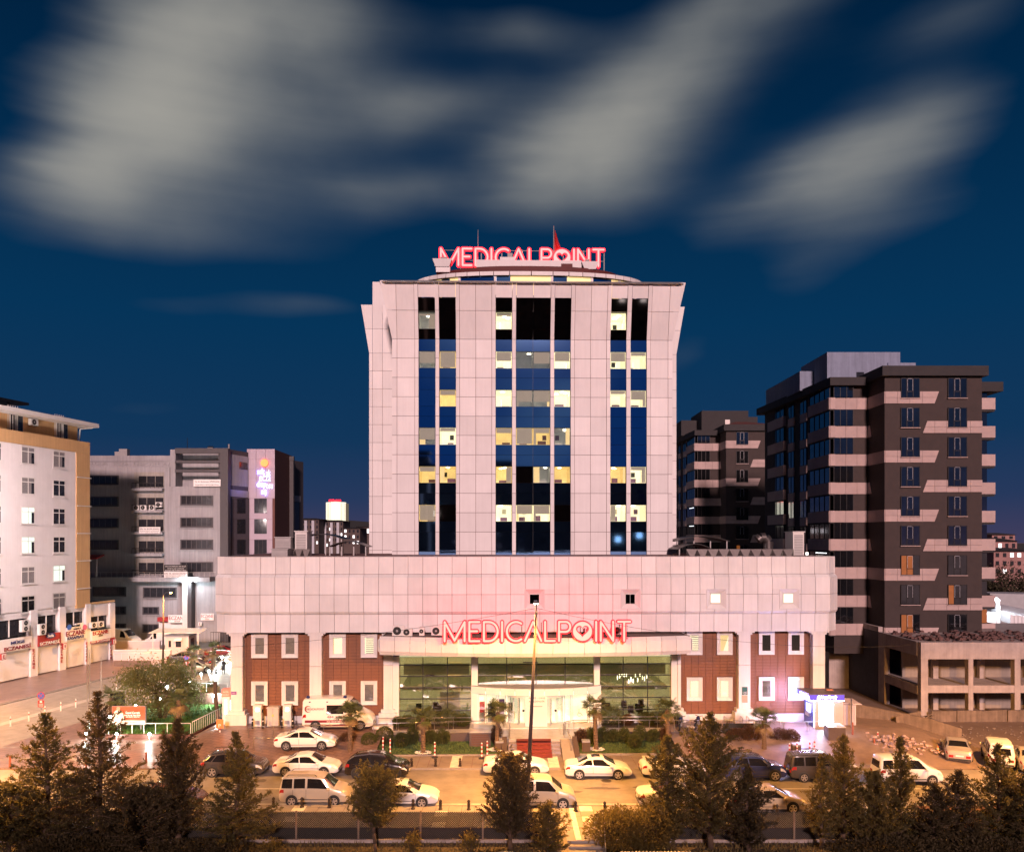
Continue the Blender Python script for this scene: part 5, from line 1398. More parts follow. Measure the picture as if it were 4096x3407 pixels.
board('white pharmacy board beside the hospital corner over a side entrance', 803, 855, 2453, 2480, [('ECZANE', .05, .95, .38, .5), ('ŞEYDA', .35, .65, .82, .2)], OFY - .3, fg=SIGNR)
board('small white letter E box sign beside the distant pharmacy', 793, 806, 2488, 2502, [('E', .25, .75, .5, .7)], OFY - .8, fg=SIGNR)
pbox('side_shutter', ox(780), ox(858), OFY + .2, OFY + .4, 0, oz(2490), SHUT, of)
# roof clutter
pbox('roof_duct', ox(407), ox(425), OFY + 4, OFY + 5, oz(1862, OFY + 4), oz(1806, OFY + 4), GREYM, of); pbox('roof_duct', ox(425), ox(458), OFY + 4, OFY + 5, oz(1822, OFY + 4), oz(1795, OFY + 4), GREYM, of)
MB().tube((ox(697), OFY + 5, oz(1800)), (ox(697), OFY + 5, oz(1735)), .06, .03, 6).build('aerial', DARKM, of)
MB().tube((ox(774), OFY + 6, oz(1776)), (ox(796), OFY + 6, oz(1776)), .38, None, 12).build('water_tank', STEEL, of)
MB().box(ox(805), ox(862), OFY + 7, OFY + 9, oz(1800), oz(1782)).build('solar_frame', DARKM, of); MB().tube((ox(842), OFY + 8, oz(1782)), (ox(842), OFY + 8, oz(1752)), .22, None, 8).build('flue', STEEL, of)

# ================================================================== two dark apartment blocks on the right
BRN = mat('dark_brown_brick', (.040, .028, .026), .8, var=.16, scale=1.5, bump=.1, bscale=20)
CHR = mat('charcoal_brick', (.027, .025, .027), .8, var=.16, scale=1.5)
BEI = mat('beige_stone_panel', (.42, .32, .30), .7, var=.10, scale=1.5, rnd=.06)
NIGHTG = mat('night_window_glass', (.22, .235, .27), .05, metal=.97, var=.25, scale=.7)
DASH = mat('film_strip', (.6, .6, .65), .6, var=.1)
def apartment(label, ox_, oy_, oz_, floors, simple=False, pent=GREYM):
    o = thing('apartment_block', label, 'building', (ox_, oy_, oz_), 0, None)
    zt = 34.1
    bt = [31.56 - 3.0 * i for i in range(floors)]
    zbase = bt[-1] - 3.2
    # walls
    pbox('front_wall', 0, 9.9, .05, 20, zbase, zt - 1.0, BRN, o)
    pbox('return_wall', -3.6, -.005, 3.85, 24, zbase, zt - 1.2, BRN, o)
    MB().prism([(-3.62, 3.9), (-3.62, 20), (-4.8, 23.5), (-4.8, 23.4)][:0] or [(-3.65, 3.9), (-3.65, 23.2), (-4.75, 23.2)], zbase, zt - 1.2).build('flank_wall', BRN, o)
    pbox('parapet', -.45, 10.3, -.45, 20, zt - 1.0, zt, CHR, o)
    MB().prism([(-4.3, 3.1), (-.46, 3.1), (-.46, 24), (-5.6, 24)], zt - 1.3, zt - .45).build('parapet', CHR, o)
    pbox('side_wall', 9.92, 12.4, 4.4, 20, zbase, zt - 1.9, BRN, o); pbox('parapet', 10.31, 14.1, 3.3, 20, zt - 1.9, zt - .9, CHR, o)
    # roof: red tiles and stair heads
    MB().add([(0, .5, zt), (9.5, .5, zt), (9.5, 18, zt), (0, 18, zt), (3.2, 6, zt + 1.3), (5, 6, zt + 1.3)], [(0, 1, 5, 4), (1, 2, 5), (2, 3, 4, 5), (3, 0, 4)]).build('tiled_roof', mat('dark_red_tiles', (.10, .03, .025), .8, var=.3, scale=4), o)
    if pent is GREYM:
        pbox('roof_house', -3.4, 4.6, 6.2, 14, zt - .6, zt + 2.9, mat('bluish_render', (.22, .26, .36), .85, var=.1, streaks=.2), o); pbox('roof_house', 3.2, 6.2, 6.0, 9, zt, zt + 1.7, MATS['bluish_render'], o)  # grey-blue render, darkened to stand for the missing front light
        pbox('roof_house', -5.0, -3.45, 10, 22, zt - .6, zt + 1.6, MATS['bluish_render'], o); pbox('roof_house_window', -.2, .6, 6.1, 6.18, zt - .2, zt + .7, DGL, o)
    else:
        pbox('roof_house', -2.4, 5.4, 6.2, 14, zt - .6, zt + 3.2, CHR, o); pbox('roof_house', 5.4, 7.0, 6.4, 9, zt, zt + 2.2, CHR, o); pbox('roof_house', -5.2, -2.4, 9, 20, zt - .6, zt + 2.0, CHR, o)
        pbox('roof_house_window', 1.5, 2.3, 6.1, 6.18, zt + .9, zt + 1.7, WFRAME, o)
    for i, z in enumerate(bt):
        zb = z - 1.22
        low = z < 16
        def slant(x0, x1, l, r):      # front band with slanted ends, cut into slabs
            n = max(2, round((x1 - x0) / 1.25)); g = .012
            for k in range(n):
                a, b = x0 + (x1 - x0) * k / n + g, x0 + (x1 - x0) * (k + 1) / n - g
                sa = l if k == 0 else 0; sb = r if k == n - 1 else 0
                for (w0, w1, t0, t1) in ((zb, (zb + z) / 2 - g, 0, .5), ((zb + z) / 2 + g, z, .5, 1)):
                    MB().slab_xz([(a + sa * t0, w0), (b + sb * t0, w0), (b + sb * t1, w1), (a + sa * t1, w1)], -.06, .04).build('stone_panel', BEI, o)
        if i % 2 == 0:
            slant(-.0, 5.04, 0, .45)
            MB().box(-.06, -.0, .0, 3.78, zb, z).build('stone_band', BEI, o)
        else:
            slant(3.83, 9.9, .45, 0)
            MB().hexa([(-.05, 3.79, zb), (-.05, 2.9, zb), (-.05, 3.3, z), (-.05, 3.79, z)], (.04, 0, 0)).build('stone_band', BEI, o)
        for k in range(3):
            MB().box(-3.6 + k * 1.2 + .012, -2.4 + k * 1.2 - .012, 3.75, 3.84, zb, z).build('stone_panel', BEI, o)
        # front windows
        for (a, b) in ((1.58, 3.52), (6.38, 8.32)):
            z1, z0 = z + 1.37, z - .66
            w = MB()
            for p, q, e, f in ((a, b, z1 - .06, z1), (a, b, z0, z0 + .06), (a, a + .06, z0, z1), (b - .06, b, z0, z1), (a + .58, a + .65, z0, z1), (a + 1.22, a + 1.29, z0, z1), (a + .65, a + 1.22, z0 + .62, z0 + .69)): w.box(p, q, -.10, -.068, e, f)
            wo_ = w.build('window', DARKM, o)
            amber = low and (i + (a > 4)) % 2 == 0
            for (p, q) in ((a + .06, a + .58), (a + .65, a + 1.22), (a + 1.29, b - .06)):
                pbox('pane', p, q, -.083, -.075, z0 + .06, z1 - .06, NIGHTG if not (amber and (p < a + .5 or rng.random() < .4)) else ROOM['amber'], wo_)
            d = MB()
            for k in range(9):
                zz = z0 + .75 + k * .13
                for xx in (a + .66, a + 1.18): d.box(xx, xx + .03, -.112, -.104, zz, zz + .08)
            for k in range(4): d.box(a + .68 + k * .13, a + .76 + k * .13, -.112, -.104, z1 - .1, z1 - .07)
            d.build('film_strip', DASH, wo_)['kind'] = 'stuff'
            pbox('sill', a - .05, b + .05, -.16, -.0, z0 - .08, z0 - .01, BEI, wo_)
            # dark reveal right of the opening
        # balcony box at the front-left corner and along the flank
        pbox('balcony_glass', -3.75, -1.7, 3.60, 3.74, z + .05, z + 1.72, NIGHTG, o)
        for k in range(4): pbox('balcony_mullion', -3.75 + k * .68, -3.70 + k * .68, 3.57, 3.598, z + .05, z + 1.72, DARKM, o)
        for (ya, yb, off) in ((3.6, 9.6, .0), (16.4, 22.4, -.75)):
            xo = -4.15 + off * .6
            for k in range(4):
                y0_, y1_ = ya + (yb - ya) * k / 4 + .01, ya + (yb - ya) * (k + 1) / 4 - .01
                pbox('balcony_panel', xo - .1, xo, y0_, y1_, zb, z, BEI, o)
            pbox('balcony_floor', xo, -3.6, ya, yb, zb - .12, zb + .05, CHR, o)
            pbox('balcony_panel', xo, -3.61, ya - .1, ya - .005, zb, z, BEI, o)
            litb = (not simple and i in (6, 7)) or (simple and i in (4, 5))
            pbox('balcony_glass', xo + .05, xo + .1, ya + .1, yb - .1, z + .03, z + 1.6, NIGHTG, o)
            for k in range(5): y_ = ya + .1 + (yb - ya - .3) * k / 4; pbox('balcony_mullion', xo + .0, xo + .048, y_, y_ + .08, z + .03, z + 1.6, DARKM, o)
            if litb: pbox('balcony_light', xo + .02, xo + .046, ya + 1, ya + 4, z + 1.44, z + 1.52, mat('cool_strip_light', (1, 1, 1), .5, var=0, emit=(.9, .95, 1), es=2.0), o)
        for (ya, yb) in ((10.4, 12.2), (13.9, 15.6)):
            xx = -3.62 - (ya - 3.9) / 19.3 * 1.05
            pbox('window', xx - .16, xx - .02, ya, yb, z - .5, z + 1.4, NIGHTG, o)
            pbox('window_bar', xx - .2, xx - .165, ya + .8, ya + .9, z - .5, z + 1.4, DARKM, o)
            pbox('stone_panel', xx - .2, xx - .02, ya - .1, yb + .1, z - 1.5, z - .52, BEI, o)
        # balconies on the far right edge
        pbox('balcony_panel', 9.92, 13.5, 3.7, 3.8, zb, z, BEI, o); pbox('balcony_floor', 9.92, 13.5, 3.82, 10, zb - .22, zb + .05, CHR, o); pbox('balcony_panel', 13.4, 13.49, 3.82, 10, zb + .06, z, BEI, o)
        pbox('balcony_glass', 9.93, 12.75, 3.95, 4.0, z + .05, z + 1.5, NIGHTG if i != 8 else ROOM['amber'], o)
    return o
apA = apartment('dark brown apartment block with beige zigzag bands above the concrete shell', 38.4, 81.4, 0, 9)
apB = apartment('more distant dark banded apartment block beside the hospital tower', 34.85, 127.5, .6, 9, True, CHR)

# ================================================================== unfinished concrete shell
sh = thing('concrete_shell', 'unfinished concrete frame building with open bays at right', 'building', (37.9, 73.4, 0))
def sx(px): return (px - CX) / F * 73.4 - 37.9
zr, zb1, zb2, zb3 = 7.1, 5.57, 3.16, 2.47
for (a, b) in ((3684, 3712), (3874, 3893), (4059, 4082), (4240, 4262)):
    pbox('column', sx(a), sx(b), 0, .6, -.4, zb1 - .002, CONC, sh)
pbox('roof_beam', sx(3684) - .02, 26, -.03, .6, zb1, zr, CONC, sh)
pbox('floor_beam', sx(3712) + .01, 26, .03, .55, zb3, zb2, CONC, sh)
pbox('roof_slab', .02, 26, .62, 16.5, zr - .45, zr - .03, CONC, sh)
pbox('floor_slab', .32, 26, .62, 15, zb3 + .1, zb2 - .1, CONC, sh)
CONC2 = mat('inner_concrete', (.30, .25, .21), .9, var=.2, scale=.7, streaks=.15)
pbox('inner_wall', .8, 26, 5.0, 5.3, -.3, zr - .5, CONC2, sh)
pbox('inner_floor', .4, 26, .65, 6, -.3, .02, DIRT, sh)
for x in (3.4, 7.9): pbox('inner_column', x, x + .5, 4.2, 4.7, 0, zr - .5, CONC, sh)
# left flank
pbox('inner_wall', 2.4, 2.7, 5.32, 12, -.3, zr - .5, CONC2, sh)
for (ya, yb) in ((7.0, 8.3),): pbox('side_column', -.02, .5, ya, yb, -.6, zb1 + .2, CONC, sh)
pbox('side_beam', -.03, .3, .62, 8.3, zb1 + .2, zr, CONC, sh); pbox('side_beam', .0, .3, .62, 6.99, 2.2, 3.0, CONC, sh)
DKW = mat('tar_coated_wall', (.05, .045, .055), .8, var=.2)  # solid wall, far darker than the raw concrete
pbox('side_wall', .0, .4, 8.31, 15.5, -1.5, zr, DKW, sh)
pbox('side_parapet', -.02, .42, 8.31, 15.5, zr + .002, zr + .5, CONC, sh)
pbox('side_pier', -2.2, -.02, 15.4, 16.6, -.5, zr + .4, CONC, sh)
RUB = mat('rubble_stone', (.11, .06, .055), .95, var=.4, scale=3)
def rubble(name, label, fn, n, s0, s1, seed, m=RUB, parent=None):
    r = random.Random(seed); mb = MB()
    for k in range(n):
        x, y, z = fn(r); s = r.uniform(s0, s1)
        pts = [(x + s * r.uniform(.5, 1) * dx_, y + s * r.uniform(.5, 1) * dy_, z + s * .7 * r.uniform(.4, 1) * dz_) for dx_, dy_, dz_ in ((-1, -1, -.3), (1, -1, -.3), (1, 1, -.3), (-1, 1, -.3), (-.7, -.7, 1), (.7, -.7, 1), (.7, .7, 1), (-.7, .7, 1))]
        mb.add(pts, [(0, 3, 2, 1), (4, 5, 6, 7), (0, 1, 5, 4), (1, 2, 6, 5), (2, 3, 7, 6), (3, 0, 4, 7)])
    o = mb.build(name, m, parent); o['kind'] = 'stuff'
    if not parent: o['label'] = label; o['category'] = 'rubble'
    return o
rubble('roof_rubble', None, lambda r: (r.uniform(.3, 20), r.uniform(.7, 7.6), zr - .02 + r.uniform(0, .2)), 420, .06, .34, 5, RUB, sh)
# hoarding boards along the foot of the shell
PLY = mat('weathered_plywood', (.20, .145, .105), .9, var=.3, scale=1.4, streaks=.3)
hd = thing('site_hoarding', 'row of weathered boards along the foot of the concrete shell', 'hoarding', (37.9, 72.6, 0))
for k in range(9):
    a = .6 + k * 2.3
    MB().slab_xz([(a, -.2), (a + 2.25, -.2), (a + 2.25, 1.05 + rng.uniform(-.08, .08)), (a, 1.05 + rng.uniform(-.08, .08))], rng.uniform(-.05, .05), .12).build('board', PLY, hd)
hb = thing('fallen_hoarding', 'long leaning boards fallen by the excavation edge', 'hoarding', (0, 0, 0))
for (p, q, y0, y1, t0, t1) in ((3495, 3590, 2862, 2960, 2905, 2870), (3590, 3690, 2868, 2950, 2868, 2845)):
    a0, a1 = gp(p, 2945), gp(q, 2925)
    za, zb_ = H - (t0 - HY) / F * a0[1], H - (t1 - HY) / F * a1[1]
    MB().hexa([(a0[0], a0[1], -.1), (a1[0], a1[1], -.1), (a1[0], a1[1] + .3, zb_), (a0[0], a0[1] + .3, za)], (0, .08, 0)).build('board', PLY, hb)
ps = thing('timber_pile', 'small crossed heap of broken timber at the shell corner', 'timber', gp(3705, 2900))
for k in range(12):
    a = rng.uniform(0, 6.28); z = rng.uniform(.1, .9)
    MB().tube((-.8 * math.cos(a), -.5 * math.sin(a), z), (.8 * math.cos(a), .5 * math.sin(a), rng.uniform(.1, 1.0)), .05, None, 4).build('plank', PLY, ps)
rubble('rubble_heap', 'heap of pinkish broken rubble beside the cash kiosk', lambda r: (lambda t, k: (28.6 + 5.2 * t + r.gauss(0, .5), 63.2 + r.gauss(0, .9) - 1.5 * t, .3 + max(0, .9 - abs(t - .3) * 1.2) * r.random()))(r.random(), 0), 520, .03, .22, 8, mat('pink_rubble', (.34, .24, .22), .95, var=.4, scale=4))
rubble('lot_gravel', 'scattered stones over the dirt parking lot', lambda r: (r.uniform(28, 50), r.uniform(58.5, 71), r.uniform(.02, .05)), 900, .02, .09, 9, mat('gravel', (.26, .21, .18), .95, var=.4, scale=4))
# trench wall and earth slope left of the shell
structure('trench_slope', MB().add([(27.5, 70, 1.0), (37.8, 70, -.4), (37.8, 80, -.4), (27.5, 80, 1.2), (35.5, 66.5, .3), (29, 67, .7)], [(0, 1, 2, 3), (5, 4, 1, 0)]), mat('trench_earth', (.13, .085, .075), .95, var=.4, scale=1.5, bump=.4, bscale=4))
structure('retaining_slab', MB().add([(30.2, 69.4, -.2), (37.6, 66.2, -.2), (37.6, 66.2, .9), (35.5, 67.0, 1.5), (30.2, 69.4, 2.3), (30.2, 69.9, -.2), (37.6, 66.7, -.2), (37.6, 66.7, .9), (35.5, 67.5, 1.5), (30.2, 69.9, 2.3)], [(0, 1, 2, 3, 4), (9, 8, 7, 6, 5), (4, 3, 8, 9), (3, 2, 7, 8), (2, 1, 6, 7)]), PLY)

# ================================================================== far things
hills = MB()
def hill(i, j):
    x = -1500 + 3000 * i; y = 420 + 900 * j
    z = (30 * math.exp(-((x + 190) / 190) ** 2) + 9 * math.exp(-((x - 330) / 330) ** 2) + 5) * math.sin(math.pi * min(1, j * 1.3)) - 1
    return (x, y, z)
structure('hills', hills.grid(hill, 60, 12), mat('hill_ground', (.035, .035, .03), .95, var=.3, scale=.02), smooth=True)
ht = thing('hotel_tower', 'distant pale floodlit hotel tower with vertical ribs and red roof letters', 'building', (0, 0, 0))
Yh = 520.0
def qx(px, Y): return (px - CX) / F * Y
def qz(py, Y): return H - (py - HY) / F * Y
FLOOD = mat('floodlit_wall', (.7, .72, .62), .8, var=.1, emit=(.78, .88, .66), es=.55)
for k in range(14):
    a = 1304 + k * 5.7
    pbox('rib', qx(a, Yh), qx(a + 3.6, Yh), Yh - (2 if 3 < k < 11 else 0), Yh + 3, qz(2100, Yh), qz(2006 + abs(k - 6.5) * .4, Yh), FLOOD, ht)
pbox('dark_glazing', qx(1304, Yh), qx(1384, Yh), Yh + .5, Yh + 9, qz(2100, Yh), qz(2012, Yh), mat('brown_glazing', (.10, .07, .05), .3, var=.4, scale=.6, emit=(1, .8, .4), es=.10), ht)
writing('GREEN PARK', (qx(1344, Yh), Yh - 3, qz(2002, Yh)), qx(1368, Yh) - qx(1320, Yh), 7 / F * Yh, NEONR, ht, 0, .2)
def farblock(label, px0, px1, y0, y1, Y, nfl, nwin, wall, roofm, litp=.12, strip=True, roof=6):
    o = thing('distant_house', label, 'building', (0, 0, 0))
    x0, x1, zt, zb = qx(px0, Y), qx(px1, Y), qz(y0, Y), min(0, qz(y1, Y))
    pbox('wall', x0, x1, Y, Y + 14, zb, zt, wall, o)
    xm = (x0 + x1) / 2
    MB().add([(x0 - .8, Y - .8, zt), (x1 + .8, Y - .8, zt), (x1 + .8, Y + 15, zt), (x0 - .8, Y + 15, zt), (xm - 2, Y + 7, zt + roof / F * Y), (xm + 2, Y + 7, zt + roof / F * Y)], [(0, 1, 5, 4), (1, 2, 5), (2, 3, 4, 5), (3, 0, 4)]).build('roof', roofm, o)
    fh = (zt - qz(y1, Y)) / nfl
    for r in range(nfl):
        for c in range(nwin):
            a = x0 + (x1 - x0) * (c + .25) / nwin; b = x0 + (x1 - x0) * (c + .7) / nwin; z = zt - (r + .75) * fh
            l = rng.random() < litp
            pbox('window', a, b, Y - .12, Y - .02, z, z + fh * .5, mat('far_lit_window', (1, 1, 1), .5, var=0, emit=(.9, .95, .95), es=1.2) if l else DGL, o)
    if strip:
        for c in (0.22, .5, .78): pbox('pilaster', x0 + (x1 - x0) * c - .5, x0 + (x1 - x0) * c + .5, Y - .35, Y - .13, zb, zt - .5, mat('far_white_strip', (.45, .47, .52), .8), o)
    return o
FB = mat('far_brown_wall', (.09, .07, .065), .9, var=.2, scale=.3); FR = mat('far_dark_roof', (.03, .025, .025), .9)
farblock('distant brown apartment row with white strips behind the office block', 1172, 1275, 2076, 2180, 300, 5, 8, FB, FR)
farblock('distant brown apartment row with white strips below the hotel tower', 1280, 1372, 2084, 2190, 310, 5, 8, FB, FR)
farblock('low distant lit house at the foot of the dark hill beside the tower', 1374, 1440, 2112, 2180, 280, 3, 4, FB, FR, .3, False, 4)
farblock('low distant house with bright open porch beside the tower edge', 1425, 1500, 2106, 2140, 330, 1, 4, FB, FR, .5, False, 3)
FP = mat('far_pink_wall', (.30, .17, .16), .9, var=.15, scale=.4)
farblock('distant pink apartment house with rows of windows at the right edge', 3975, 4150, 2203, 2300, 200, 3, 6, FP, FR, .2, False, 12)
farblock('upper distant pink house with dark tiled roof at the right edge', 3960, 4068, 2164, 2200, 240, 1, 4, FP, FR, .3, False, 14)
farblock('small far house with roof clutter on the right skyline', 3968, 4060, 2138, 2160, 300, 1, 3, FP, FR, .1, False, 8)
# white lit shed with curved roof beyond the dark block
wsd = thing('curved_roof_shed', 'white floodlit shed with ribbed curved roof at the right edge', 'building', (0, 0, 0))
Yw = 104.0
WL_ = mat('white_shed_wall', (.75, .77, .8), .6, var=.05)
pbox('wall', qx(3930, Yw), qx(4003, Yw), Yw, Yw + 6, 0, qz(2448, Yw), WL_, wsd); pbox('chimney', qx(3984, Yw), qx(3999, Yw), Yw - .1, Yw + 1, 0, qz(2396, Yw), WL_, wsd)
for k in range(18):
    t0, t1 = k / 18, (k + 1) / 18
    f = lambda t: (qx(4003, Yw) + t * 9, qz(2452 + 48 * (t ** 1.3), Yw))
    (xa, za), (xb, zb_) = f(t0), f(t1)
    MB().hexa([(xa, Yw - 2, za - 1.2), (xb - .06, Yw - 2, zb_ - 1.2), (xb - .06, Yw - 2, zb_), (xa, Yw - 2, za)], (0, 9, 1.2)).build('roof_rib', WL_, wsd)
MB().prism([(qx(3960, Yw + 14), Yw + 14), (qx(4200, Yw + 14), Yw + 12), (qx(4200, Yw + 14), Yw + 18), (qx(3960, Yw + 14), Yw + 18)], 0, [qz(2372, Yw + 14), qz(2376, Yw + 14), qz(2376, Yw + 14), qz(2372, Yw + 14)]).build('rear_wall', mat('grey_shed', (.35, .36, .38), .8, var=.1), wsd)
sp_l = bpy.data.lights.new('shed_lamp', 'POINT'); sp_l.energy = 420; sp_l.color = (.85, .92, 1); sp_l.shadow_soft_size = .15
lm = thing('wall_floodlight', 'bright white floodlight on the shed chimney at right', 'lamp', (qx(3981, Yw - 1), Yw - 1.2, qz(2397, Yw - 1)))
MB().lathe([(.05, -.2), (.26, -.1), (.30, .1), (.1, .2)], 12).build('lamp_head', mat('led_glow', (1, 1, 1), .5, var=0, emit=(.9, .96, 1), es=40), lm)
lo_ = bpy.data.objects.new('light', sp_l); COL.objects.link(lo_); lo_.parent = lm; lo_.location = (0, -.6, .1)
# low red wall with rail above the shell roof
structure('roof_edge_wall', MB().box(qx(3928, 92), 75, 92, 92.4, 0, qz(2493, 92)), mat('red_lit_wall', (.30, .15, .14), .9, var=.2))

# ================================================================== plant on the podium roof
def roofbox(name, label, px0, px1, y0, y1, v, d, m, cat):
    o = hthing(name, label, cat)
    u0, u1 = hu(px0, v), hu(px1, v); z1, z0 = hz(y0, 0, v), 13.6
    pbox('casing', u0, u1, v, v + d, z0, z1, m, o)
    n = max(3, int((z1 - z0) / .16))
    for k in range(n): pbox('louvre', u0 + .12, u1 - .12, v - .05, v - .008, z0 + .1 + k * (z1 - z0 - .3) / n, z0 + .2 + k * (z1 - z0 - .3) / n, GREYM, o)
    pbox('top', u0 - .08, u1 + .08, v - .08, v + d + .08, z1, z1 + .08, m, o)
    return o
roofbox('roof_chiller', 'white louvred rooftop unit standing left of the tower', 1180, 1228, 2126, 2226, 7, 2, WHITEP, 'rooftop unit')
roofbox('roof_chiller', 'low grey rooftop unit at the podium roof left end', 1100, 1162, 2150, 2226, 6, 3, GREYM, 'rooftop unit')
roofbox('roof_chiller', 'grey box unit with pale top along the left parapet', 1086, 1150, 2197, 2226, 3, 2, GREYM, 'rooftop unit')
roofbox('roof_chiller', 'white louvred rooftop unit standing right of the tower', 3172, 3216, 2128, 2226, 7, 2, WHITEP, 'rooftop unit')
# insulated duct quilted with foil, left and right
FOIL = mat('foil_duct', (.09, .08, .078), .45, metal=.6, var=.1, bump=.3, bscale=3)
def foil_duct(label, px0, px1, y0, v, nseg):
    o = hthing('foil_duct', label, 'duct')
    u0, u1 = hu(px0, v), hu(px1, v); z1, z0 = hz(y0, 0, v), 13.6
    for k in range(nseg):
        a, b = u0 + (u1 - u0) * k / nseg, u0 + (u1 - u0) * (k + 1) / nseg; c, zc_ = (a + b) / 2, (z0 + z1) / 2
        m = MB(); P = [(a, v, z0), (b, v, z0), (b, v, z1), (a, v, z1), (c, v - .28, zc_), (a, v + 1, z1), (b, v + 1, z1)]
        m.add(P, [(0, 1, 4), (1, 2, 4), (2, 3, 4), (3, 0, 4), (3, 2, 6, 5)]); m.build('duct_section', FOIL, o)
    return o
foil_duct('foil wrapped duct along the roof edge left of the tower', 1150, 1240, 2196, 5, 3)
foil_duct('long foil wrapped duct along the roof edge right of the tower', 2745, 3175, 2196, 5, 10)
# shelter roofs on the podium
def shelter(label, px0, px1, y0, v, d):
    o = hthing('roof_shelter', label, 'shelter'); u0, u1 = hu(px0, v), hu(px1, v); z1 = hz(y0, 0, v)
    m = MB(); n = 8
    for k in range(n):
        t0, t1 = k / n, (k + 1) / n; h = lambda t: z1 - .5 + .5 * math.sin(math.pi * t)
        m.hexa([(u0 + (u1 - u0) * t0, v, h(t0)), (u0 + (u1 - u0) * t1, v, h(t1)), (u0 + (u1 - u0) * t1, v, h(t1) + .06), (u0 + (u1 - u0) * t0, v, h(t0) + .06)], (0, d, 0))
    m.build('roof_sheet', DARKM, o)
    for t in (.05, .35, .65, .95): u = u0 + (u1 - u0) * t; pbox('post', u - .05, u + .05, v + .1, v + .2, 13.6, z1 - .45, GREYM, o)
    return o
shelter('dark curved rooftop shelter left of the tower', 1165, 1375, 2136, 9, 4); shelter('lower rooftop shelter roof beside the tower left foot', 1310, 1470, 2166, 7, 3)
shelter('dark curved rooftop shelter right of the tower', 2712, 2850, 2176, 7, 4); shelter('far dark rooftop shelter right of the tower', 2700, 2920, 2145, 11, 4)
o = hthing('duct_elbow', 'fat metal ventilation elbow on the podium roof at right', 'duct')
pp = [hu(3030, 7), hu(3075, 7)]
MB().path([(hu(3030, 7), 7, hz(2160, 0, 7)), (hu(3042, 7), 7, hz(2150, 0, 7)), (hu(3060, 7), 7, hz(2150, 0, 7)), (hu(3072, 7), 7, hz(2165, 0, 7)), (hu(3074, 7), 7, 13.6)], .45, 12).build('elbow', FOIL, o, smooth='auto')
o = hthing('rooftop_lamp', 'tiny bright rooftop lamp near the podium right corner', 'lamp')
MB().lathe([(.05, -.1), (.1, 0), (.05, .1)], 8, (hu(3228, 4), 4, hz(2214, 0, 4))).build('bulb', mat('warm_bulb', (1, 1, 1), .5, var=0, emit=(1, .9, .7), es=40), o)
MB().tube((hu(3228, 4), 4, 13.6), (hu(3228, 4), 4, hz(2218, 0, 4)), .03).build('stem', DARKM, o)

# ================================================================== blocks across the street, behind the viewer (mirrored in the tower glass)
for k, (x, w, y, hh) in enumerate(((-78, 40, -70, 34), (-37, 40, -76, 40), (4, 40, -71, 37), (45, 40, -78, 33), (86, 40, -73, 38))):
    o = thing('facing_block', ('leftmost', 'second', 'middle', 'fourth', 'rightmost')[k] + ' dark block across the street mirrored in the tower glass', 'building', (x, y, -.6))
    pbox('wall', -w / 2, w / 2, -14, 0, 0, hh, mat('facing_wall', (.10, .075, .065), .9, var=.2, scale=.2), o)
    pbox('roof', -w / 2 - 1, w / 2 + 1, -15, 1, hh, hh + 1.2, FR, o)
    for r in range(int(hh / 3.2)):
        for c in range(6):
            if rng.random() < .5: continue
            a = -w / 2 + 1.5 + c * (w - 3) / 6
            pbox('window', a, a + 1.6, .02, .12, r * 3.2 + 1, r * 3.2 + 2.6, MATS['far_lit_window'] if rng.random() < .12 else DGL, o)

# ================================================================== vehicles
PWHITE = mat('white_car_paint', (.74, .73, .70), .22, var=.02, coat=.6)
PBLACK = mat('black_car_paint', (.012, .010, .011), .15, var=.02, coat=.8)
PGREY = mat('dark_grey_car_paint', (.05, .043, .042), .25, var=.02, coat=.6)
PBLUE = mat('navy_car_paint', (.02, .028, .09), .22, var=.02, coat=.7)
PSILV = mat('silver_car_paint', (.42, .38, .35), .28, metal=.3, var=.02, coat=.5)
PBEIGE = mat('beige_car_paint', (.46, .39, .28), .28, metal=.15, var=.02, coat=.5)
PGOLD = mat('champagne_car_paint', (.45, .36, .24), .28, metal=.2, var=.02, coat=.5)
PRED = mat('dark_red_car_paint', (.16, .012, .015), .22, var=.02, coat=.7)
CARGL = mat('car_window', (.012, .011, .011), .05, var=.2, scale=2, spec=.8)
TYRE = mat('tyre_rubber', (.014, .013, .013), .85, var=.1)
RIM = mat('alloy_rim', (.50, .48, .45), .3, metal=.85, var=.05)
TAIL = mat('tail_light', (.28, .015, .015), .25, var=.05, emit=(1, .04, .03), es=.05)
HEAD = mat('head_light', (.62, .60, .56), .12, var=.05, spec=.9)
TRIM = mat('black_trim', (.02, .019, .018), .6, var=.05)
PLATE = mat('number_plate', (.7, .7, .68), .5, var=.05)
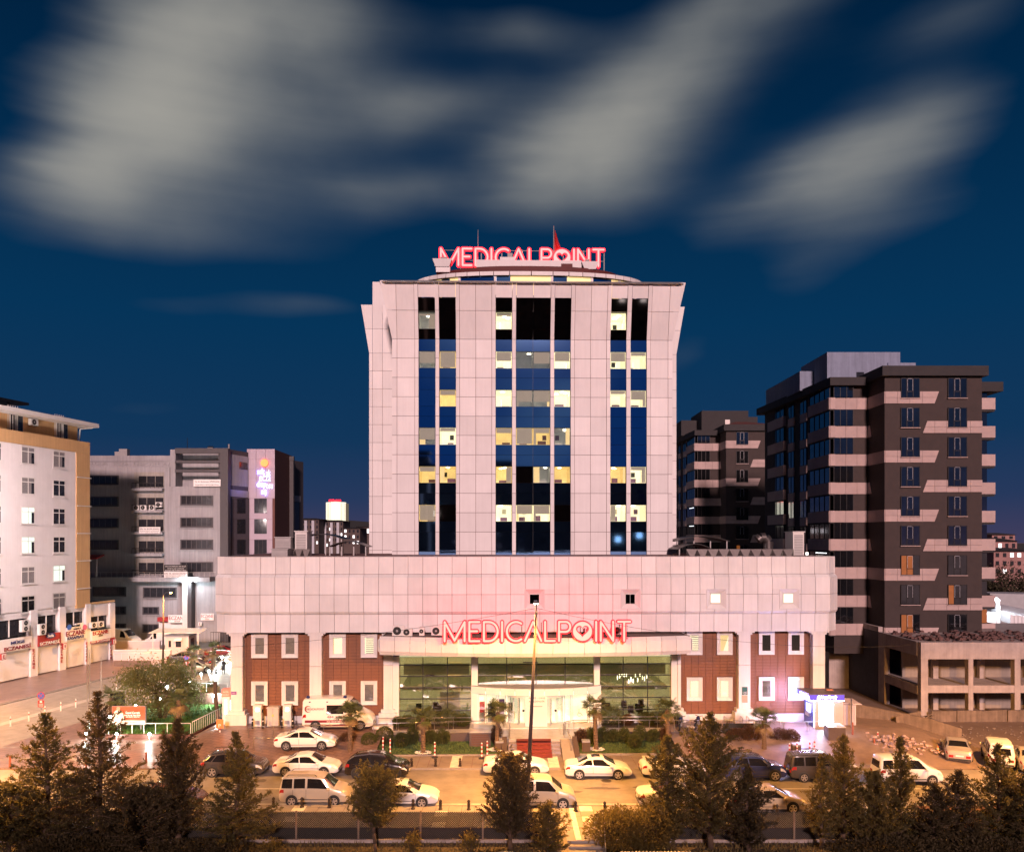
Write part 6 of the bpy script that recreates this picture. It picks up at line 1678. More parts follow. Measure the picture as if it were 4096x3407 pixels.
KINDS_ = {
 'saloon': dict(L=4.62, W=1.80, top=[(-2.31, .70), (-2.26, .97), (-1.62, 1.06), (-1.45, 1.10), (-.72, 1.40), (-.1, 1.465), (.35, 1.43), (1.22, .98), (1.75, .88), (2.12, .76), (2.31, .56)],
    belt=[(-2.31, .66), (-2.2, .90), (-1.5, .95), (0, .92), (1.2, .88), (1.9, .76), (2.31, .52)], inset=.20,
    win=[(-1.30, -.42, -.48, -.86), (-.36, .98, .30, -.42)], quarter=[(-1.62, -1.36, -.92, -1.0)], ws=(.40, 1.16), rw=(-1.40, -.74), wb=(-1.36, 1.32), r=.325, doors=(-1.12, -.40, .92)),
 'suv': dict(L=4.40, W=1.86, top=[(-2.20, .80), (-2.16, 1.12), (-1.98, 1.25), (-1.52, 1.55), (-.6, 1.66), (.2, 1.64), (.55, 1.56), (1.22, 1.10), (1.85, 1.0), (2.12, .84), (2.20, .60)],
    belt=[(-2.2, .76), (-2.1, 1.06), (0, 1.0), (1.2, .98), (1.95, .86), (2.2, .56)], inset=.18,
    win=[(-1.34, -.44, -.50, -1.05), (-.38, .98, .46, -.44)], quarter=[(-1.86, -1.42, -1.14, -1.42)], ws=(.60, 1.18), rw=(-1.98, -1.54), wb=(-1.32, 1.34), r=.37, doors=(-1.2, -.41, .95)),
 'wagon_van': dict(L=4.30, W=1.80, top=[(-2.15, .80), (-2.12, 1.30), (-2.02, 1.70), (-1.86, 1.80), (-.5, 1.84), (.35, 1.80), (.62, 1.72), (1.32, 1.14), (1.78, 1.02), (2.05, .86), (2.15, .56)],
    belt=[(-2.15, .78), (-2.08, 1.06), (0, 1.06), (1.3, 1.02), (1.9, .86), (2.15, .52)], inset=.12,
    win=[(-1.98, -1.30, -1.30, -1.92), (-1.20, -.50, -.50, -1.20), (-.36, 1.06, .46, -.36)], quarter=[], ws=(.66, 1.28), rw=None, wb=(-1.32, 1.30), r=.32, doors=(-1.26, -.43, 1.0), tailgate=True),
 'panel_van': dict(L=5.70, W=2.05, top=[(-2.85, 1.0), (-2.84, 2.30), (-2.72, 2.50), (-1, 2.56), (.55, 2.54), (1.0, 2.42), (1.92, 1.50), (2.40, 1.30), (2.72, 1.08), (2.85, .70)],
    belt=[(-2.85, .95), (-2.78, 1.30), (1.0, 1.30), (1.9, 1.24), (2.5, 1.05), (2.85, .64)], inset=.09,
    win=[(.55, 1.72, 1.12, .62)], quarter=[], ws=(1.06, 1.88), rw=None, wb=(-1.75, 1.85), r=.36, doors=(-.6, .48, 1.6), tailgate=True),
}
def pchip(pts, x):
    xs = [p[0] for p in pts]; ys = [p[1] for p in pts]
    return float(np.interp(x, xs, ys))
def smooth_i(pts, x, w=.07): return (pchip(pts, x - w) + 2 * pchip(pts, x) + pchip(pts, x + w)) / 4
def vehicle(name, label, kind, paint, loc, rz=0.0, cat='car', group='cars parked along the street', dark_rim=False, tinted=True, rails=False, plate=True, sunroof=False):
    K = KINDS_[kind]; L, W = K['L'], K['W']
    o = thing(name, label, cat, loc, rz, group)
    def sec(x):
        e = abs(x) / (L / 2)
        zt = smooth_i(K['top'], x) if abs(x) < L / 2 - .08 else pchip(K['top'], x)
        zs = min(smooth_i(K['belt'], x), zt - .02)
        zb = .20 + (.10 * max(0, e - .93) / .07 if e > .93 else 0)
        hw = W / 2 * (1 - .16 * max(0, (e - .72) / .28) ** 2.2)
        c = min(1, max(0, (zt - zs - .05) / .28))
        wt = hw * (.93 - K['inset'] * c)
        p5 = (hw * .975, zs); p7 = (wt, zt - .015 - .05 * c)
        p6 = ((p5[0] + p7[0]) / 2 + .015 * c, (p5[1] + p7[1]) / 2)
        return [(0, zb), (hw * .8, zb), (hw * .95, zb + .06), (hw * .995, zb + .2), (hw, zb + .62 * (zs - zb)), p5, p6, p7, (wt * .8, zt - .008), (0, zt)]
    xs = sorted(set([round(v, 3) for v in np.linspace(-L / 2, L / 2, 50)] + [-L / 2 + .02, L / 2 - .02]))
    S = [sec(x) for x in xs]; n = 10; ring_n = 18
    vs, fs_ = [], []
    for x, s in zip(xs, S):
        full = s + [(-p[0], p[1]) for p in s[-2:0:-1]]
        vs += [(x, p[0], p[1]) for p in full]
    for i in range(len(xs) - 1):
        for k in range(ring_n):
            j = (k + 1) % ring_n
            fs_.append((i * ring_n + k, i * ring_n + j, (i + 1) * ring_n + j, (i + 1) * ring_n + k))
    fs_ += [tuple(range(ring_n - 1, -1, -1)), tuple(range((len(xs) - 1) * ring_n, len(xs) * ring_n))]
    fs_ = [f[::-1] for f in fs_]
    MB().add(vs, fs_).build('body', paint, o, smooth='auto')
    def sidep(x, t, s, off=.008):
        a = sec(x)
        if t < .5: p, q, u = a[5], a[6], t * 2
        else: p, q, u = a[6], a[7], t * 2 - 1
        return (x, s * (p[0] + (q[0] - p[0]) * u + off), p[1] + (q[1] - p[1]) * u + off * .3)
    def lowp(x, q, s, off=.008):
        a = sec(x)
        if q < .5: p, r_, u = a[3], a[4], q * 2
        else: p, r_, u = a[4], a[5], q * 2 - 1
        return (x, s * (p[0] + (r_[0] - p[0]) * u + off), p[1] + (r_[1] - p[1]) * u)
    for s in (1, -1):
        for nm, lst in (('side_window', K['win']), ('quarter_window', K['quarter'])):
            for (b0, b1, t1, t0) in lst:
                def fn(i, j):
                    xb = b0 + (b1 - b0) * i; xt = t0 + (t1 - t0) * i; t = .08 + .80 * j
                    return sidep(xb + (xt - xb) * j, t, s)
                m = MB().grid(fn, 8, 4)
                if s < 0: m.f = [f for f in m.f]
                else: m.f = [f[::-1] for f in m.f]
                m.build(nm, CARGL, o, smooth=True)
        for x in K['doors']:
            m = MB().grid(lambda i, j: lowp(x - .008 + .016 * i, .1 + .88 * j, s, .003), 1, 6); m.build('door_gap', TRIM, o)
        for x in K['doors'][1:]:
            p = lowp(x - .22 if x > 0 else x - .16, .86, s); MB().box(p[0] - .09, p[0] + .09, min(p[1], p[1] + s * .03), max(p[1], p[1] + s * .03), p[2] - .018, p[2] + .018).build('door_handle', paint, o)
        # sill trim and wheel arches
        m = MB().grid(lambda i, j: lowp(K['wb'][0] + .4 + (K['wb'][1] - K['wb'][0] - .8) * i, .0 + .08 * j, s, .006), 8, 1); m.build('sill_trim', TRIM, o)
        for xw in K['wb']:
            yw = sec(xw)[4][0]
            MB().lathe([(K['r'] + .055, -.02), (K['r'] + .055, .006)], 22, (xw, s * yw if s < 0 else s * yw + .014, K['r'] + .03), 'y').build('wheel_arch', TRIM, o)
            w = MB().lathe([(K['r'] * .70, -.11), (K['r'] * .97, -.10), (K['r'], -.06), (K['r'], .06), (K['r'] * .97, .10), (K['r'] * .70, .11)], 22, (0, 0, 0), 'y').build('wheel', TYRE, o, smooth='auto', loc=(xw, s * (yw - .075), K['r']))
            rm = MB(); q = -s
            ysf = .112 * s
            for k in range(5 if kind != 'panel_van' else 8):
                a = k * 2 * math.pi / (5 if kind != 'panel_van' else 8) + .3
                ca, sa = math.cos(a), math.sin(a); r0, r1, wd = .05, K['r'] * .68, .042
                P = [(ca * r0 - sa * wd, sa * r0 + ca * wd), (ca * r0 + sa * wd, sa * r0 - ca * wd), (ca * r1 + sa * wd * 1.2, sa * r1 - ca * wd * 1.2), (ca * r1 - sa * wd * 1.2, sa * r1 + ca * wd * 1.2)]
                rm.slab_xz(P if s < 0 else P[::-1], ysf - s * .012, ysf + s * .004)
            rm.lathe([(.07, min(ysf, ysf + s * .01)), (.07, max(ysf, ysf + s * .01))], 10, (0, 0, 0), 'y')
            nn = 22
            for k in range(nn):
                a0, a1 = 2 * math.pi * k / nn, 2 * math.pi * (k + 1) / nn
                r0, r1 = K['r'] * .62, K['r'] * .72
                P = [(r0 * math.cos(a0), r0 * math.sin(a0)), (r1 * math.cos(a0), r1 * math.sin(a0)), (r1 * math.cos(a1), r1 * math.sin(a1)), (r0 * math.cos(a1), r0 * math.sin(a1))]
                rm.add([(p[0], ysf + s * .003, p[1]) for p in P], [(0, 1, 2, 3)])
            rm.build('rim', TRIM if dark_rim else RIM, w)
        # lamps
        m = MB().grid(lambda i, j: lowp(-L / 2 + .03 + .30 * i, .66 + .30 * j, s, .01), 4, 2); m.build('tail_light', TAIL, o)
        m = MB().grid(lambda i, j: lowp(L / 2 - .48 + .40 * i, .62 + .34 * j * (1 - .2 * i), s, .01), 5, 2); m.build('head_light', HEAD, o)
        zr_ = sec(-L / 2)[5][1]; hw_ = sec(-L / 2)[5][0]
        MB().box(-L / 2 - .012, -L / 2 + .004, min(s * hw_ * .55, s * hw_ * .97), max(s * hw_ * .55, s * hw_ * .97), zr_ - .20, zr_ - .02).build('tail_light', TAIL, o)
        # mirrors
        p = sidep(K['win'][-1][1] - .12, .1, s); MB().lathe([(.03, -.10), (.10, -.06), (.11, .05), (.04, .10)], 8, (p[0], p[1] + s * .10, p[2] + .02), 'y').build('mirror', paint, o, smooth=True)
        if rails:
            m = MB(); y = s * sec(-.4)[7][0] * .9; z = sec(-.4)[9][1]
            m.path([(-1.7, y, z - .03), (-1.55, y, z + .06), (.05, y, z + .06), (.2, y, z - .03)], .025, 6); m.build('roof_rail', TRIM, o)
    def topp(x, u, off=.014):
        a = sec(x); y = u * a[7][0] * .93; ay = abs(y)
        z = np.interp(ay, [0, a[8][0], a[7][0]], [a[9][1], a[8][1], a[7][1]])
        return (x, y, float(z) + off)
    MB().grid(lambda i, j: topp(K['ws'][0] + (K['ws'][1] - K['ws'][0]) * j, -1 + 2 * i), 8, 6).build('windscreen', CARGL, o, smooth=True)
    if K['rw']: MB().grid(lambda i, j: topp(K['rw'][0] + (K['rw'][1] - K['rw'][0]) * j, (-1 + 2 * i) * .95), 8, 6).build('rear_window', CARGL, o, smooth=True)
    if K.get('tailgate'):
        z1 = pchip(K['top'], -L / 2 + .10); z0 = pchip(K['belt'], -L / 2 + .2)
        zt_ = min(z1 - .05, z0 + .62); ww = sec(-L / 2 + .1)[7][0] * .86
        xr_ = lambda z: float(np.interp(z, [p[1] for p in K['top'][:4]], [p[0] for p in K['top'][:4]]))
        MB().add([(xr_(z0 + .02) - .015, -ww, z0 + .02), (xr_(z0 + .02) - .015, ww, z0 + .02), (xr_(zt_) - .02, ww * .92, zt_), (xr_(zt_) - .02, -ww * .92, zt_)], [(0, 3, 2, 1)]).build('rear_window', CARGL, o)
    if sunroof: MB().grid(lambda i, j: topp(-.45 + .6 * j, (-1 + 2 * i) * .55, .012), 4, 4).build('sunroof', CARGL, o)
    MB().box(L / 2 - .03, L / 2 + .012, -W * .24, W * .24, .34, .50).build('grille', TRIM, o)
    MB().box(-L / 2 - .015, -L / 2 + .02, -W * .40, W * .40, .30, .42).build('rear_bumper_trim', TRIM, o)
    if plate:
        MB().box(-L / 2 - .024, -L / 2 - .014, -.26, .26, .56, .68).build('number_plate', PLATE, o); MB().box(L / 2 + .013, L / 2 + .02, -.26, .26, .38, .49).build('number_plate', PLATE, o)
    return o
def park(px0, px1, pyw, L, z=0.008, W=1.8):
    """centre of a side-on car from its pixel span and the row of its near wheels"""
    Y = (H - z) * F / (pyw - HY); return ((px0 + px1) / 2 - CX) / F * (Y + .5), Y + W / 2 - .1, z
FR_ = 'cars parked on the hospital side of the street'; NR_ = 'cars parked on the near side of the street'
vehicle('parked_car', 'dark grey sport utility car behind the fourth conifer from the left', 'suv', PGREY, park(802, 1070, 3106, 4.4), 0, group=FR_, rails=True)
vehicle('parked_car', 'white saloon parked between the dark grey and the black car', 'saloon', PWHITE, park(1093, 1362, 3104, 4.6), 0, group=FR_)
vehicle('parked_car', 'glossy black sport utility car on the hospital side', 'suv', PBLACK, park(1380, 1640, 3113, 4.4), 0, group=FR_, dark_rim=True, sunroof=True)
vehicle('parked_car', 'white saloon before the red carpet stairs, half behind the lamp post', 'saloon', PWHITE, park(1927, 2200, 3102, 4.6), 0, group=FR_)
vehicle('parked_car', 'white saloon with dark sunroof right of the stairs', 'saloon', PWHITE, park(2246, 2538, 3116, 4.6), 0, group=FR_, sunroof=True)
vehicle('parked_car', 'white saloon mostly hidden by the tall conifer right of centre', 'saloon', PWHITE, park(2556, 2836, 3112, 4.6), 0, group=FR_)
vehicle('parked_car', 'navy blue sport utility car right of the tall conifer', 'suv', PBLUE, park(2884, 3139, 3121, 4.4), 0, group=FR_, rails=True)
vehicle('parked_car', 'dark grey boxy wagon at the right end of the far row', 'wagon_van', PGREY, park(3151, 3410, 3126, 4.3), 0, group=FR_, rails=True)
vehicle('parked_car', 'beige boxy wagon with three side windows in the near row', 'wagon_van', PBEIGE, park(1119, 1402, 3222, 4.3), 0, group=NR_, rails=True)
vehicle('parked_car', 'white saloon in the near row behind the round bush tree', 'saloon', PWHITE, park(1462, 1751, 3228, 4.6), 0, group=NR_)
vehicle('parked_car', 'pale beige boxy wagon beside the lamp post in the near row', 'wagon_van', PBEIGE, park(2030, 2301, 3234, 4.3), 0, group=NR_)
vehicle('parked_car', 'white car glimpsed behind the broad bushes in the near row', 'saloon', PWHITE, park(2553, 2850, 3236, 4.6), 0, group=NR_)
vehicle('parked_car', 'champagne saloon in the near row with sunshade in its windscreen', 'saloon', PGOLD, park(2925, 3219, 3251, 4.6), 0, group=NR_)
vehicle('parked_car', 'white small van nosing out right of the conifer group', 'wagon_van', PWHITE, park(3510, 3759, 3139, 4.3), 0, group='vehicles on the dirt lot')
def behind(px, pyw, z, L, a=66):
    Y = (H - z) * F / (pyw - HY); return ((px - CX) / F * Y + math.cos(R(a)) * L / 2, Y + math.sin(R(a)) * L / 2, z)
vehicle('parked_car', 'silver saloon seen from behind on the dirt lot by the cone', 'saloon', PSILV, behind(3838, 3055, .02, 4.4), R(66), group='vehicles on the dirt lot')
vehicle('parked_car', 'white boxy van seen from behind at the right edge', 'wagon_van', PWHITE, behind(4008, 3076, .02, 4.0), R(66), group='vehicles on the dirt lot')
vehicle('parked_car', 'silver car cut off by the right edge of the picture', 'saloon', PSILV, behind(4140, 3100, .02, 4.4), R(66), group='vehicles on the dirt lot')
vehicle('parked_car', 'white saloon standing on the driveway before the ambulance', 'saloon', PWHITE, (at(1225, 0, 61.5)[0], 61.6, gz(-15.5, 61.6) + .0), R(2), group=None)
vehicle('parked_car', 'brown car roof glimpsed between the second and third conifers', 'saloon', mat('brown_car_paint', (.10, .05, .04), .25, var=.02, coat=.6), park(520, 800, 3240, 4.6), 0, group=NR_)
vehicle('parked_car', 'white car whose roof just shows at the bottom edge', 'saloon', PWHITE, (at(2030, 0, 40)[0], 40.0, -.6), R(4), group=None)
# left lane beside the hospital: two saloons and a red car, white vans in the raised yard
vehicle('parked_car', 'dark saloon behind the palm in the lane left of the hospital', 'saloon', PGREY, (at(745, 0, 107)[0], 107, .05), R(8), group='cars in the side lane')
vehicle('parked_car', 'cream saloon below the palms in the lane left of the hospital', 'saloon', PGOLD, (at(780, 0, 99)[0], 99, .05), R(24), group='cars in the side lane')
vehicle('parked_car', 'dark red car by the hospital corner in the side lane', 'saloon', PRED, (at(890, 0, 113)[0], 113, .05), R(12), group='cars in the side lane')
vehicle('parked_car', 'black car under the starry lamp in the side lane', 'saloon', PBLACK, (at(905, 0, 104)[0], 104, .05), R(30), group='cars in the side lane')
vehicle('parked_van', 'white panel van in the raised yard at left', 'panel_van', PWHITE, (at(485, 0, 117)[0], 117, .9), R(-14), 'van', group='white vans in the yard')
vehicle('parked_van', 'white van behind the guard booth', 'panel_van', PWHITE, (at(655, 0, 119)[0], 119, .4), R(170), 'van', group='white vans in the yard')
# ambulance
AMR = mat('ambulance_maroon', (.20, .015, .025), .4, var=.05)
am = vehicle('ambulance', 'white ambulance with maroon stripe parked before the brown wall', 'panel_van', PWHITE, (at(1357, 0, 65.6)[0], 65.7, gz(-14, 65.7)), R(1.5), 'ambulance', None)
W2 = KINDS_['panel_van']['W'] / 2
MB().box(-2.6, 1.3, -W2 - .012, -W2 + .02, .62, .82).build('side_stripe', AMR, am); MB().box(-2.6, 2.3, -W2 - .008, -W2 + .02, .36, .46).build('side_stripe', AMR, am)
MB().box(-.85, .5, -W2 - .004, -W2 + .06, 1.32, 2.02).build('side_window', CARGL, am)
writing('MEDICALPOINT', (-1.75, -W2 - .008, 1.72), 1.45, .17, mat('brown_print', (.16, .06, .05), .6), am, 0, .004)
writing('444 3 525', (-.1, -W2 - .016, 1.08), 1.45, .20, AMR, am, 0, .004); writing('ACİL YARDIM AMBULANSI', (-.1, -W2 - .016, .72), 1.5, .14, SIGNW, am, 0, .004, .01)
cres = MB()
for k in range(16):
    def P(i):
        t = R(40 + 280 * i / 16); return ((-2.55 + .27 * math.cos(t), 1.72 + .27 * math.sin(t)), (-2.50 + .215 * math.cos(t), 1.72 + .215 * math.sin(t)))
    (a, b), (c, d) = P(k), P(k + 1)
    cres.add([(p[0] + .2, -W2 - .010, p[1]) for p in (a, c, d, b)], [(0, 1, 2, 3)])
cres.build('crescent_emblem', AMR, am)
BCN = mat('beacon_blue', (.02, .03, .12), .2, var=.05)
for x in (-2.45, .55): MB().lathe([(.14, 0), (.16, .08), (.10, .2)], 10, (x, -.55, 2.52)).build('beacon', BCN, am)
for x in (-2.3, -.9, .6): MB().box(x, x + .14, -W2 + .11, -W2 + .14, 2.22, 2.30).build('marker_lamp', BCN, am)
# motorcycles by the right ramp
def motorbike(label, loc, rz):
    o = thing('motorcycle', label, 'motorcycle', loc, rz, 'motorcycles by the right wall')
    for x in (-.62, .62):
        w = MB().lathe([(.20, -.05), (.30, -.05), (.31, 0), (.30, .05), (.20, .05)], 18, (x, 0, .31), 'y').build('wheel', TYRE, o); MB().lathe([(.05, -.06), (.05, .06)], 8, (x, 0, .31), 'y').build('hub', RIM, w)
    MB().path([(-.62, 0, .31), (-.2, 0, .62), (.25, 0, .72), (.45, 0, .85), (.62, 0, .31)], .05, 6).build('frame', DARKM, o)
    MB().box(-.65, .02, -.13, .13, .72, .82).build('seat', BLACK, o); MB().lathe([(.05, -.18), (.16, -.1), (.17, .1), (.06, .2)], 10, (.18, 0, .82), 'z').build('tank', PBLUE, o)
    MB().path([(.42, -.34, 1.05), (.48, 0, .95), (.42, .34, 1.05)], .025, 5).build('handlebar', DARKM, o); MB().box(-.15, .25, -.14, .14, .3, .58).build('engine', GREYM, o)
    return o
for k, (px, v, rz, lab) in enumerate(((2722, -1.6, 70, 'motorcycle by the right hand end of the canopy'), (2790, -1.4, 60, 'motorcycle half hidden behind the tall conifer top'), (3060, -1.7, 75, 'motorcycle behind the palm near the cash kiosk'))):
    motorbike(lab, hloc(hu(px, v), v, TZ - .01), R(rz))

# ================================================================== vegetation
CONIF = mat('conifer_leaf', (.046, .044, .014), .75, var=.45, scale=2.2, tint=(.105, .080, .024))
CONIF2 = mat('cypress_leaf', (.038, .031, .013), .75, var=.45, scale=2.2, tint=(.078, .054, .02))
JUNI = mat('juniper_leaf', (.075, .062, .018), .75, var=.4, scale=3, tint=(.15, .11, .03))
LEAF = mat('olive_leaf', (.070, .078, .022), .65, var=.4, scale=2.5, tint=(.10, .09, .03))
SHRUB = mat('shrub_leaf', (.065, .085, .02), .6, var=.45, scale=5, tint=(.10, .10, .03))
RSHRUB = mat('bronze_shrub_leaf', (.085, .06, .025), .65, var=.4, scale=5, tint=(.10, .04, .025))
for m_ in (CONIF, CONIF2, JUNI, LEAF, SHRUB, RSHRUB): leafy(m_, .5, 2.4)
PALML = mat('palm_leaf', (.070, .085, .025), .55, var=.35, scale=3)
PALMD = mat('palm_dry_leaf', (.20, .13, .05), .7, var=.3, scale=4)
BARK = mat('bark', (.075, .048, .032), .95, var=.35, scale=6, bump=.5, bscale=25)
PALMT = mat('palm_trunk', (.12, .075, .045), .95, var=.4, scale=9, bump=.6, bscale=30)
def leaf_mesh(name, C, D, S, m, seed, aspect=.36, tri=False):
    """C centres, D main directions, S lengths -> one quad leaf each, randomly rolled"""
    r = np.random.RandomState(seed); n = len(C)
    D = D / np.maximum(np.linalg.norm(D, axis=1, keepdims=True), 1e-6)
    A = r.normal(size=(n, 3)); B = np.cross(D, A); B /= np.maximum(np.linalg.norm(B, axis=1, keepdims=True), 1e-6)
    a = D * S[:, None]; b = B * (S * aspect)[:, None]
    V = np.stack([C - a * .5, C + b * .5 - a * .05, C + a * .5, C - b * .5 - a * .05], 1).reshape(-1, 3)
    me = bpy.data.meshes.new(name)
    me.vertices.add(n * 4); me.vertices.foreach_set('co', V.astype(np.float32).ravel())
    me.loops.add(n * 4); me.loops.foreach_set('vertex_index', np.arange(n * 4, dtype=np.int32))
    me.polygons.add(n); me.polygons.foreach_set('loop_start', np.arange(n, dtype=np.int32) * 4)
    me.polygons.foreach_set('loop_total', np.full(n, 4, dtype=np.int32))
    me.materials.append(m); me.update(); me.validate()
    return me
def conifer(label, px, py_top, Y, z0, rad, seed, m=CONIF, dens=1.0, power=.85, droop=-.12, trunk_lean=0.0, low=.10, group='conifers along the garden fence', name='conifer_tree', ragged=.35, lsize=.135):
    x = (px - CX) / F * Y; zt = H - (py_top - HY) / F * Y; h = zt - z0
    o = thing(name, label, 'tree', (x, Y, z0), 0, group)
    r = np.random.RandomState(seed)
    # trunk
    tr = MB(); pts = [(trunk_lean * t * h + .06 * math.sin(t * 7 + seed), .05 * math.cos(t * 5 + seed), t * h * .97) for t in np.linspace(0, 1, 9)]
    for k in range(8): tr.tube(pts[k], pts[k + 1], .16 * h / 7 * (1 - k / 8.6) + .012, .16 * h / 7 * (1 - (k + 1) / 8.6) + .010, 8)
    tr.build('trunk', BARK, o, smooth=True)
    def tp(t): return np.array([np.interp(t, np.linspace(0, 1, 9), [p[i] for p in pts]) for i in range(3)])
    C, D, S = [], [], []
    br = MB(); nb = int(92 * dens); rad *= 1.18; power *= 1.08
    lobe = r.uniform(0, 6.28, 3)
    for b in range(nb):
        t = low + (1 - low) * ((b + r.rand()) / nb) ** 1.05
        base = tp(min(t, .985)); ang = b * 2.399 + r.normal() * .4
        prof = (1 - t) ** power * min(1, .35 + (1 - t) * 3.0) + .03
        bulge = 1 + .2 * math.sin(3 * ang + lobe[0] + 4 * t) + .15 * math.sin(9 * t + lobe[1])
        Lb = rad * prof * bulge * (1 - ragged + ragged * 1.7 * r.rand())
        if t < low + .14: Lb *= .75
        d = np.array([math.cos(ang), math.sin(ang), .30 + .55 * t + droop]); d /= np.linalg.norm(d)
        if Lb > .5: br.tube(tuple(base), tuple(base + d * Lb * .9), .03, .008, 4, cap=False)
        ns = max(3, int(Lb / .105)); f = .12 + .88 * (np.arange(ns) + r.rand(ns)) / ns
        sag = (f * f * .16 * Lb)[:, None] * np.array([0, 0, 1.0])            # tips turn up
        st = base + d * (Lb * f)[:, None] + sag
        sd_ = d * .75 + r.normal(size=(ns, 3)) * np.array([.55, .55, .38]) + np.array([0, 0, .16])
        sd_ /= np.linalg.norm(sd_, axis=1, keepdims=True)
        sl = (.30 * Lb * (1.1 - f) + .16) * (.6 + .8 * r.rand(ns))
        k = 6; g_ = (np.arange(k) + .5) / k
        P = st[:, None, :] + sd_[:, None, :] * (sl[:, None] * g_[None, :])[:, :, None]
        P = np.repeat(P.reshape(-1, 3), 3, 0); n_ = len(P)
        C.append(P + r.normal(size=(n_, 3)) * .042)
        D.append(np.repeat(np.repeat(sd_, k, 0), 3, 0) + r.normal(size=(n_, 3)) * .5)
        S.append(lsize * (.5 + 1.1 * r.rand(n_) ** 2))
    nl = 60; tt = .9 + .1 * r.rand(nl)
    C.append(np.array([tp(min(t, .99)) for t in tt]) + r.normal(size=(nl, 3)) * .05 + np.array([0, 0, .05])); D.append(r.normal(size=(nl, 3)) * .3 + np.array([0, 0, 1])); S.append(.14 * (.6 + r.rand(nl)))
    br.build('limbs', BARK, o)
    link('crown', leaf_mesh('crown', np.concatenate(C), np.concatenate(D), np.concatenate(S), m, seed), o)
    return o
GZB = -.62
conifer('leftmost pointed conifer by the fence', 186, 2838, 44.6, GZB, 2.9, 11, CONIF, 1.4, .88, -.3)
conifer('tall pointed conifer with a long left branch, second from the left', 396, 2748, 44.9, GZB, 2.9, 23, CONIF2, 1.5, .95, -.32)
conifer('narrow dark cypress third from the left', 712, 2862, 44.4, GZB, 1.75, 37, CONIF2, 1.5, .55, .35, ragged=.22)
conifer('slim topped conifer fourth from the left before the dark grey car', 948, 2915, 44.2, GZB, 2.5, 41, CONIF, 1.25, 1.1, -.25)
conifer('low bushy conifer between the second and third trees at left', 560, 3140, 43.6, GZB, 2.6, 45, CONIF2, 1.0, .6)
conifer('low bushy conifer at the bottom left corner', 40, 3130, 43.8, GZB, 2.2, 47, CONIF, .9, .6)
conifer('round crowned juniper tree in front of the near row cars', 1498, 3078, 44.0, GZB, 2.0, 52, CONIF, 1.25, .42, .05, low=.30, name='juniper_tree')
conifer('broad upright cypress at the foot of the lamp post', 2044, 3010, 44.2, GZB, 1.85, 61, CONIF2, 1.5, .42, .25, ragged=.25, low=.14)
conifer('tall ragged conifer with a leaning top right of centre', 2838, 2838, 44.6, GZB, 2.45, 71, CONIF, 1.7, .66, .05, ragged=.45)
conifer('pointed conifer close left of the tall ragged one', 2668, 2930, 44.3, GZB, 1.6, 75, CONIF, 1.25, .66, .05)
conifer('dense dark conifer right of the tall ragged one', 2990, 3060, 44.0, GZB, 1.35, 77, CONIF2, 1.2, .55)
conifer('yellowish spiky juniper with pointed top near the grey wagon', 3374, 2930, 44.8, GZB, 1.45, 81, JUNI, 1.25, .62, .15, ragged=.42)
conifer('thin pointed sapling left of the yellowish juniper', 3283, 3012, 44.6, GZB, 1.0, 83, JUNI, .9, .8, .1)
conifer('tall dark pointed conifer at the white small van tail', 3600, 2940, 44.5, GZB, 1.25, 85, CONIF, 1.2, .68, .1)
conifer('small bushy juniper between the yellowish and the dark conifer', 3500, 3080, 44.2, GZB, 1.3, 87, JUNI, 1.1, .5, .1)
conifer('slender pointed conifer in the gap before the dirt lot', 3832, 3074, 44.3, GZB, 1.25, 89, CONIF2, 1.0, .7)
conifer('small conifer left of the slender one before the dirt lot', 3738, 3130, 44.0, GZB, 1.4, 91, CONIF2, .9, .6)
conifer('large conifer before the white van at right', 3992, 2968, 44.4, GZB, 1.75, 93, CONIF, 1.3, .66)
conifer('conifer cut by the right edge of the picture', 4110, 3080, 44.0, GZB, 1.6, 95, CONIF2, 1.1, .6)
conifer('low spreading juniper left of the garden path steps', 2190, 3215, 42.6, GZB, 1.3, 97, JUNI, .7, .5, low=.2)
def bush(name, label, loc, rx, ry, rz_, seed, m, n=1500, ls=.11, cat='shrub', group=None, shell=.55, flat=0):
    o = thing(name, label, cat, loc, 0, group)
    r = np.random.RandomState(seed)
    u = r.normal(size=(n, 3)); u /= np.linalg.norm(u, axis=1, keepdims=True)
    k = 6; cen = r.normal(size=(k, 3)); cen /= np.linalg.norm(cen, axis=1, keepdims=True)
    bump_ = 1 + (.0 if flat else .28) * np.max(u @ cen.T, axis=1) ** 3 - (.0 if flat else .12)
    rr = (shell + (1 - shell) * r.rand(n)) * bump_
    C = u * rr[:, None] * np.array([rx, ry, rz_]); C[:, 2] += rz_ * .95
    keep = C[:, 2] > .0; C, u = C[keep], u[keep]; n2 = len(C)
    D = u + r.normal(size=(n2, 3)) * .6 + np.array([0, 0, .3])
    link('foliage', leaf_mesh('foliage', C, D, ls * (.6 + .8 * r.rand(n2)), m, seed + 1, .5), o)
    st = MB()
    for j in range(5):
        a = j * 1.257; st.tube((0, 0, 0), (rx * .5 * math.cos(a), ry * .5 * math.sin(a), rz_ * 1.1), .03, .012, 5)
    st.build('stems', BARK, o)
    return o
bush('garden_bush', 'broad wide bush left of the tall ragged conifer, lower part', at(2470, 3330, 44.0)[:2] + (GZB,), 1.7, 1.2, 1.35, 101, JUNI, 5200, .15, group='bushes by the garden fence')
bush('garden_bush', 'broad bush with upright twigs beside the garden path', at(2600, 3330, 43.6)[:2] + (GZB,), 1.7, 1.2, 1.5, 103, JUNI, 5200, .15, group='bushes by the garden fence')
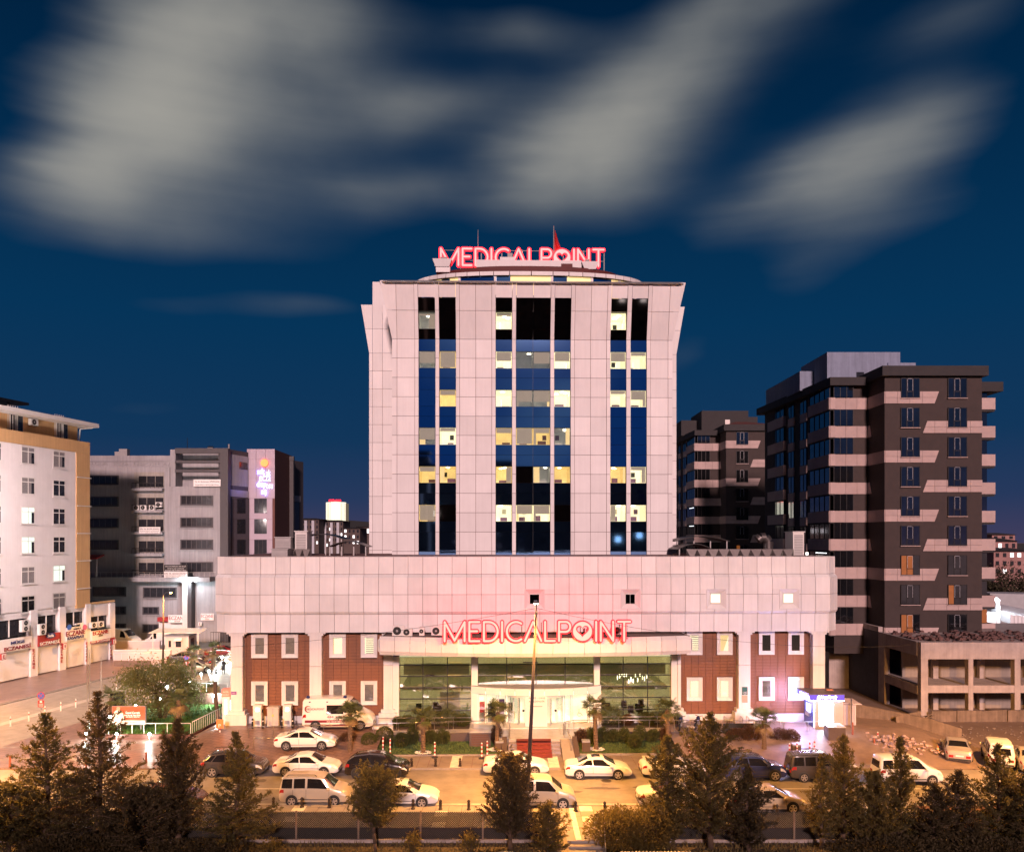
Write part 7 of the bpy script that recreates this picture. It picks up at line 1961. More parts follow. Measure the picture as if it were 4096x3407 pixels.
bush('garden_bush', 'thin leafy sapling beside the left handrail of the garden path', at(2215, 3330, 43.2)[:2] + (GZB,), .6, .6, .9, 105, SHRUB, 420, .16, shell=.2, group='bushes by the garden fence')
bush('garden_bush', 'dark undergrowth at the foot of the right hand conifers', at(3560, 3380, 43.4)[:2] + (GZB,), 3.4, 1.0, .6, 107, CONIF2, 4200, .16, group='bushes by the garden fence')
bush('garden_bush', 'dark undergrowth at the bottom right corner', at(3960, 3380, 43.2)[:2] + (GZB,), 3.0, 1.0, .6, 109, CONIF2, 3800, .16, group='bushes by the garden fence')
bush('garden_bush', 'loose sapling before the fence left of the round juniper', at(1085, 3350, 43.6)[:2] + (GZB,), .7, .6, .55, 111, JUNI, 600, .13, shell=.2, group='bushes by the garden fence')
bush('garden_bush', 'loose sapling before the fence right of the round juniper', at(1650, 3330, 43.6)[:2] + (GZB,), .55, .5, .75, 113, JUNI, 560, .14, shell=.2, group='bushes by the garden fence')
bush('garden_bush', 'loose sapling before the fence left of the broad cypress', at(1880, 3330, 43.6)[:2] + (GZB,), .7, .5, .8, 115, JUNI, 620, .14, shell=.2, group='bushes by the garden fence')
bush('garden_bush', 'dark undergrowth below the leftmost conifers', at(300, 3370, 43.4)[:2] + (GZB,), 3.4, 1.0, .55, 117, CONIF2, 5200, .16, group='bushes by the garden fence')
bush('garden_bush', 'dark undergrowth below the third and fourth conifers', at(800, 3375, 43.4)[:2] + (GZB,), 3.0, 1.0, .5, 119, CONIF2, 4400, .16, group='bushes by the garden fence')
# shrubs on the lawns
def hb(px, v, z): return hloc(hu(px, v), v, z)
LS = 'shrubs on the lawn left of the stairs'; RS = 'hedge on the lawn right of the stairs'; TS = 'shrubs before the glazed hall'
for i, (px, v, rx, h, m, lab) in enumerate(((1312, -3.9, .95, .62, RSHRUB, 'pale bronze shrub by the first red white posts'), (1388, -3.3, .7, .62, RSHRUB, 'dark bronze shrub at the first palm'), (1475, -3.9, .62, .62, SHRUB, 'clipped round shrub left of the second palm pair'), (1538, -3.2, .75, .78, SHRUB, 'tall leafy shrub between the two clipped balls'),
        (1605, -3.9, .60, .60, SHRUB, 'clipped round shrub near the second palm'), (1650, -3.2, .55, .8, SHRUB, 'upright leafy shrub just left of the second palm'), (1722, -3.3, .65, .7, SHRUB, 'leafy shrub just right of the second palm'), (1772, -3.3, .65, .68, SHRUB, 'leafy shrub by the vent box'), (1985, -3.4, .5, .85, RSHRUB, 'tall bronze shrub behind the third palm'))):
    bush('lawn_shrub', lab, hb(px, v, .3), rx, .6, h, 200 + i, m, 2400, .10, group=LS, flat=1 if 'clipped' in lab else 0, shell=.85 if 'clipped' in lab else .5)
for i, px in enumerate((2330, 2368, 2410, 2452, 2495, 2560, 2610, 2660)):
    bush('hedge_shrub', ('first', 'second', 'third', 'fourth', 'fifth', 'sixth', 'seventh', 'eighth')[i] + ' hedge shrub counting right from the stairs ramp', hb(px, -3.2, .4), .55, .5, .58 + .06 * (i % 3), 230 + i, SHRUB if i not in (0, 7) else RSHRUB, 2200, .10, group=RS)
bush('lawn_shrub', 'clipped round shrub on the lawn right of the stairs', hb(2538, -4.3, .25), .58, .58, .58, 245, SHRUB, 2800, .085, group=RS, flat=1, shell=.88)
for i, (px, rx, h) in enumerate(((2950, 1.1, .75), (3010, 1.0, .8), (3120, .95, .7), (3165, .8, .6))):
    bush('lawn_shrub', ('broad', 'tall', 'round', 'small end')[i] + ' bronze shrub near the palm by the cash kiosk', hb(px, -3.7, .3), rx, .7, h, 250 + i, RSHRUB, 3200, .11, group='bronze shrubs at right')
for i, (px, rx, h, m) in enumerate(((1590, .4, .45, SHRUB), (1630, .8, .5, SHRUB), (1690, .7, .6, SHRUB), (1785, 1.15, .78, SHRUB), (1850, .75, .55, SHRUB), (2445, 1.1, .85, SHRUB), (2510, .6, .5, RSHRUB), (2590, .8, .6, SHRUB), (2665, .8, .65, SHRUB), (2708, .5, .5, SHRUB))):
    side_ = 'left' if px < 2000 else 'right'
    bush('terrace_shrub', ('low', 'wide', 'leafy', 'largest', 'bright green end')[i % 5] + ' shrub on the terrace %s of the entrance' % side_, hb(px, .2, TZ - .08), rx, .6, h, 270 + i, m, 2600, .10, group=TS)
# palms
def palm(label, loc, h, seed, r0=.15, nf=26, fl=.95, m=PALML, group='fan palms before the hospital', dry=6, tall=False):
    o = thing('palm_tree', label, 'palm', loc, 0, group)
    r = random.Random(seed)
    t = MB(); n = 15; lean = (r.uniform(-.04, .04), r.uniform(-.03, .03))
    prof = []
    for k in range(n * 2 + 1):
        z = h * k / (2 * n); prof.append((r0 * (1.15 if k % 2 else .92) * (1 - .12 * k / (2 * n)) * r.uniform(.92, 1.08), z))
    t.lathe(prof, 10); t.v = [(x + lean[0] * z, y + lean[1] * z, z) for x, y, z in t.v]
    t.build('trunk', PALMT, o)
    top = Vector((lean[0] * h, lean[1] * h, h))
    nfz = nf + dry
    for k in range(nfz):
        isdry = k >= nf
        a = k * 2.399 + r.uniform(-.2, .2); el_ = r.uniform(-.35, 1.1) if not isdry else r.uniform(-1.15, -.75)
        d = Vector((math.cos(a) * math.cos(el_), math.sin(a) * math.cos(el_), math.sin(el_)))
        L = fl * r.uniform(.75, 1.05) * (.85 if isdry else 1)
        st = top + d * L * .12; hub = top + d * L * .48
        side_ = d.cross(Vector((0, 0, 1)))
        if side_.length < .05: side_ = Vector((1, 0, 0))
        side_.normalize(); up_ = side_.cross(d).normalized()
        f = MB(); f.tube(tuple(st), tuple(hub), .012, .008, 4, cap=False)
        nb = 11
        for b in range(nb):
            w = -1.25 + 2.5 * b / (nb - 1)
            dd = (d * math.cos(w) + side_ * math.sin(w)).normalized()
            ln = L * .58 * (1 - .25 * abs(w) / 1.25)
            tip = hub + dd * ln - Vector((0, 0, ln * r.uniform(.12, .32)))
            pr = dd.cross(up_).normalized() * .036
            mid = hub + dd * ln * .55 + up_ * .015
            f.add([tuple(hub), tuple(mid + pr), tuple(tip), tuple(mid - pr)], [(0, 1, 2, 3)])
        f.build('frond', m if not isdry else PALMD, o)
    return o
PB = mat('white_pebbles', (.62, .58, .52), .8, var=.15, scale=8)
def pebble_ring(label, loc, seed):
    r = random.Random(seed); mb = MB()
    for k in range(150):
        a, d = r.uniform(0, 6.28), .22 + .42 * math.sqrt(r.random()); s = r.uniform(.03, .06)
        mb.lathe([(s * .5, 0), (s, s * .5), (s * .5, s)], 5, (d * math.cos(a), d * .8 * math.sin(a), r.uniform(-.01, .02)))
    o = mb.build('pebble_bed', PB); o.location = loc; o['kind'] = 'stuff'; o['label'] = label; o['category'] = 'pebbles'
pp_ = [('first', 1400, 2388 + 0, 3010), ('second', 1693, 0, 3010), ('third', 1986, 0, 2998), ('fourth', 2385, 0, 2996), ('fifth', 2673, 0, 2985), ('sixth', 3058, 0, 3004)]
tops = [2850, 2868, 2845, 2828, 2835, 2880]
for k, (nm, px, _, pyb) in enumerate(pp_):
    z = .32 if k not in (2,) else .36
    x, y, _z = gp(px, pyb, z); hgt = H - (tops[k] - HY) / F * y - z
    palm('%s fan palm from the left on the hospital lawns' % nm, (x, y, z - .03), hgt, 300 + k, .17, 34, 1.4, dry=7)
    pebble_ring('white pebbles round the foot of the %s lawn palm' % nm, (x, y, z + .01), 400 + k)
palm('left of two tall palms behind the side lane railing', (at(775, 0, 93)[0], 93, .5), H - (2612 - HY) / F * 93 - .5, 321, .28, 26, 1.5, group='palms by the side lane', dry=3)
palm('right of two tall palms behind the side lane railing', (at(853, 0, 97)[0], 97, .8), H - (2600 - HY) / F * 97 - .8, 322, .28, 26, 1.5, group='palms by the side lane', dry=3)
palm('dark fan palm with yellow dead leaves before the round garden tree', (at(703, 0, 68)[0], 68.5, .45), H - (2800 - HY) / F * 68.5 - .45, 323, .2, 28, 1.6, group='palms in the corner garden', dry=12)
palm('short fan palm behind the billboard by the dark screen', (at(445, 0, 74)[0], 74, .3), H - (2790 - HY) / F * 74 - .3, 324, .2, 24, 1.4, group='palms in the corner garden', dry=2)
o = thing('cypress_stump', 'thin bare cypress stem beside the totem sign', 'tree', (at(872, 0, 70)[0], 70, .9))
MB().path([(0, 0, 0), (-.1, 0, .8), (-.22, 0, 2.2), (-.25, 0, 3.2)], .17, 8).build('trunk', BARK, o)
# round garden tree in the corner garden
def broadleaf(name, label, loc, h, rx, rz_, seed, m, n=9000, ls=.17, trunks=2, group=None):
    o = thing(name, label, 'tree', loc, 0, group); r = np.random.RandomState(seed)
    t = MB()
    cl = []
    for k in range(trunks):
        b = np.array([(.35 * (k - .5)), 0, 0]); e = np.array([.8 * (k - .5) * 1.4, 0, h * .45])
        t.tube(tuple(b), tuple(e), .2, .13, 8)
        for j in range(8):
            a = r.rand() * 6.28; tip = np.array([rx * .7 * math.cos(a), rx * .6 * math.sin(a), h * .5 + rz_ * r.uniform(-.2, .9)])
            t.tube(tuple(e), tuple(tip), .08, .02, 5, cap=False); cl.append(tip)
    t.build('trunk', BARK, o)
    for j in range(46):
        u = r.normal(size=3); u /= np.linalg.norm(u); cl.append(np.array([rx, rx * .8, rz_]) * u * (.55 + .45 * r.rand()) + np.array([0, 0, h - rz_]))
    C, D = [], []
    per = n // len(cl)
    for c in cl:
        q = r.normal(size=(per, 3)) * np.array([.55, .55, .42]) * rx * .30 + c; C.append(q); D.append(r.normal(size=(per, 3)) + np.array([0, 0, .4]))
    C, D = np.concatenate(C), np.concatenate(D)
    link('crown', leaf_mesh('crown', C, D, ls * (.6 + .8 * r.rand(len(C))), m, seed, .42), o)
    return o
broadleaf('garden_tree', 'round olive green tree on the lit lawn of the corner garden', (at(640, 0, 71)[0], 71.5, .5), H - (2635 - HY) / F * 71.5 - .5, 3.5, 2.6, 501, LEAF, 13000, .20)
FT = mat('far_tree_leaf', (.035, .03, .012), .8, var=.5, scale=.8)
for k, (px, py, Y, rx, lab) in enumerate(((4000, 2262, 150, 5.5, 'dark street tree behind the shed at right, left one'), (4080, 2285, 145, 5.0, 'dark street tree behind the shed at right, right one'), (3930, 2300, 160, 4.0, 'dark tree glimpsed past the brown apartment block'))):
    zz = H - (py - HY) / F * Y; broadleaf('street_tree', lab, (at(px, 0, Y)[0], Y, 0), zz, rx, zz * .42, 520 + k, FT, 4500, .45, group='far trees at right')

# ================================================================== street lamps
SODIUM = (1.0, .43, .088)
LENS = mat('sodium_lens', (1, .7, .4), .4, var=0, emit=(1, .62, .22), es=60)
POLE = mat('galvanised_pole', (.05, .038, .038), .6, metal=.2, var=.15, scale=4)
def street_lamp(label, base, top, energy, lit=True, group='street lamps along the road', arm=(0, .9), col=SODIUM):
    o = thing('street_lamp', label, 'street lamp', base, 0, group)
    t = Vector(top) - Vector(base)
    MB().tube((0, 0, 0), tuple(t * .97), .15, .065, 10).build('pole', POLE, o, smooth=True)
    MB().lathe([(.24, 0), (.22, .25), (.16, .32)], 10).build('base_collar', POLE, o)
    hd_ = t + Vector((arm[0], arm[1], .15))
    MB().path([tuple(t * .965), tuple(t + Vector((arm[0] * .3, arm[1] * .3, .1))), tuple(hd_)], .04, 6).build('arm', POLE, o)
    h = MB().hexa([(hd_.x - .16, hd_.y - .42, hd_.z - .02), (hd_.x + .16, hd_.y - .42, hd_.z - .02), (hd_.x + .1, hd_.y - .36, hd_.z + .12), (hd_.x - .1, hd_.y - .36, hd_.z + .12)], (0, .8, 0)); ho = h.build('lamp_head', POLE, o)
    MB().lathe([(.12, -.10), (.14, -.03)], 12, tuple(hd_)).build('lens', LENS, ho)
    if lit:
        l = bpy.data.lights.new('sodium_light', 'SPOT'); l.energy = energy; l.color = col; l.spot_size = R(165); l.spot_blend = .35; l.shadow_soft_size = .15
        lo = bpy.data.objects.new('sodium_light', l); COL.objects.link(lo); lo.parent = o; lo.location = hd_ + Vector((0, 0, -.14))
    return o
E0 = 27500
b = at(2108, 0, 49.35)
street_lamp('slightly leaning street lamp post in front of the entrance', (b[0], 49.35, .1), at(2146, 2424, 49.35), E0)
street_lamp('street lamp of the same row beyond the right edge', (36.5, 49.35, .1), (36.8, 49.35, 12.4), E0 * 1.1)
street_lamp('street lamp of the same row beyond the left edge', (-35.0, 49.35, .1), (-34.8, 49.35, 12.4), E0 * 1.35)
bx = at(652, 0, 104); o = street_lamp('tall curved street lamp in front of the office block', (bx[0], 104, 0), (at(654, 2372, 104)[0], 104, H - (2372 - HY) / F * 104), 9000, arm=(1.15, -.5))
# more lamps of the side street, past the left edge
street_lamp('side street lamp beyond the left edge before the pharmacies', (-53, 70, .0), (-53, 70, 9.5), 20000, arm=(-.5, .9))
hm = thing('lamp_mast', 'tall junction lamp mast beyond the left edge', 'street lamp', (-52.5, 78, 0))
MB().tube((0, 0, 0), (0, 0, 22), .2, .1, 10).build('pole', POLE, hm); MB().lathe([(.5, 21.8), (.5, 22.1)], 14).build('lamp_ring', POLE, hm); MB().lathe([(.4, 21.6), (.4, 21.78)], 14).build('lens', LENS, hm)
l = bpy.data.lights.new('mast_light', 'POINT'); l.energy = 20000; l.color = (1, .80, .78); l.shadow_soft_size = .4
lo = bpy.data.objects.new('mast_light', l); COL.objects.link(lo); lo.parent = hm; lo.location = (0, 0, 21.3)
# white LED floodlight on the office block corner
led = thing('wall_floodlight', 'dazzling white floodlight on the corner column of the office block', 'lamp', (ox(757, OFY - 2), OFY - 2.2, oz(2318, OFY - 2)))
MB().box(-.3, .3, -.12, .12, -.18, .18).build('lamp_head', mat('led_glow', (1, 1, 1), .5, var=0, emit=(.9, .96, 1), es=40), led)
MB().tube((0, .1, 0), (0, 1.0, 0), .05).build('bracket', DARKM, led)
l = bpy.data.lights.new('led_light', 'POINT'); l.energy = 800; l.color = (.82, .95, 1); l.shadow_soft_size = .2
lo = bpy.data.objects.new('led_light', l); COL.objects.link(lo); lo.parent = led; lo.location = (0, -.7, -.3)

# ================================================================== corner garden at the left
LAWNL = mat('lit_lawn', (.045, .12, .02), .9, var=.35, scale=5)
gar = [(-33.2, 66.3), (-26.2, 66.3), (-25.2, 70.2), (-26.2, 76), (-33.5, 78), (-36.0, 72)]
structure('corner_garden', MB().prism(gar, -.1, [.42, .42, .8, 1.0, 1.0, .5]), LAWNL)
GBR = mat('garden_brick', (.13, .06, .05), .7, var=.2, scale=6)
for a, b_ in zip(gar[:2] + [gar[1]], gar[1:3] + [gar[2]]):
    d = Vector((b_[0] - a[0], b_[1] - a[1])); n = Vector((d.y, -d.x)).normalized() * .22
    if d.length > .1: structure('garden_kerb', MB().prism([(a[0] + n.x, a[1] + n.y), (b_[0] + n.x, b_[1] + n.y), (b_[0], b_[1]), (a[0], a[1])], -.1, [.46, .46 if a is gar[0] else .84, .46 if a is gar[0] else .84, .46]), GBR)
structure('garden_wall', MB().hexa([(-33.8, 76.5, .3), (-26.5, 75.6, .3), (-26.5, 75.6, 2.0), (-33.8, 76.5, 2.0)], (0, .3, 0)), GBR)
def gpts(r, n):
    x = -35 + 9.5 * r.rand(n); y = 66.4 + 10 * r.rand(n)
    ok = (x > -33.0 - (y - 66.3) * .4) & (x < -26.0 + np.minimum((y - 66.3) * .2, .7))
    x, y = np.where(ok, x, -29.5 + 2 * (r.rand(n) - .5)), np.where(ok, y, 68 + 3 * r.rand(n))
    return np.stack([x, y, .42 + .06 * (y - 66.3) * np.clip((x + 34) / 8, 0, 1)], 1)
tufts('grass', gpts, 14000, .16, mat('lit_grass_blade', (.05, .14, .022), .7, var=.4, scale=4), 77, label='lush green grass on the corner garden lawn')
handrail('garden_railing', 'white railing along the front of the corner garden', [(-33.1, 66.4, .46), (-26.3, 66.4, .46)], h=.85, frame=False, m=WHITEM, post=.95, r=.035)
handrail('garden_railing', 'white railing climbing the right side of the corner garden', [(-26.2, 66.5, .46), (-25.1, 70.3, .86), (-25.0, 71.5, 1.1)], h=.95, frame=False, m=WHITEM, bal=.28, r=.03)
handrail('garden_railing', 'white railing on the brick wall behind the garden tree', [(-33.8, 76.6, 2.0), (-26.5, 75.7, 2.0)], h=.9, frame=False, m=WHITEM, post=1.0, r=.035)
structure('side_path', MB().prism([(-26.4, 76.2), (-22.0, 72.0), (-26, 118), (-40, 118), (-33.5, 90), (-29.5, 80)], .0, [1.17, 1.17, 1.19, 1.19, 1.18, 1.18]), jointed(mat('pale_flagstone', (.42, .40, .37), .45, var=.2, scale=2.5, bump=.2, bscale=8), .8, .6, .6, .3))
handrail('garden_railing', 'white railing curving along the lit path left of the hospital', [(-29.5, 79.8, 1.18), (-32, 87, 1.18), (-33.4, 92, 1.18), (-35, 100, 1.18), (-36.5, 108, 1.18)], h=1.0, frame=False, m=WHITEM, post=1.0, r=.04)
handrail('garden_railing', 'white railing across the path behind the totem sign', [(-27.0, 76.4, 1.18), (-23.0, 76.0, 1.18)], h=1.0, frame=False, m=WHITEM, post=1.2, r=.035)
pl = thing('planter_box', 'yellowish planter box with green plant on the lit path', 'planter', (at(842, 0, 79)[0], 79, 1.18)); MB().box(-.8, .8, -.35, .35, 0, .8).build('trough', mat('yellow_planter', (.55, .40, .18), .7), pl)
bush('potted_plant', 'green plant filling the yellowish planter box', (at(842, 0, 79)[0], 79, 1.75), .7, .4, .4, 610, SHRUB, 700, .13)
GLOW = mat('garden_lamp_glow', (1, 1, 1), .5, var=0, emit=(.88, 1, .94), es=45)
def garden_lamp(label, loc, energy=150, h=.5):
    o = thing('garden_lamp', label, 'lamp', loc, 0, 'white garden lamps')
    MB().tube((0, 0, 0), (0, 0, h), .03).build('stem', WHITEM, o)
    MB().lathe([(.03, -.11), (.10, -.06), (.12, 0), (.10, .06), (.03, .11)], 12, (0, 0, h + .1)).build('globe', GLOW, o, smooth=True)
    l = bpy.data.lights.new('garden_light', 'POINT'); l.energy = energy; l.color = (.86, 1, .92); l.shadow_soft_size = .12
    lo = bpy.data.objects.new('garden_light', l); COL.objects.link(lo); lo.parent = o; lo.location = (0, -.16, h + .12)
for k, (px, py, Y, e, lab) in enumerate(((350, 2930, 66.0, 110, 'bright garden lamp at the foot of the flagpoles'), (470, 2933, 66.0, 110, 'bright garden lamp under the left part of the billboard'), (601, 2933, 66.0, 120, 'bright garden lamp on the front railing right of the billboard'),
        (444, 2863, 68.6, 40, 'bright lamp at the left edge of the billboard'), (545, 2818, 74.5, 90, 'garden lamp behind the billboard under the tree'), (643, 2794, 75.0, 90, 'garden lamp seen through the round tree'), (672, 2744, 79.8, 100, 'garden lamp glowing inside the tree crown'),
        (855, 2781, 75.6, 200, 'bright lamp on the wall beside the thin stem'), (762, 2728, 81.0, 160, 'lamp at the start of the curved white railing'), (807, 2694, 87.5, 180, 'lamp on the curved white railing below the palms'), (838, 2683, 90.0, 180, 'second lamp on the curved white railing'), (864, 2672, 93.0, 200, 'lamp on the curved railing beside the dark figure'), (922, 2652, 98, 260, 'lamp at the hospital corner end of the curved railing'))):
    p = at(px, py, Y); garden_lamp(lab, (p[0], p[1] - .15, p[2] - .6), e * (2.2 if px > 700 else 1.0))
st_ = thing('path_lamp', 'warm star-like lamp above the lit path by the hospital corner', 'lamp', at(888, 2628, 101))
MB().lathe([(.05, -.15), (.18, 0), (.05, .15)], 12).build('globe', mat('warm_bulb', (1, 1, 1), .5, var=0, emit=(1, .9, .7), es=40), st_); MB().tube((0, 0, -2.6), (0, 0, -.12), .05).build('stem', DARKM, st_)
l = bpy.data.lights.new('path_light', 'POINT'); l.energy = 420; l.color = (1, .85, .6); l.shadow_soft_size = .15
lo = bpy.data.objects.new('path_light', l); COL.objects.link(lo); lo.parent = st_; lo.location = (0, -.4, 0)
# billboard
bb = thing('billboard', 'orange hospital billboard with a white coated figure in the corner garden', 'billboard', at(515, 2912, 67.2))
bbY = 67.2; bw = 134 / F * bbY / 2; bh = 74 / F * bbY
ORNG = mat('billboard_orange', (.50, .075, .03), .5, var=.06, emit=(1, .16, .06), es=.06); CREAM = mat('billboard_cream', (.75, .68, .6), .5, var=.04, emit=(1, .9, .8), es=.03)
pbox('panel', -bw, bw, 0, .22, .30, .3 + bh, GREYM, bb); pbox('orange_field', -bw + .03, bw - .03, -.02, -.002, .3 + bh * .24, .3 + bh - .03, ORNG, bb); pbox('cream_strip', -bw + .03, bw - .03, -.02, -.002, .33, .3 + bh * .235, CREAM, bb)
for s in (-.7, .7): MB().tube((s * bw, .1, -.8), (s * bw, .1, .35), .06).build('leg', GREYM, bb)
LETW = mat('billboard_lettering', (.9, .88, .85), .5, var=0, emit=(1, .95, .9), es=.4)
for s, fx, fy, w, h in (('Genel Cerrahi', .62, .66, .42, .12), ('Prof. Dr. M. Tahir ÖZER', .62, .53, .48, .085), ('Hasta Kabulüne Başlamıştır.', .62, .435, .44, .06)):
    writing(s, (-bw + 2 * bw * fx, -.03, .3 + bh * fy), 2 * bw * w, bh * h, LETW, bb, 0, .004, .01)
writing('MEDICALPOINT', (-bw + 2 * bw * .5, -.03, .3 + bh * .12), 2 * bw * .5, bh * .10, SIGNR, bb, 0, .004)
cx_ = -bw + 2 * bw * .19; z_ = .3 + bh * .24
coat = [(-.52, 0), (.52, 0), (.52, .12), (.45, .42), (.40, .72), (.28, .80), (.10, .86), (-.10, .86), (-.28, .80), (-.40, .72), (-.45, .42), (-.52, .12)]
MB().slab_xz([(cx_ + p[0] * .95, z_ + p[1] * 1.0) for p in coat], -.028, -.022).build('printed_coat', CREAM, bb)
MB().lathe([(.155, -.03), (.155, -.022)], 16, (cx_, 0, z_ + 1.0), 'y').build('printed_head', mat('printed_skin', (.42, .24, .17), .6, emit=(.8, .4, .3), es=.1), bb)
MB().slab_xz([(cx_ - .03, z_ + .5), (cx_ + .03, z_ + .5), (cx_ + .04, z_ + .82), (cx_ - .04, z_ + .82)], -.033, -.029).build('printed_tie', DARKM, bb)
sc_ = thing('dark_screen', 'black screen fence behind the billboard', 'screen', at(452, 2836, 75)); MB().box(-.3, 1.1, 0, .08, 0, 1.7).build('panel', BLACK, sc_)
# flagpoles and plain poles
for k, (px, yt, yb, lab) in enumerate(((349, 2588, 2935, 'left of the twin flagpoles by the garden corner'), (358, 2600, 2930, 'right of the twin flagpoles by the garden corner'), (404, 2632, 2760, 'short bare pole on the shop side of the street'))):
    Y = 67 if k < 2 else 84; x, _, z1 = at(px, yt, Y); z0 = .05
    o = thing('flag_pole', lab, 'pole', (x, Y, z0)); MB().tube((0, 0, 0), (0, 0, z1 - z0), .05 + .01 * (k == 2), .035, 8).build('shaft', STEEL, o); MB().lathe([(.02, 0), (.06, .05), (.02, .11)], 8, (0, 0, z1 - z0)).build('finial', STEEL, o)
# road signs
def no_parking(label, px, py, Y, zb):
    x, _, z = at(px, py, Y); o = thing('no_parking_sign', label, 'road sign', (x, Y, zb)); h = z - zb
    MB().tube((0, 0, 0), (0, 0, h), .03).build('post', STEEL, o)
    MB().lathe([(.33, -.012), (.33, .0)], 24, (0, -.03, h), 'y').build('red_disc', REDP, o); d = MB().lathe([(.27, -.012), (.27, .0)], 24, (0, -.044, h), 'y'); d.build('blue_disc', mat('sign_blue', (.03, .12, .45), .5), o)
    for s in (-1, 1): MB().hexa([(-.19, -.062, h - s * .19 - .03), (-.15, -.062, h - s * .19 - .03 * s), (.19, -.062, h + s * .19), (.15, -.062, h + s * .19 + .03)], (0, .004, 0)).build('red_bar', REDP, o)
    pbox('red_plate', -.27, .27, -.045, -.03, h - .98, h - .40, REDP, o); pbox('white_mark', -.1, .1, -.05, -.046, h - .6, h - .44, SIGNW, o)
    for k in range(3): pbox('text_line', -.2, .2, -.05, -.046, h - .72 - k * .09, h - .69 - k * .09, SIGNW, o)
no_parking('no stopping sign on the left pavement above the leftmost conifer', 165, 2781, 69, .05); no_parking('no stopping sign by the tall palms', 745, 2631, 92, .1)
def banded_post(label, px, pyb, z, h=1.05, base=False, group='red and white marker posts', r=.055):
    x, y, _ = gp(px, pyb, z); o = thing('marker_post', label, 'post', (x, y, z), 0, group)
    if base: MB().lathe([(.26, 0), (.24, .05), (.1, .1)], 14).build('rubber_base', BLACK, o)
    n = 7
    for k in range(n): MB().lathe([(r, h * k / n), (r, h * (k + 1) / n)], 10).build('band', REDP if k % 2 == 0 else SIGNW, o)
    MB().lathe([(r * .9, h), (r * .7, h + .06), (r * .2, h + .09)], 10).build('cap', SIGNW, o)
    return o
mp = [(1246, 3006, .16, 0, 'first marker post by the driveway bin'), (1283, 3014, .16, 0, 'second marker post by the bronze shrub'), (1532, 3006, .16, 0, 'left post of the pair before the clipped shrubs'), (1561, 3014, .16, 0, 'right post of the pair before the clipped shrubs'), (1739, 3028, .12, 1, 'single marker post on a round base left of the stairs'),
      (1927, 3032, .12, 1, 'left post of the pair at the vent box, on a round base'), (1949, 3024, .16, 0, 'right post of the pair at the vent box'), (2757, 3022, .16, 0, 'marker post beside the tall ragged conifer'), (3158, 3034, .12, 0, 'leftmost of four marker posts before the grey wagon'), (3188, 3028, .12, 0, 'second of four marker posts before the grey wagon'),
      (3239, 3026, .12, 0, 'third of four marker posts before the grey wagon'), (3258, 3020, .12, 0, 'rightmost of four marker posts before the grey wagon'), (3511, 2985, .05, 1, 'marker post on a round base at the edge of the dirt lot'), (880, 2966, .25, 1, 'marker post with small parking plate left of the hospital corner')]
for px, py, z, bs, lab in mp: banded_post(lab, px, py, z, 1.1, bool(bs))
x, y, _ = gp(880, 2966, .25); o = thing('parking_plate', 'small orange parking plate on the marker post by the hospital corner', 'road sign', (x, y, 1.35)); pbox('plate', -.28, .28, -.04, 0, 0, .72, mat('orange_plate', (.55, .2, .06), .6), o); writing('P', (0, -.06, .22), .2, .26, SIGNW, o, 0, .004)
for k, (px, py) in enumerate(((42, 2903), (115, 2883), (180, 2858), (243, 2842), (303, 2828), (466, 2765))):
    x, y, _ = gp(px, py, .02); o = thing('lane_post', ('first', 'second', 'third', 'fourth', 'fifth', 'sixth')[k] + ' white lane post from the left along the side street', 'post', (x, y, .02), 0, 'white lane posts'); MB().lathe([(.08, 0), (.055, .03), (.05, .8), (.02, .86)], 10).build('shaft', SIGNW, o); MB().lathe([(.058, .55), (.058, .66)], 10).build('band', REDP, o)
for k, (px, py, h) in enumerate(((585, 3050, .8), (40, 3066, .8), (345, 3070, .7), (3410, 2982, 1.9), (3497, 3003, 1.0))):
    x, y, _ = gp(px, py, .05); o = thing('plain_bollard', ('rusty bollard on the left apron before the third conifer', 'rusty bollard at the left picture edge', 'rusty bollard behind the second conifer', 'tall rusty post by the rubble heap', 'short rusty post before the dirt lot')[k], 'bollard', (x, y, .05), 0); MB().lathe([(.08, 0), (.07, h * .95), (.04, h)], 10).build('shaft', mat('rusty_red', (.25, .07, .04), .7, var=.3, scale=6), o)
def small_bollard(label, px, py, z, group):
    x, y, _ = gp(px, py, z); o = thing('bollard', label, 'bollard', (x, y, z), 0, group)
    MB().lathe([(.13, 0), (.13, .06), (.09, .1), (.085, .32), (.11, .36), (.07, .42), (.10, .50), (.09, .56), (.03, .62)], 12).build('body', mat('cast_iron', (.035, .025, .02), .5, metal=.4, var=.1), o, smooth='auto')
for k, px in enumerate((1646, 1742, 1840)): small_bollard(('left', 'middle', 'right')[k] + ' of three small iron bollards on the hospital kerb', px, 3063, .118, 'iron bollards on the far kerb')
for k, (px, py, lab) in enumerate(((1094, 3226, 'at the beige wagon tail'), (1207, 3227, 'before the rear wheel of the beige wagon'), (1317, 3228, 'before the front wheel of the beige wagon'), (1652, 3234, 'before the white saloon by the round juniper'), (1762, 3236, 'just right of the white saloon nose'), (1875, 3237, 'left of the broad cypress'), (2302, 3243, 'at the nose of the pale beige wagon'), (2419, 3244, 'right of the garden path'), (3108, 3256, 'before the champagne saloon'))):
    small_bollard('small iron bollard on the near kerb ' + lab, px, py, .11, 'iron bollards on the near kerb')
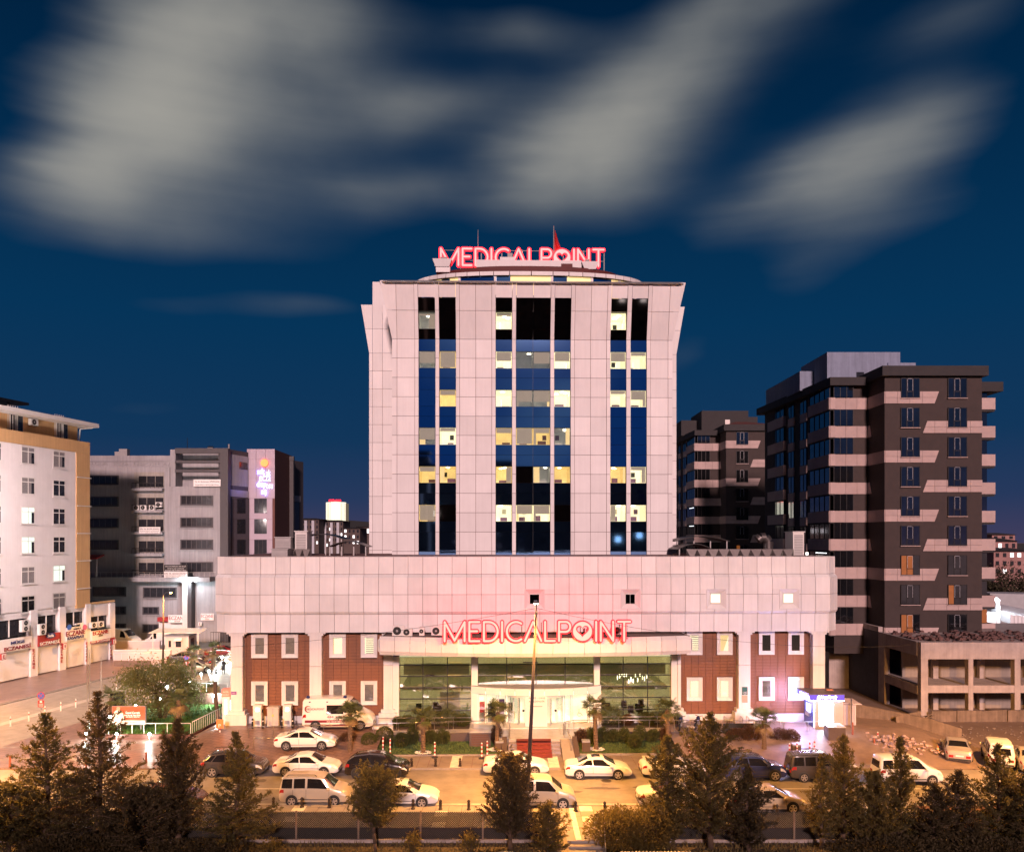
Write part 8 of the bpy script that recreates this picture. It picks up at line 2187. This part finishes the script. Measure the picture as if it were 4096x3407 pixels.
def bin_(label, px, py, z):
    x, y, _ = gp(px, py, z); o = thing('litter_bin', label, 'bin', (x, y, z), 0, 'slatted litter bins')
    MB().box(-.26, .26, -.26, .26, .1, .78).build('liner', BLACK, o)
    for s in range(7):
        a = -.27 + s * .09
        for (p, q) in (((a, a + .05), (-.29, -.262)), ((a, a + .05), (.262, .29))): MB().box(p[0], p[1], q[0], q[1], .06, .80).build('slat', mat('bin_slat', (.12, .07, .035), .7, var=.2), o)
    for (p, q) in (((-.29, -.262)), ((.262, .29))): MB().box(p, q, -.27, .27, .06, .80).build('slat', MATS['bin_slat'], o)
    MB().box(-.31, .31, -.31, .31, .80, .92).build('lid', GREYM, o); MB().box(-.05, .05, -.05, .05, 0, .1).build('foot', DARKM, o)
bin_('litter bin at the left end of the lawns by the driveway', 1183, 3012, .13); bin_('litter bin left of the red carpet stairs', 1998, 3008, .16); bin_('litter bin right of the red carpet stairs', 2343, 3006, .16); bin_('litter bin among the marker posts at right', 3183, 3020, .13)
gp_ = thing('granite_pillar', 'short granite pillar box half hidden by the tall conifer', 'pillar', gp(2762, 2975, .3)); MB().box(-.24, .24, -.24, .24, 0, 1.35).build('shaft', GRANITE, gp_); MB().box(-.27, .27, -.27, .27, 1.35, 1.42).build('cap', STONE, gp_)
# traffic cone
x, y, _ = gp(3751, 3023, .02); o = thing('traffic_cone', 'orange and white traffic cone beside the silver saloon', 'cone', (x, y, .02)); MB().box(-.2, .2, -.2, .2, 0, .05).build('base', mat('cone_orange', (.6, .15, .03), .6), o)
for k in range(5): r0, r1 = .16 - .025 * k, .16 - .025 * (k + 1); MB().lathe([(r0, .05 + .15 * k), (r1, .05 + .15 * (k + 1))], 14).build('band', MATS['cone_orange'] if k % 2 == 0 else SIGNW, o)
# chargers and cabinet before the brown wall
def charger(label, px):
    v = -.15; o = thing('charging_station', label, 'charging station', hloc(hu(px, v), v, GZ), HROT, 'car charging stations')
    pbox('cabinet', -.34, .34, -.25, .3, 0, 1.72, WHITEM, o); pbox('cap', -.36, .36, -.27, .32, 1.72, 1.78, WHITEM, o)
    pbox('screen', -.12, .14, -.262, -.252, 1.28, 1.55, mat('lit_screen', (1, 1, 1), .5, var=0, emit=(.85, .97, 1), es=5), o); pbox('vent', -.2, .2, -.262, -.252, .2, .5, GREYM, o)
    MB().path([(.36, 0, 1.3), (.52, -.1, .9), (.5, -.1, .35), (.4, 0, .6)], .03, 6).build('cable', BLACK, o)
    pbox('plug_holder', .34, .42, -.1, .1, 1.15, 1.4, BLACK, o)
charger('left white charging station before the brown wall', 1032); charger('right white charging station beside the ambulance', 1151)
v = -.15; o = thing('electric_cabinet', 'grey electrical cabinet between the two charging stations', 'cabinet', hloc(hu(1094, v), v, GZ), HROT)
pbox('body', -.46, .46, -.2, .35, .05, 1.5, mat('cabinet_grey', (.45, .41, .37), .6, var=.08), o); MB().slab_xz([(-.52, 1.5), (.52, 1.5), (.46, 1.62), (-.46, 1.62)], -.28, .4).build('roof', MATS['cabinet_grey'], o)
MB().slab_xz([(-.1, .85), (.1, .85), (0, 1.05)], -.212, -.204).build('warning_triangle', mat('warning_yellow', (.7, .5, .05), .6), o); pbox('door_gap', -.005, .005, -.208, -.202, .1, 1.45, DARKM, o)
for k, px in enumerate((1010, 1052, 1128, 1170)):
    o = thing('charger_bollard', ('first', 'second', 'third', 'fourth')[k] + ' black bollard from the left guarding the chargers', 'bollard', hloc(hu(px, -.8), -.8, gz(-18, 65.9)), 0, 'black bollards at the chargers'); MB().lathe([(.08, 0), (.08, .75), (.05, .78)], 10).build('shaft', BLACK, o); MB().lathe([(.083, .55), (.083, .62)], 10).build('band', SIGNW, o)
# totem
tt = thing('totem_sign', 'glowing red and white totem sign at the hospital left corner', 'sign', (at(909, 0, 67.3)[0], 67.2, gz(-23.6, 67.2) - .05))
MB().prism([(-.30, -.2), (.30, -.2), (.30, .35), (-.30, .35)], 0, 2.9).build('body', SIGNW, tt)
TR = mat('totem_red_glow', (.7, .15, .1), .5, var=0, emit=(1, .22, .14), es=2.2); TW = mat('totem_white_glow', (.9, .9, 1), .5, var=0, emit=(.9, .9, 1), es=2.4)
pbox('top_box', -.34, .34, -.24, .38, 2.35, 3.0, mat('totem_red', (.6, .12, .08), .5, emit=(1, .25, .15), es=.5), tt); pbox('light_strip', -.1, .06, -.214, -.204, .9, 2.1, TW, tt); pbox('light_strip', .304, .312, -.05, .1, .7, 2.0, TW, tt)
writing('ACİL', (0, -.26, 2.78), .5, .16, TR, tt, 0, .004, .02); writing('EMERGENCY', (0, -.26, 2.52), .56, .1, TR, tt, 0, .004, .02)
# notices on pillars
def notice(label, px0, px1, y0, y1, v, m, lines=()):
    o = hthing('wall_notice', label, 'sign'); u0, u1, z0, z1 = hu(px0, v), hu(px1, v), hz(y1, 0, v), hz(y0, 0, v)
    pbox('plate', u0, u1, v - .03, v - .005, z0, z1, m, o)
    for s, fy, fw, fh in lines: writing(s, ((u0 + u1) / 2, v - .04, z1 - (z1 - z0) * fy), (u1 - u0) * fw, (z1 - z0) * fh, SIGNW, o, 0, .003)
notice('dark green assembly point notice on the right hand pillar', 2968, 2990, 2750, 2782, .30, mat('notice_green', (.02, .10, .09), .5), (('ALTERNATİF', .62, .8, .1), ('TOPLANMA', .76, .8, .1), ('ALANI', .9, .5, .1)))
notice('pale brown notice below the green one on the right pillar', 2968, 2990, 2784, 2813, .30, mat('notice_tan', (.45, .30, .2), .6))
notice('purple plate on the left corner pillar behind the totem', 925, 946, 2760, 2772, .30, mat('notice_purple', (.2, .05, .25), .5), (('MEDICAL', .5, .7, .3),))
# bicycle hoops along the right wall
for k, px in enumerate((2900, 2928, 2965, 2990, 3040, 3128)):
    v = -.9; o = thing('cycle_hoop', ('first', 'second', 'third', 'fourth', 'fifth', 'sixth')[k] + ' steel cycle hoop from the left along the right wall', 'cycle rack', hloc(hu(px, v), v, TZ - .05), 0, 'steel cycle hoops'); MB().path([(0, -.35, 0), (0, -.35, .8), (0, -.25, .9), (0, .25, .9), (0, .35, .8), (0, .35, 0)], .03, 6).build('hoop', STEEL, o)
# ================================================================== cash kiosk
KY = 65.2; kx0, kx1 = at(3259, 0, KY)[0], at(3372, 0, KY)[0]; kz = gz(29, KY) - .02
ks = thing('cash_kiosk', 'glowing violet cash machine kiosk at the right end of the hospital', 'kiosk', ((kx0 + kx1) / 2, KY, kz)); kw = (kx1 - kx0) / 2
KGREY = mat('kiosk_grey', (.42, .36, .35), .5, var=.08); VIO = mat('kiosk_violet', (.05, .035, .28), .4, var=.05, emit=(.16, .10, .9), es=.55); GLOWP = mat('kiosk_light_panel', (1, 1, 1), .5, var=0, emit=(.78, .84, 1), es=16)
pbox('body', -kw, kw, 0, 2.3, 0, 2.35, KGREY, ks); pbox('roof', -kw - .55, kw + .05, -.25, 2.45, 2.82, 2.88, mat('kiosk_roof', (.10, .08, .10), .6, var=.2), ks)
pbox('fascia', -kw - .52, kw + .02, -.22, 2.4, 2.36, 2.818, VIO, ks)
pbox('light_panel', -kw + .38, -kw + 1.5, -.02, -.002, .25, 2.12, GLOWP, ks)
LEDW = mat('led_white', (1, 1, 1), .5, var=0, emit=(.75, .78, 1), es=22)
pbox('light_strip', -kw - .52, kw + .02, -.24, -.222, 2.34, 2.365, LEDW, ks); pbox('light_strip', -kw - .54, -kw - .522, -.22, 2.4, 2.34, 2.365, LEDW, ks); pbox('light_strip', -kw - .012, -kw - .002, .12, .17, .1, 2.3, LEDW, ks)
pbox('cash_machine', -kw - .06, -kw - .003, .3, 2.2, .1, 2.3, mat('machine_navy', (.03, .03, .12), .4), ks); pbox('screen', -kw - .08, -kw - .062, .7, 1.7, 1.15, 1.85, mat('machine_screen', (.4, .5, .55), .3, var=.1, emit=(.6, .7, .8), es=.4), ks); pbox('keypad', -kw - .2, -kw - .062, .8, 1.6, .85, 1.1, STEEL, ks)
writing('YapıKredi', (-.1, -.24, 2.60), 1.25, .26, LEDW, ks, 0, .02, .015); MB().lathe([(.14, -.03), (.14, 0)], 14, (-.88, -.23, 2.6), 'y').build('logo_disc', LEDW, ks)
t = writing('YapıKredi', (-kw - .54, 1.1, 2.60), 1.3, .26, LEDW, ks, -R(90), .02, .015)
l = bpy.data.lights.new('kiosk_light', 'POINT'); l.energy = 900; l.color = (.52, .47, 1); l.shadow_soft_size = .3
lo = bpy.data.objects.new('kiosk_light', l); COL.objects.link(lo); lo.parent = ks; lo.location = (-kw - .75, .5, 2.2)
pbox('roof_unit', .3, .85, 1.2, 1.4, 2.885, 3.0, mat('rust_box', (.3, .13, .08), .7), ks)
bxk = thing('kiosk_plinth', 'pale stone box standing before the cash kiosk', 'box', (at(3337, 0, 63.6)[0], 63.4, gz(28, 63.4) - .1)); MB().prism([(-.75, -.5), (.6, -.55), (.72, .75), (-.6, .8)], 0, 1.02).build('body', GRANITE, bxk); MB().prism([(-.78, -.53), (.63, -.58), (.75, .78), (-.63, .83)], 1.02, 1.07).build('lid', STONE, bxk)
cub = thing('corrugated_cubicle', 'pale corrugated cubicle behind the cash kiosk', 'hut', (at(3396, 0, 66.5)[0], 66.5, .7))
CORR = mat('corrugated_sheet', (.55, .48, .5), .5, var=.1)
for k in range(7): MB().lathe([(.085, 0), (.085, 2.2)], 8, (-.55 + k * .17, 0, 0)).build('sheet_rib', CORR, cub)
MB().box(-.62, .6, .05, 1.4, 0, 2.2).build('sheet_wall', CORR, cub); MB().hexa([(-.7, -.3, 2.28), (.95, -.3, 2.18), (.95, -.3, 2.23), (-.7, -.3, 2.33)], (0, 1.9, .1)).build('roof', CORR, cub); MB().tube((.0, -.45, -.2), (.0, -.45, 2.7), .06).build('post', STEEL, cub)

# ================================================================== guard booth and yard walls on the left
gb = thing('guard_booth', 'cream guard booth with small windows behind the garden tree', 'booth', (at(706, 0, 112)[0], 112, .3))
CRM = mat('cream_panel', (.60, .50, .46), .6, var=.06)
MB().box(-1.6, 1.7, 0, 2.6, 0, 2.6).build('wall', CRM, gb); MB().box(-1.7, 1.8, -.1, 2.7, 2.6, 2.75).build('roof', GREYM, gb)
for a, b in ((-.1, .65), (-1.1, -.75)):
    MB().box(a, b, -.05, -.01, 1.1, 2.0).build('window', DGL, gb); 
MB().box(1.71, 1.76, .6, 1.8, 1.0, 2.2).build('window', DGL, gb); MB().hexa([(-.3, -.5, 2.0), (.85, -.5, 2.0), (.75, -.02, 2.3), (-.2, -.02, 2.3)], (0, .02, .05)).build('awning', SIGNW, gb)
gc = thing('booth_canopy', 'white corrugated canopy on posts over the guard booth', 'canopy', (at(697, 0, 111)[0], 111, .3))
nr = 26
for k in range(nr): a = -3.6 + 7.2 * k / nr; MB().hexa([(a, 0, 3.15), (a + .2, 0, 3.15), (a + .2, 0, 3.2), (a, 0, 3.2)], (0, 3.4, .3)).build('roof_sheet', SIGNW, gc)
for x in (-3.1, 3.2): MB().tube((x, .3, 0), (x, .3, 3.15), .07).build('post', WHITEM, gc)
yw = thing('yard_wall', 'pale retaining wall of the raised yard with the white van', 'wall', (0, 114, 0)); pbox('wall', at(440, 0, 114)[0], at(640, 0, 114)[0], 0, .3, 0, 1.95, CRM, yw); pbox('coping', at(440, 0, 114)[0], at(642, 0, 114)[0], -.06, .36, 1.95, 2.05, SIGNW, yw)
yw2 = thing('yard_wall', 'lower cream wall with pale coping beside the guard booth', 'wall', (0, 108, 0)); pbox('wall', at(452, 0, 108)[0], at(682, 0, 108)[0], 0, .3, 0, 1.5, CRM, yw2); pbox('coping', at(452, 0, 108)[0], at(684, 0, 108)[0], -.05, .35, 1.5, 1.58, SIGNW, yw2)
yw3 = thing('street_wall', 'low brown wall with white railing at the end of the shops', 'wall', (0, 103, 0)); pbox('wall', at(455, 0, 103)[0], at(600, 0, 103)[0], 0, .3, 0, .85, mat('brown_stone', (.2, .13, .09), .8, var=.2), yw3)
handrail('street_railing', 'white railing on the low brown wall at the end of the shops', [(at(455, 0, 103)[0], 103.1, .85), (at(600, 0, 103)[0], 103.1, .85), (at(642, 0, 98)[0], 98, .2)], h=1.0, frame=False, m=WHITEM, post=1.0, r=.04)
structure('yard_ground', MB().box(at(400, 0, 114)[0], at(640, 0, 114)[0] + 12, 114.31, 121.5, 0, .9), ASPH)
gt = thing('gate', 'dark barred gate by the hospital corner beyond the side lane', 'gate', (at(884, 0, 118)[0], 118, 1.2)); bar = MB()
for k in range(9): MB().tube((-1.5 + k * .38, 0, 0), (-1.5 + k * .38, 0, 1.6), .03).build('bar', DARKM, gt)
MB().box(-1.55, 1.6, -.03, .03, 1.55, 1.62).build('rail', DARKM, gt); MB().box(-1.55, 1.6, -.03, .03, .1, .17).build('rail', DARKM, gt)

# ================================================================== people by the lit path
def person(label, loc, rz, pose, coat, skin=(.35, .2, .14)):
    o = thing('person', label, 'person', loc, rz)
    if pose == 'stand':
        J = dict(pel=(0, 0, .92), ch=(0, 0, 1.28), nk=(0, 0, 1.48), hd=(0, -.02, 1.62), top=(0, -.02, 1.74), sl=(.19, 0, 1.40), el=(.25, .02, 1.12), wl=(.2, -.12, .92), sr=(-.19, 0, 1.40), er=(-.25, .02, 1.12), wr=(-.22, -.08, .88), hl=(.1, 0, .9), kl=(.12, -.02, .48), fl=(.13, 0, .06), tl=(.13, -.16, .03), hr=(-.1, 0, .9), kr=(-.10, .03, .48), fr=(-.1, .06, .06), tr=(-.1, -.1, .03))
    else:
        J = dict(pel=(0, 0, .5), ch=(0, -.12, .84), nk=(0, -.16, 1.02), hd=(0, -.2, 1.15), top=(0, -.22, 1.27), sl=(.19, -.12, .95), el=(.26, -.2, .7), wl=(.15, -.42, .6), sr=(-.19, -.12, .95), er=(-.26, -.2, .7), wr=(-.15, -.42, .6), hl=(.1, -.02, .48), kl=(.14, -.45, .5), fl=(.14, -.45, .06), tl=(.14, -.6, .03), hr=(-.1, -.02, .48), kr=(-.14, -.45, .5), fr=(-.14, -.45, .06), tr=(-.14, -.6, .03))
    rad = dict(pel=.16, ch=.165, nk=.055, hd=.095, top=.06, sl=.075, el=.055, wl=.04, sr=.075, er=.055, wr=.04, hl=.11, kl=.075, fl=.05, tl=.035, hr=.11, kr=.075, fr=.05, tr=.035)
    keys = list(J); E = [('pel', 'ch'), ('ch', 'nk'), ('nk', 'hd'), ('hd', 'top'), ('ch', 'sl'), ('sl', 'el'), ('el', 'wl'), ('ch', 'sr'), ('sr', 'er'), ('er', 'wr'), ('pel', 'hl'), ('hl', 'kl'), ('kl', 'fl'), ('fl', 'tl'), ('pel', 'hr'), ('hr', 'kr'), ('kr', 'fr'), ('fr', 'tr')]
    me = bpy.data.meshes.new('body'); me.from_pydata([J[k] for k in keys], [(keys.index(a), keys.index(b)) for a, b in E], [])
    b_ = link('body', me, o); md = b_.modifiers.new('skin', 'SKIN'); sv = me.skin_vertices[0].data
    for k, key in enumerate(keys): sv[k].radius = (rad[key], rad[key]); sv[k].use_root = key == 'pel'
    b_.modifiers.new('sub', 'SUBSURF').levels = 1; b_.modifiers['sub'].render_levels = 1; me.materials.append(coat)
    hd = J['hd']; MB().lathe([(.03, -.11), (.085, -.05), (.095, .03), (.06, .10), (.02, .12)], 12, (hd[0], hd[1], hd[2] + .0)).build('face', mat('skin', skin, .6, var=.05), o, smooth=True)
    MB().lathe([(.104, .0), (.108, .05), (.075, .115), (.02, .14)], 12, (hd[0], hd[1] + .012, hd[2] + .0)).build('hair', mat('dark_hair', (.012, .01, .009), .7), o, smooth=True)
    # coat skirt to the knee
    if pose == 'stand': MB().lathe([(.21, .52), (.19, .8), (.175, 1.0), (.18, 1.25)], 14, (0, 0, 0)).build('coat', coat, o, smooth=True)
    return o
BCOAT = mat('black_coat', (.012, .012, .014), .8, var=.1)
person('person in a long black coat standing on the lit path', (at(893, 0, 91)[0], 91, 1.18), R(20), 'stand', BCOAT)
person('person in dark clothes sitting low by the curved railing', (at(864, 0, 90)[0], 90, 1.0), R(-30), 'sit', mat('charcoal_coat', (.02, .02, .025), .8, var=.1))
person('person in a white shirt sitting beside the guard booth', (at(765, 0, 110)[0], 110, .3), R(10), 'sit', mat('white_shirt', (.6, .6, .6), .8, var=.05))

# ================================================================== chain link fence before the garden
FW = mat('fence_wire', (.009, .008, .006), .7, metal=0, var=.2)
fn_ = thing('chain_link_fence', 'dark chain link fence with posts along the near pavement', 'fence', (0, 45.55, -.62))
segs = [(at(-60, 0, 45.5)[0], at(2180, 0, 45.5)[0]), (at(2425, 0, 45.5)[0], at(4180, 0, 45.5)[0])]
FH = 1.68
for (a, b) in segs:
    n = int((b - a) / 3.3); stp = (b - a) / n
    for k in range(n + 1): pbox('post', a + k * stp - .05, a + k * stp + .05, -.06, .06, 0, FH + .1, PLY, fn_)
    for k in range(n):
        m = MB(); x0, x1 = a + k * stp + .05, a + (k + 1) * stp - .05; s = .105; c = x0 - FH
        while c < x1:
            for sg in (1, -1):
                t0, t1 = max(0, x0 - c), min(FH, x1 - c)
                if t1 > t0:
                    p0 = (c + t0, 0, .05 + t0 if sg > 0 else FH - t0); p1 = (c + t1, 0, .05 + t1 if sg > 0 else FH - t1)
                    d = .033
                    m.add([(p0[0], -.004 * sg, p0[2] - d), (p1[0], -.004 * sg, p1[2] - d), (p1[0], -.004 * sg, p1[2] + d), (p0[0], -.004 * sg, p0[2] + d)], [(0, 1, 2, 3)])
            c += s
        m.box(x0, x1, -.012, .012, FH - .015, FH + .015); m.build('wire_mesh', FW, fn_)
structure('fence_footing', MB().box(segs[0][0], segs[0][1], 45.42, 45.68, -.7, -.45), CONC); structure('fence_footing', MB().box(segs[1][0], segs[1][1], 45.42, 45.68, -.7, -.45), CONC)
handrail('path_handrail', 'thin handrail left of the garden path', [(at(2190, 0, 45)[0], 45.6, .0), (at(2190, 0, 42)[0], 41.5, -.9)], h=.95, frame=False)
handrail('path_handrail', 'thin handrail right of the garden path', [(at(2420, 0, 45)[0], 45.6, .0), (at(2420, 0, 42)[0], 41.5, -.9)], h=.95, frame=False)
# corrugated shed roofs in the garden
def shed(label, x0, x1, y0, y1, z):
    o = thing('garden_shed', label, 'shed', (0, 0, 0)); n = int((x1 - x0) / .18)
    for k in range(n):
        a = x0 + (x1 - x0) * k / n; w = (x1 - x0) / n
        MB().add([(a, y0, z), (a + w * .5, y0, z + .05), (a + w, y0, z), (a, y1, z + .35), (a + w * .5, y1, z + .40), (a + w, y1, z + .35)], [(0, 1, 4, 3), (1, 2, 5, 4)]).build('roof_sheet', mat('tin_roof', (.34, .29, .24), .55, var=.25, scale=2), o)
    MB().box(x0 + .2, x1 - .2, y0 + .2, y1 - .1, -.62, z - .02).build('wall', PLY, o)
shed('tin roofed shed at the bottom edge right of the path', at(2495, 0, 40)[0], at(2790, 0, 40)[0], 38.5, 41.3, .15); shed('lower tin roofed shed at the bottom edge further right', at(2990, 0, 40)[0], at(3330, 0, 40)[0], 38.5, 41.0, -.05)
tufts('grass', lambda r, n: np.stack([-29 + 60 * r.rand(n), 40.5 + 5 * r.rand(n), np.full(n, -.61)], 1), 16000, .16, mat('dry_grass_blade', (.12, .09, .03), .8, var=.4, scale=3), 88, label='rough dry grass on the garden ground before the fence')
# overhead cables to the lamp post
def cable(label, a, b, sag):
    o = thing('overhead_cable', label, 'cable', (0, 0, 0)); pts = [tuple(np.array(a) * (1 - t) + np.array(b) * t - np.array([0, 0, sag * 4 * t * (1 - t)])) for t in np.linspace(0, 1, 14)]
    MB().path(pts, .014, 4).build('wire', DARKM, o)
cable('thin overhead cable from the lamp post to the left', at(2144, 2432, 49.35), at(840, 2590, 60), .4); cable('thin overhead cable from the lamp post to the right', at(2148, 2432, 49.35), at(3640, 2580, 60), .9)
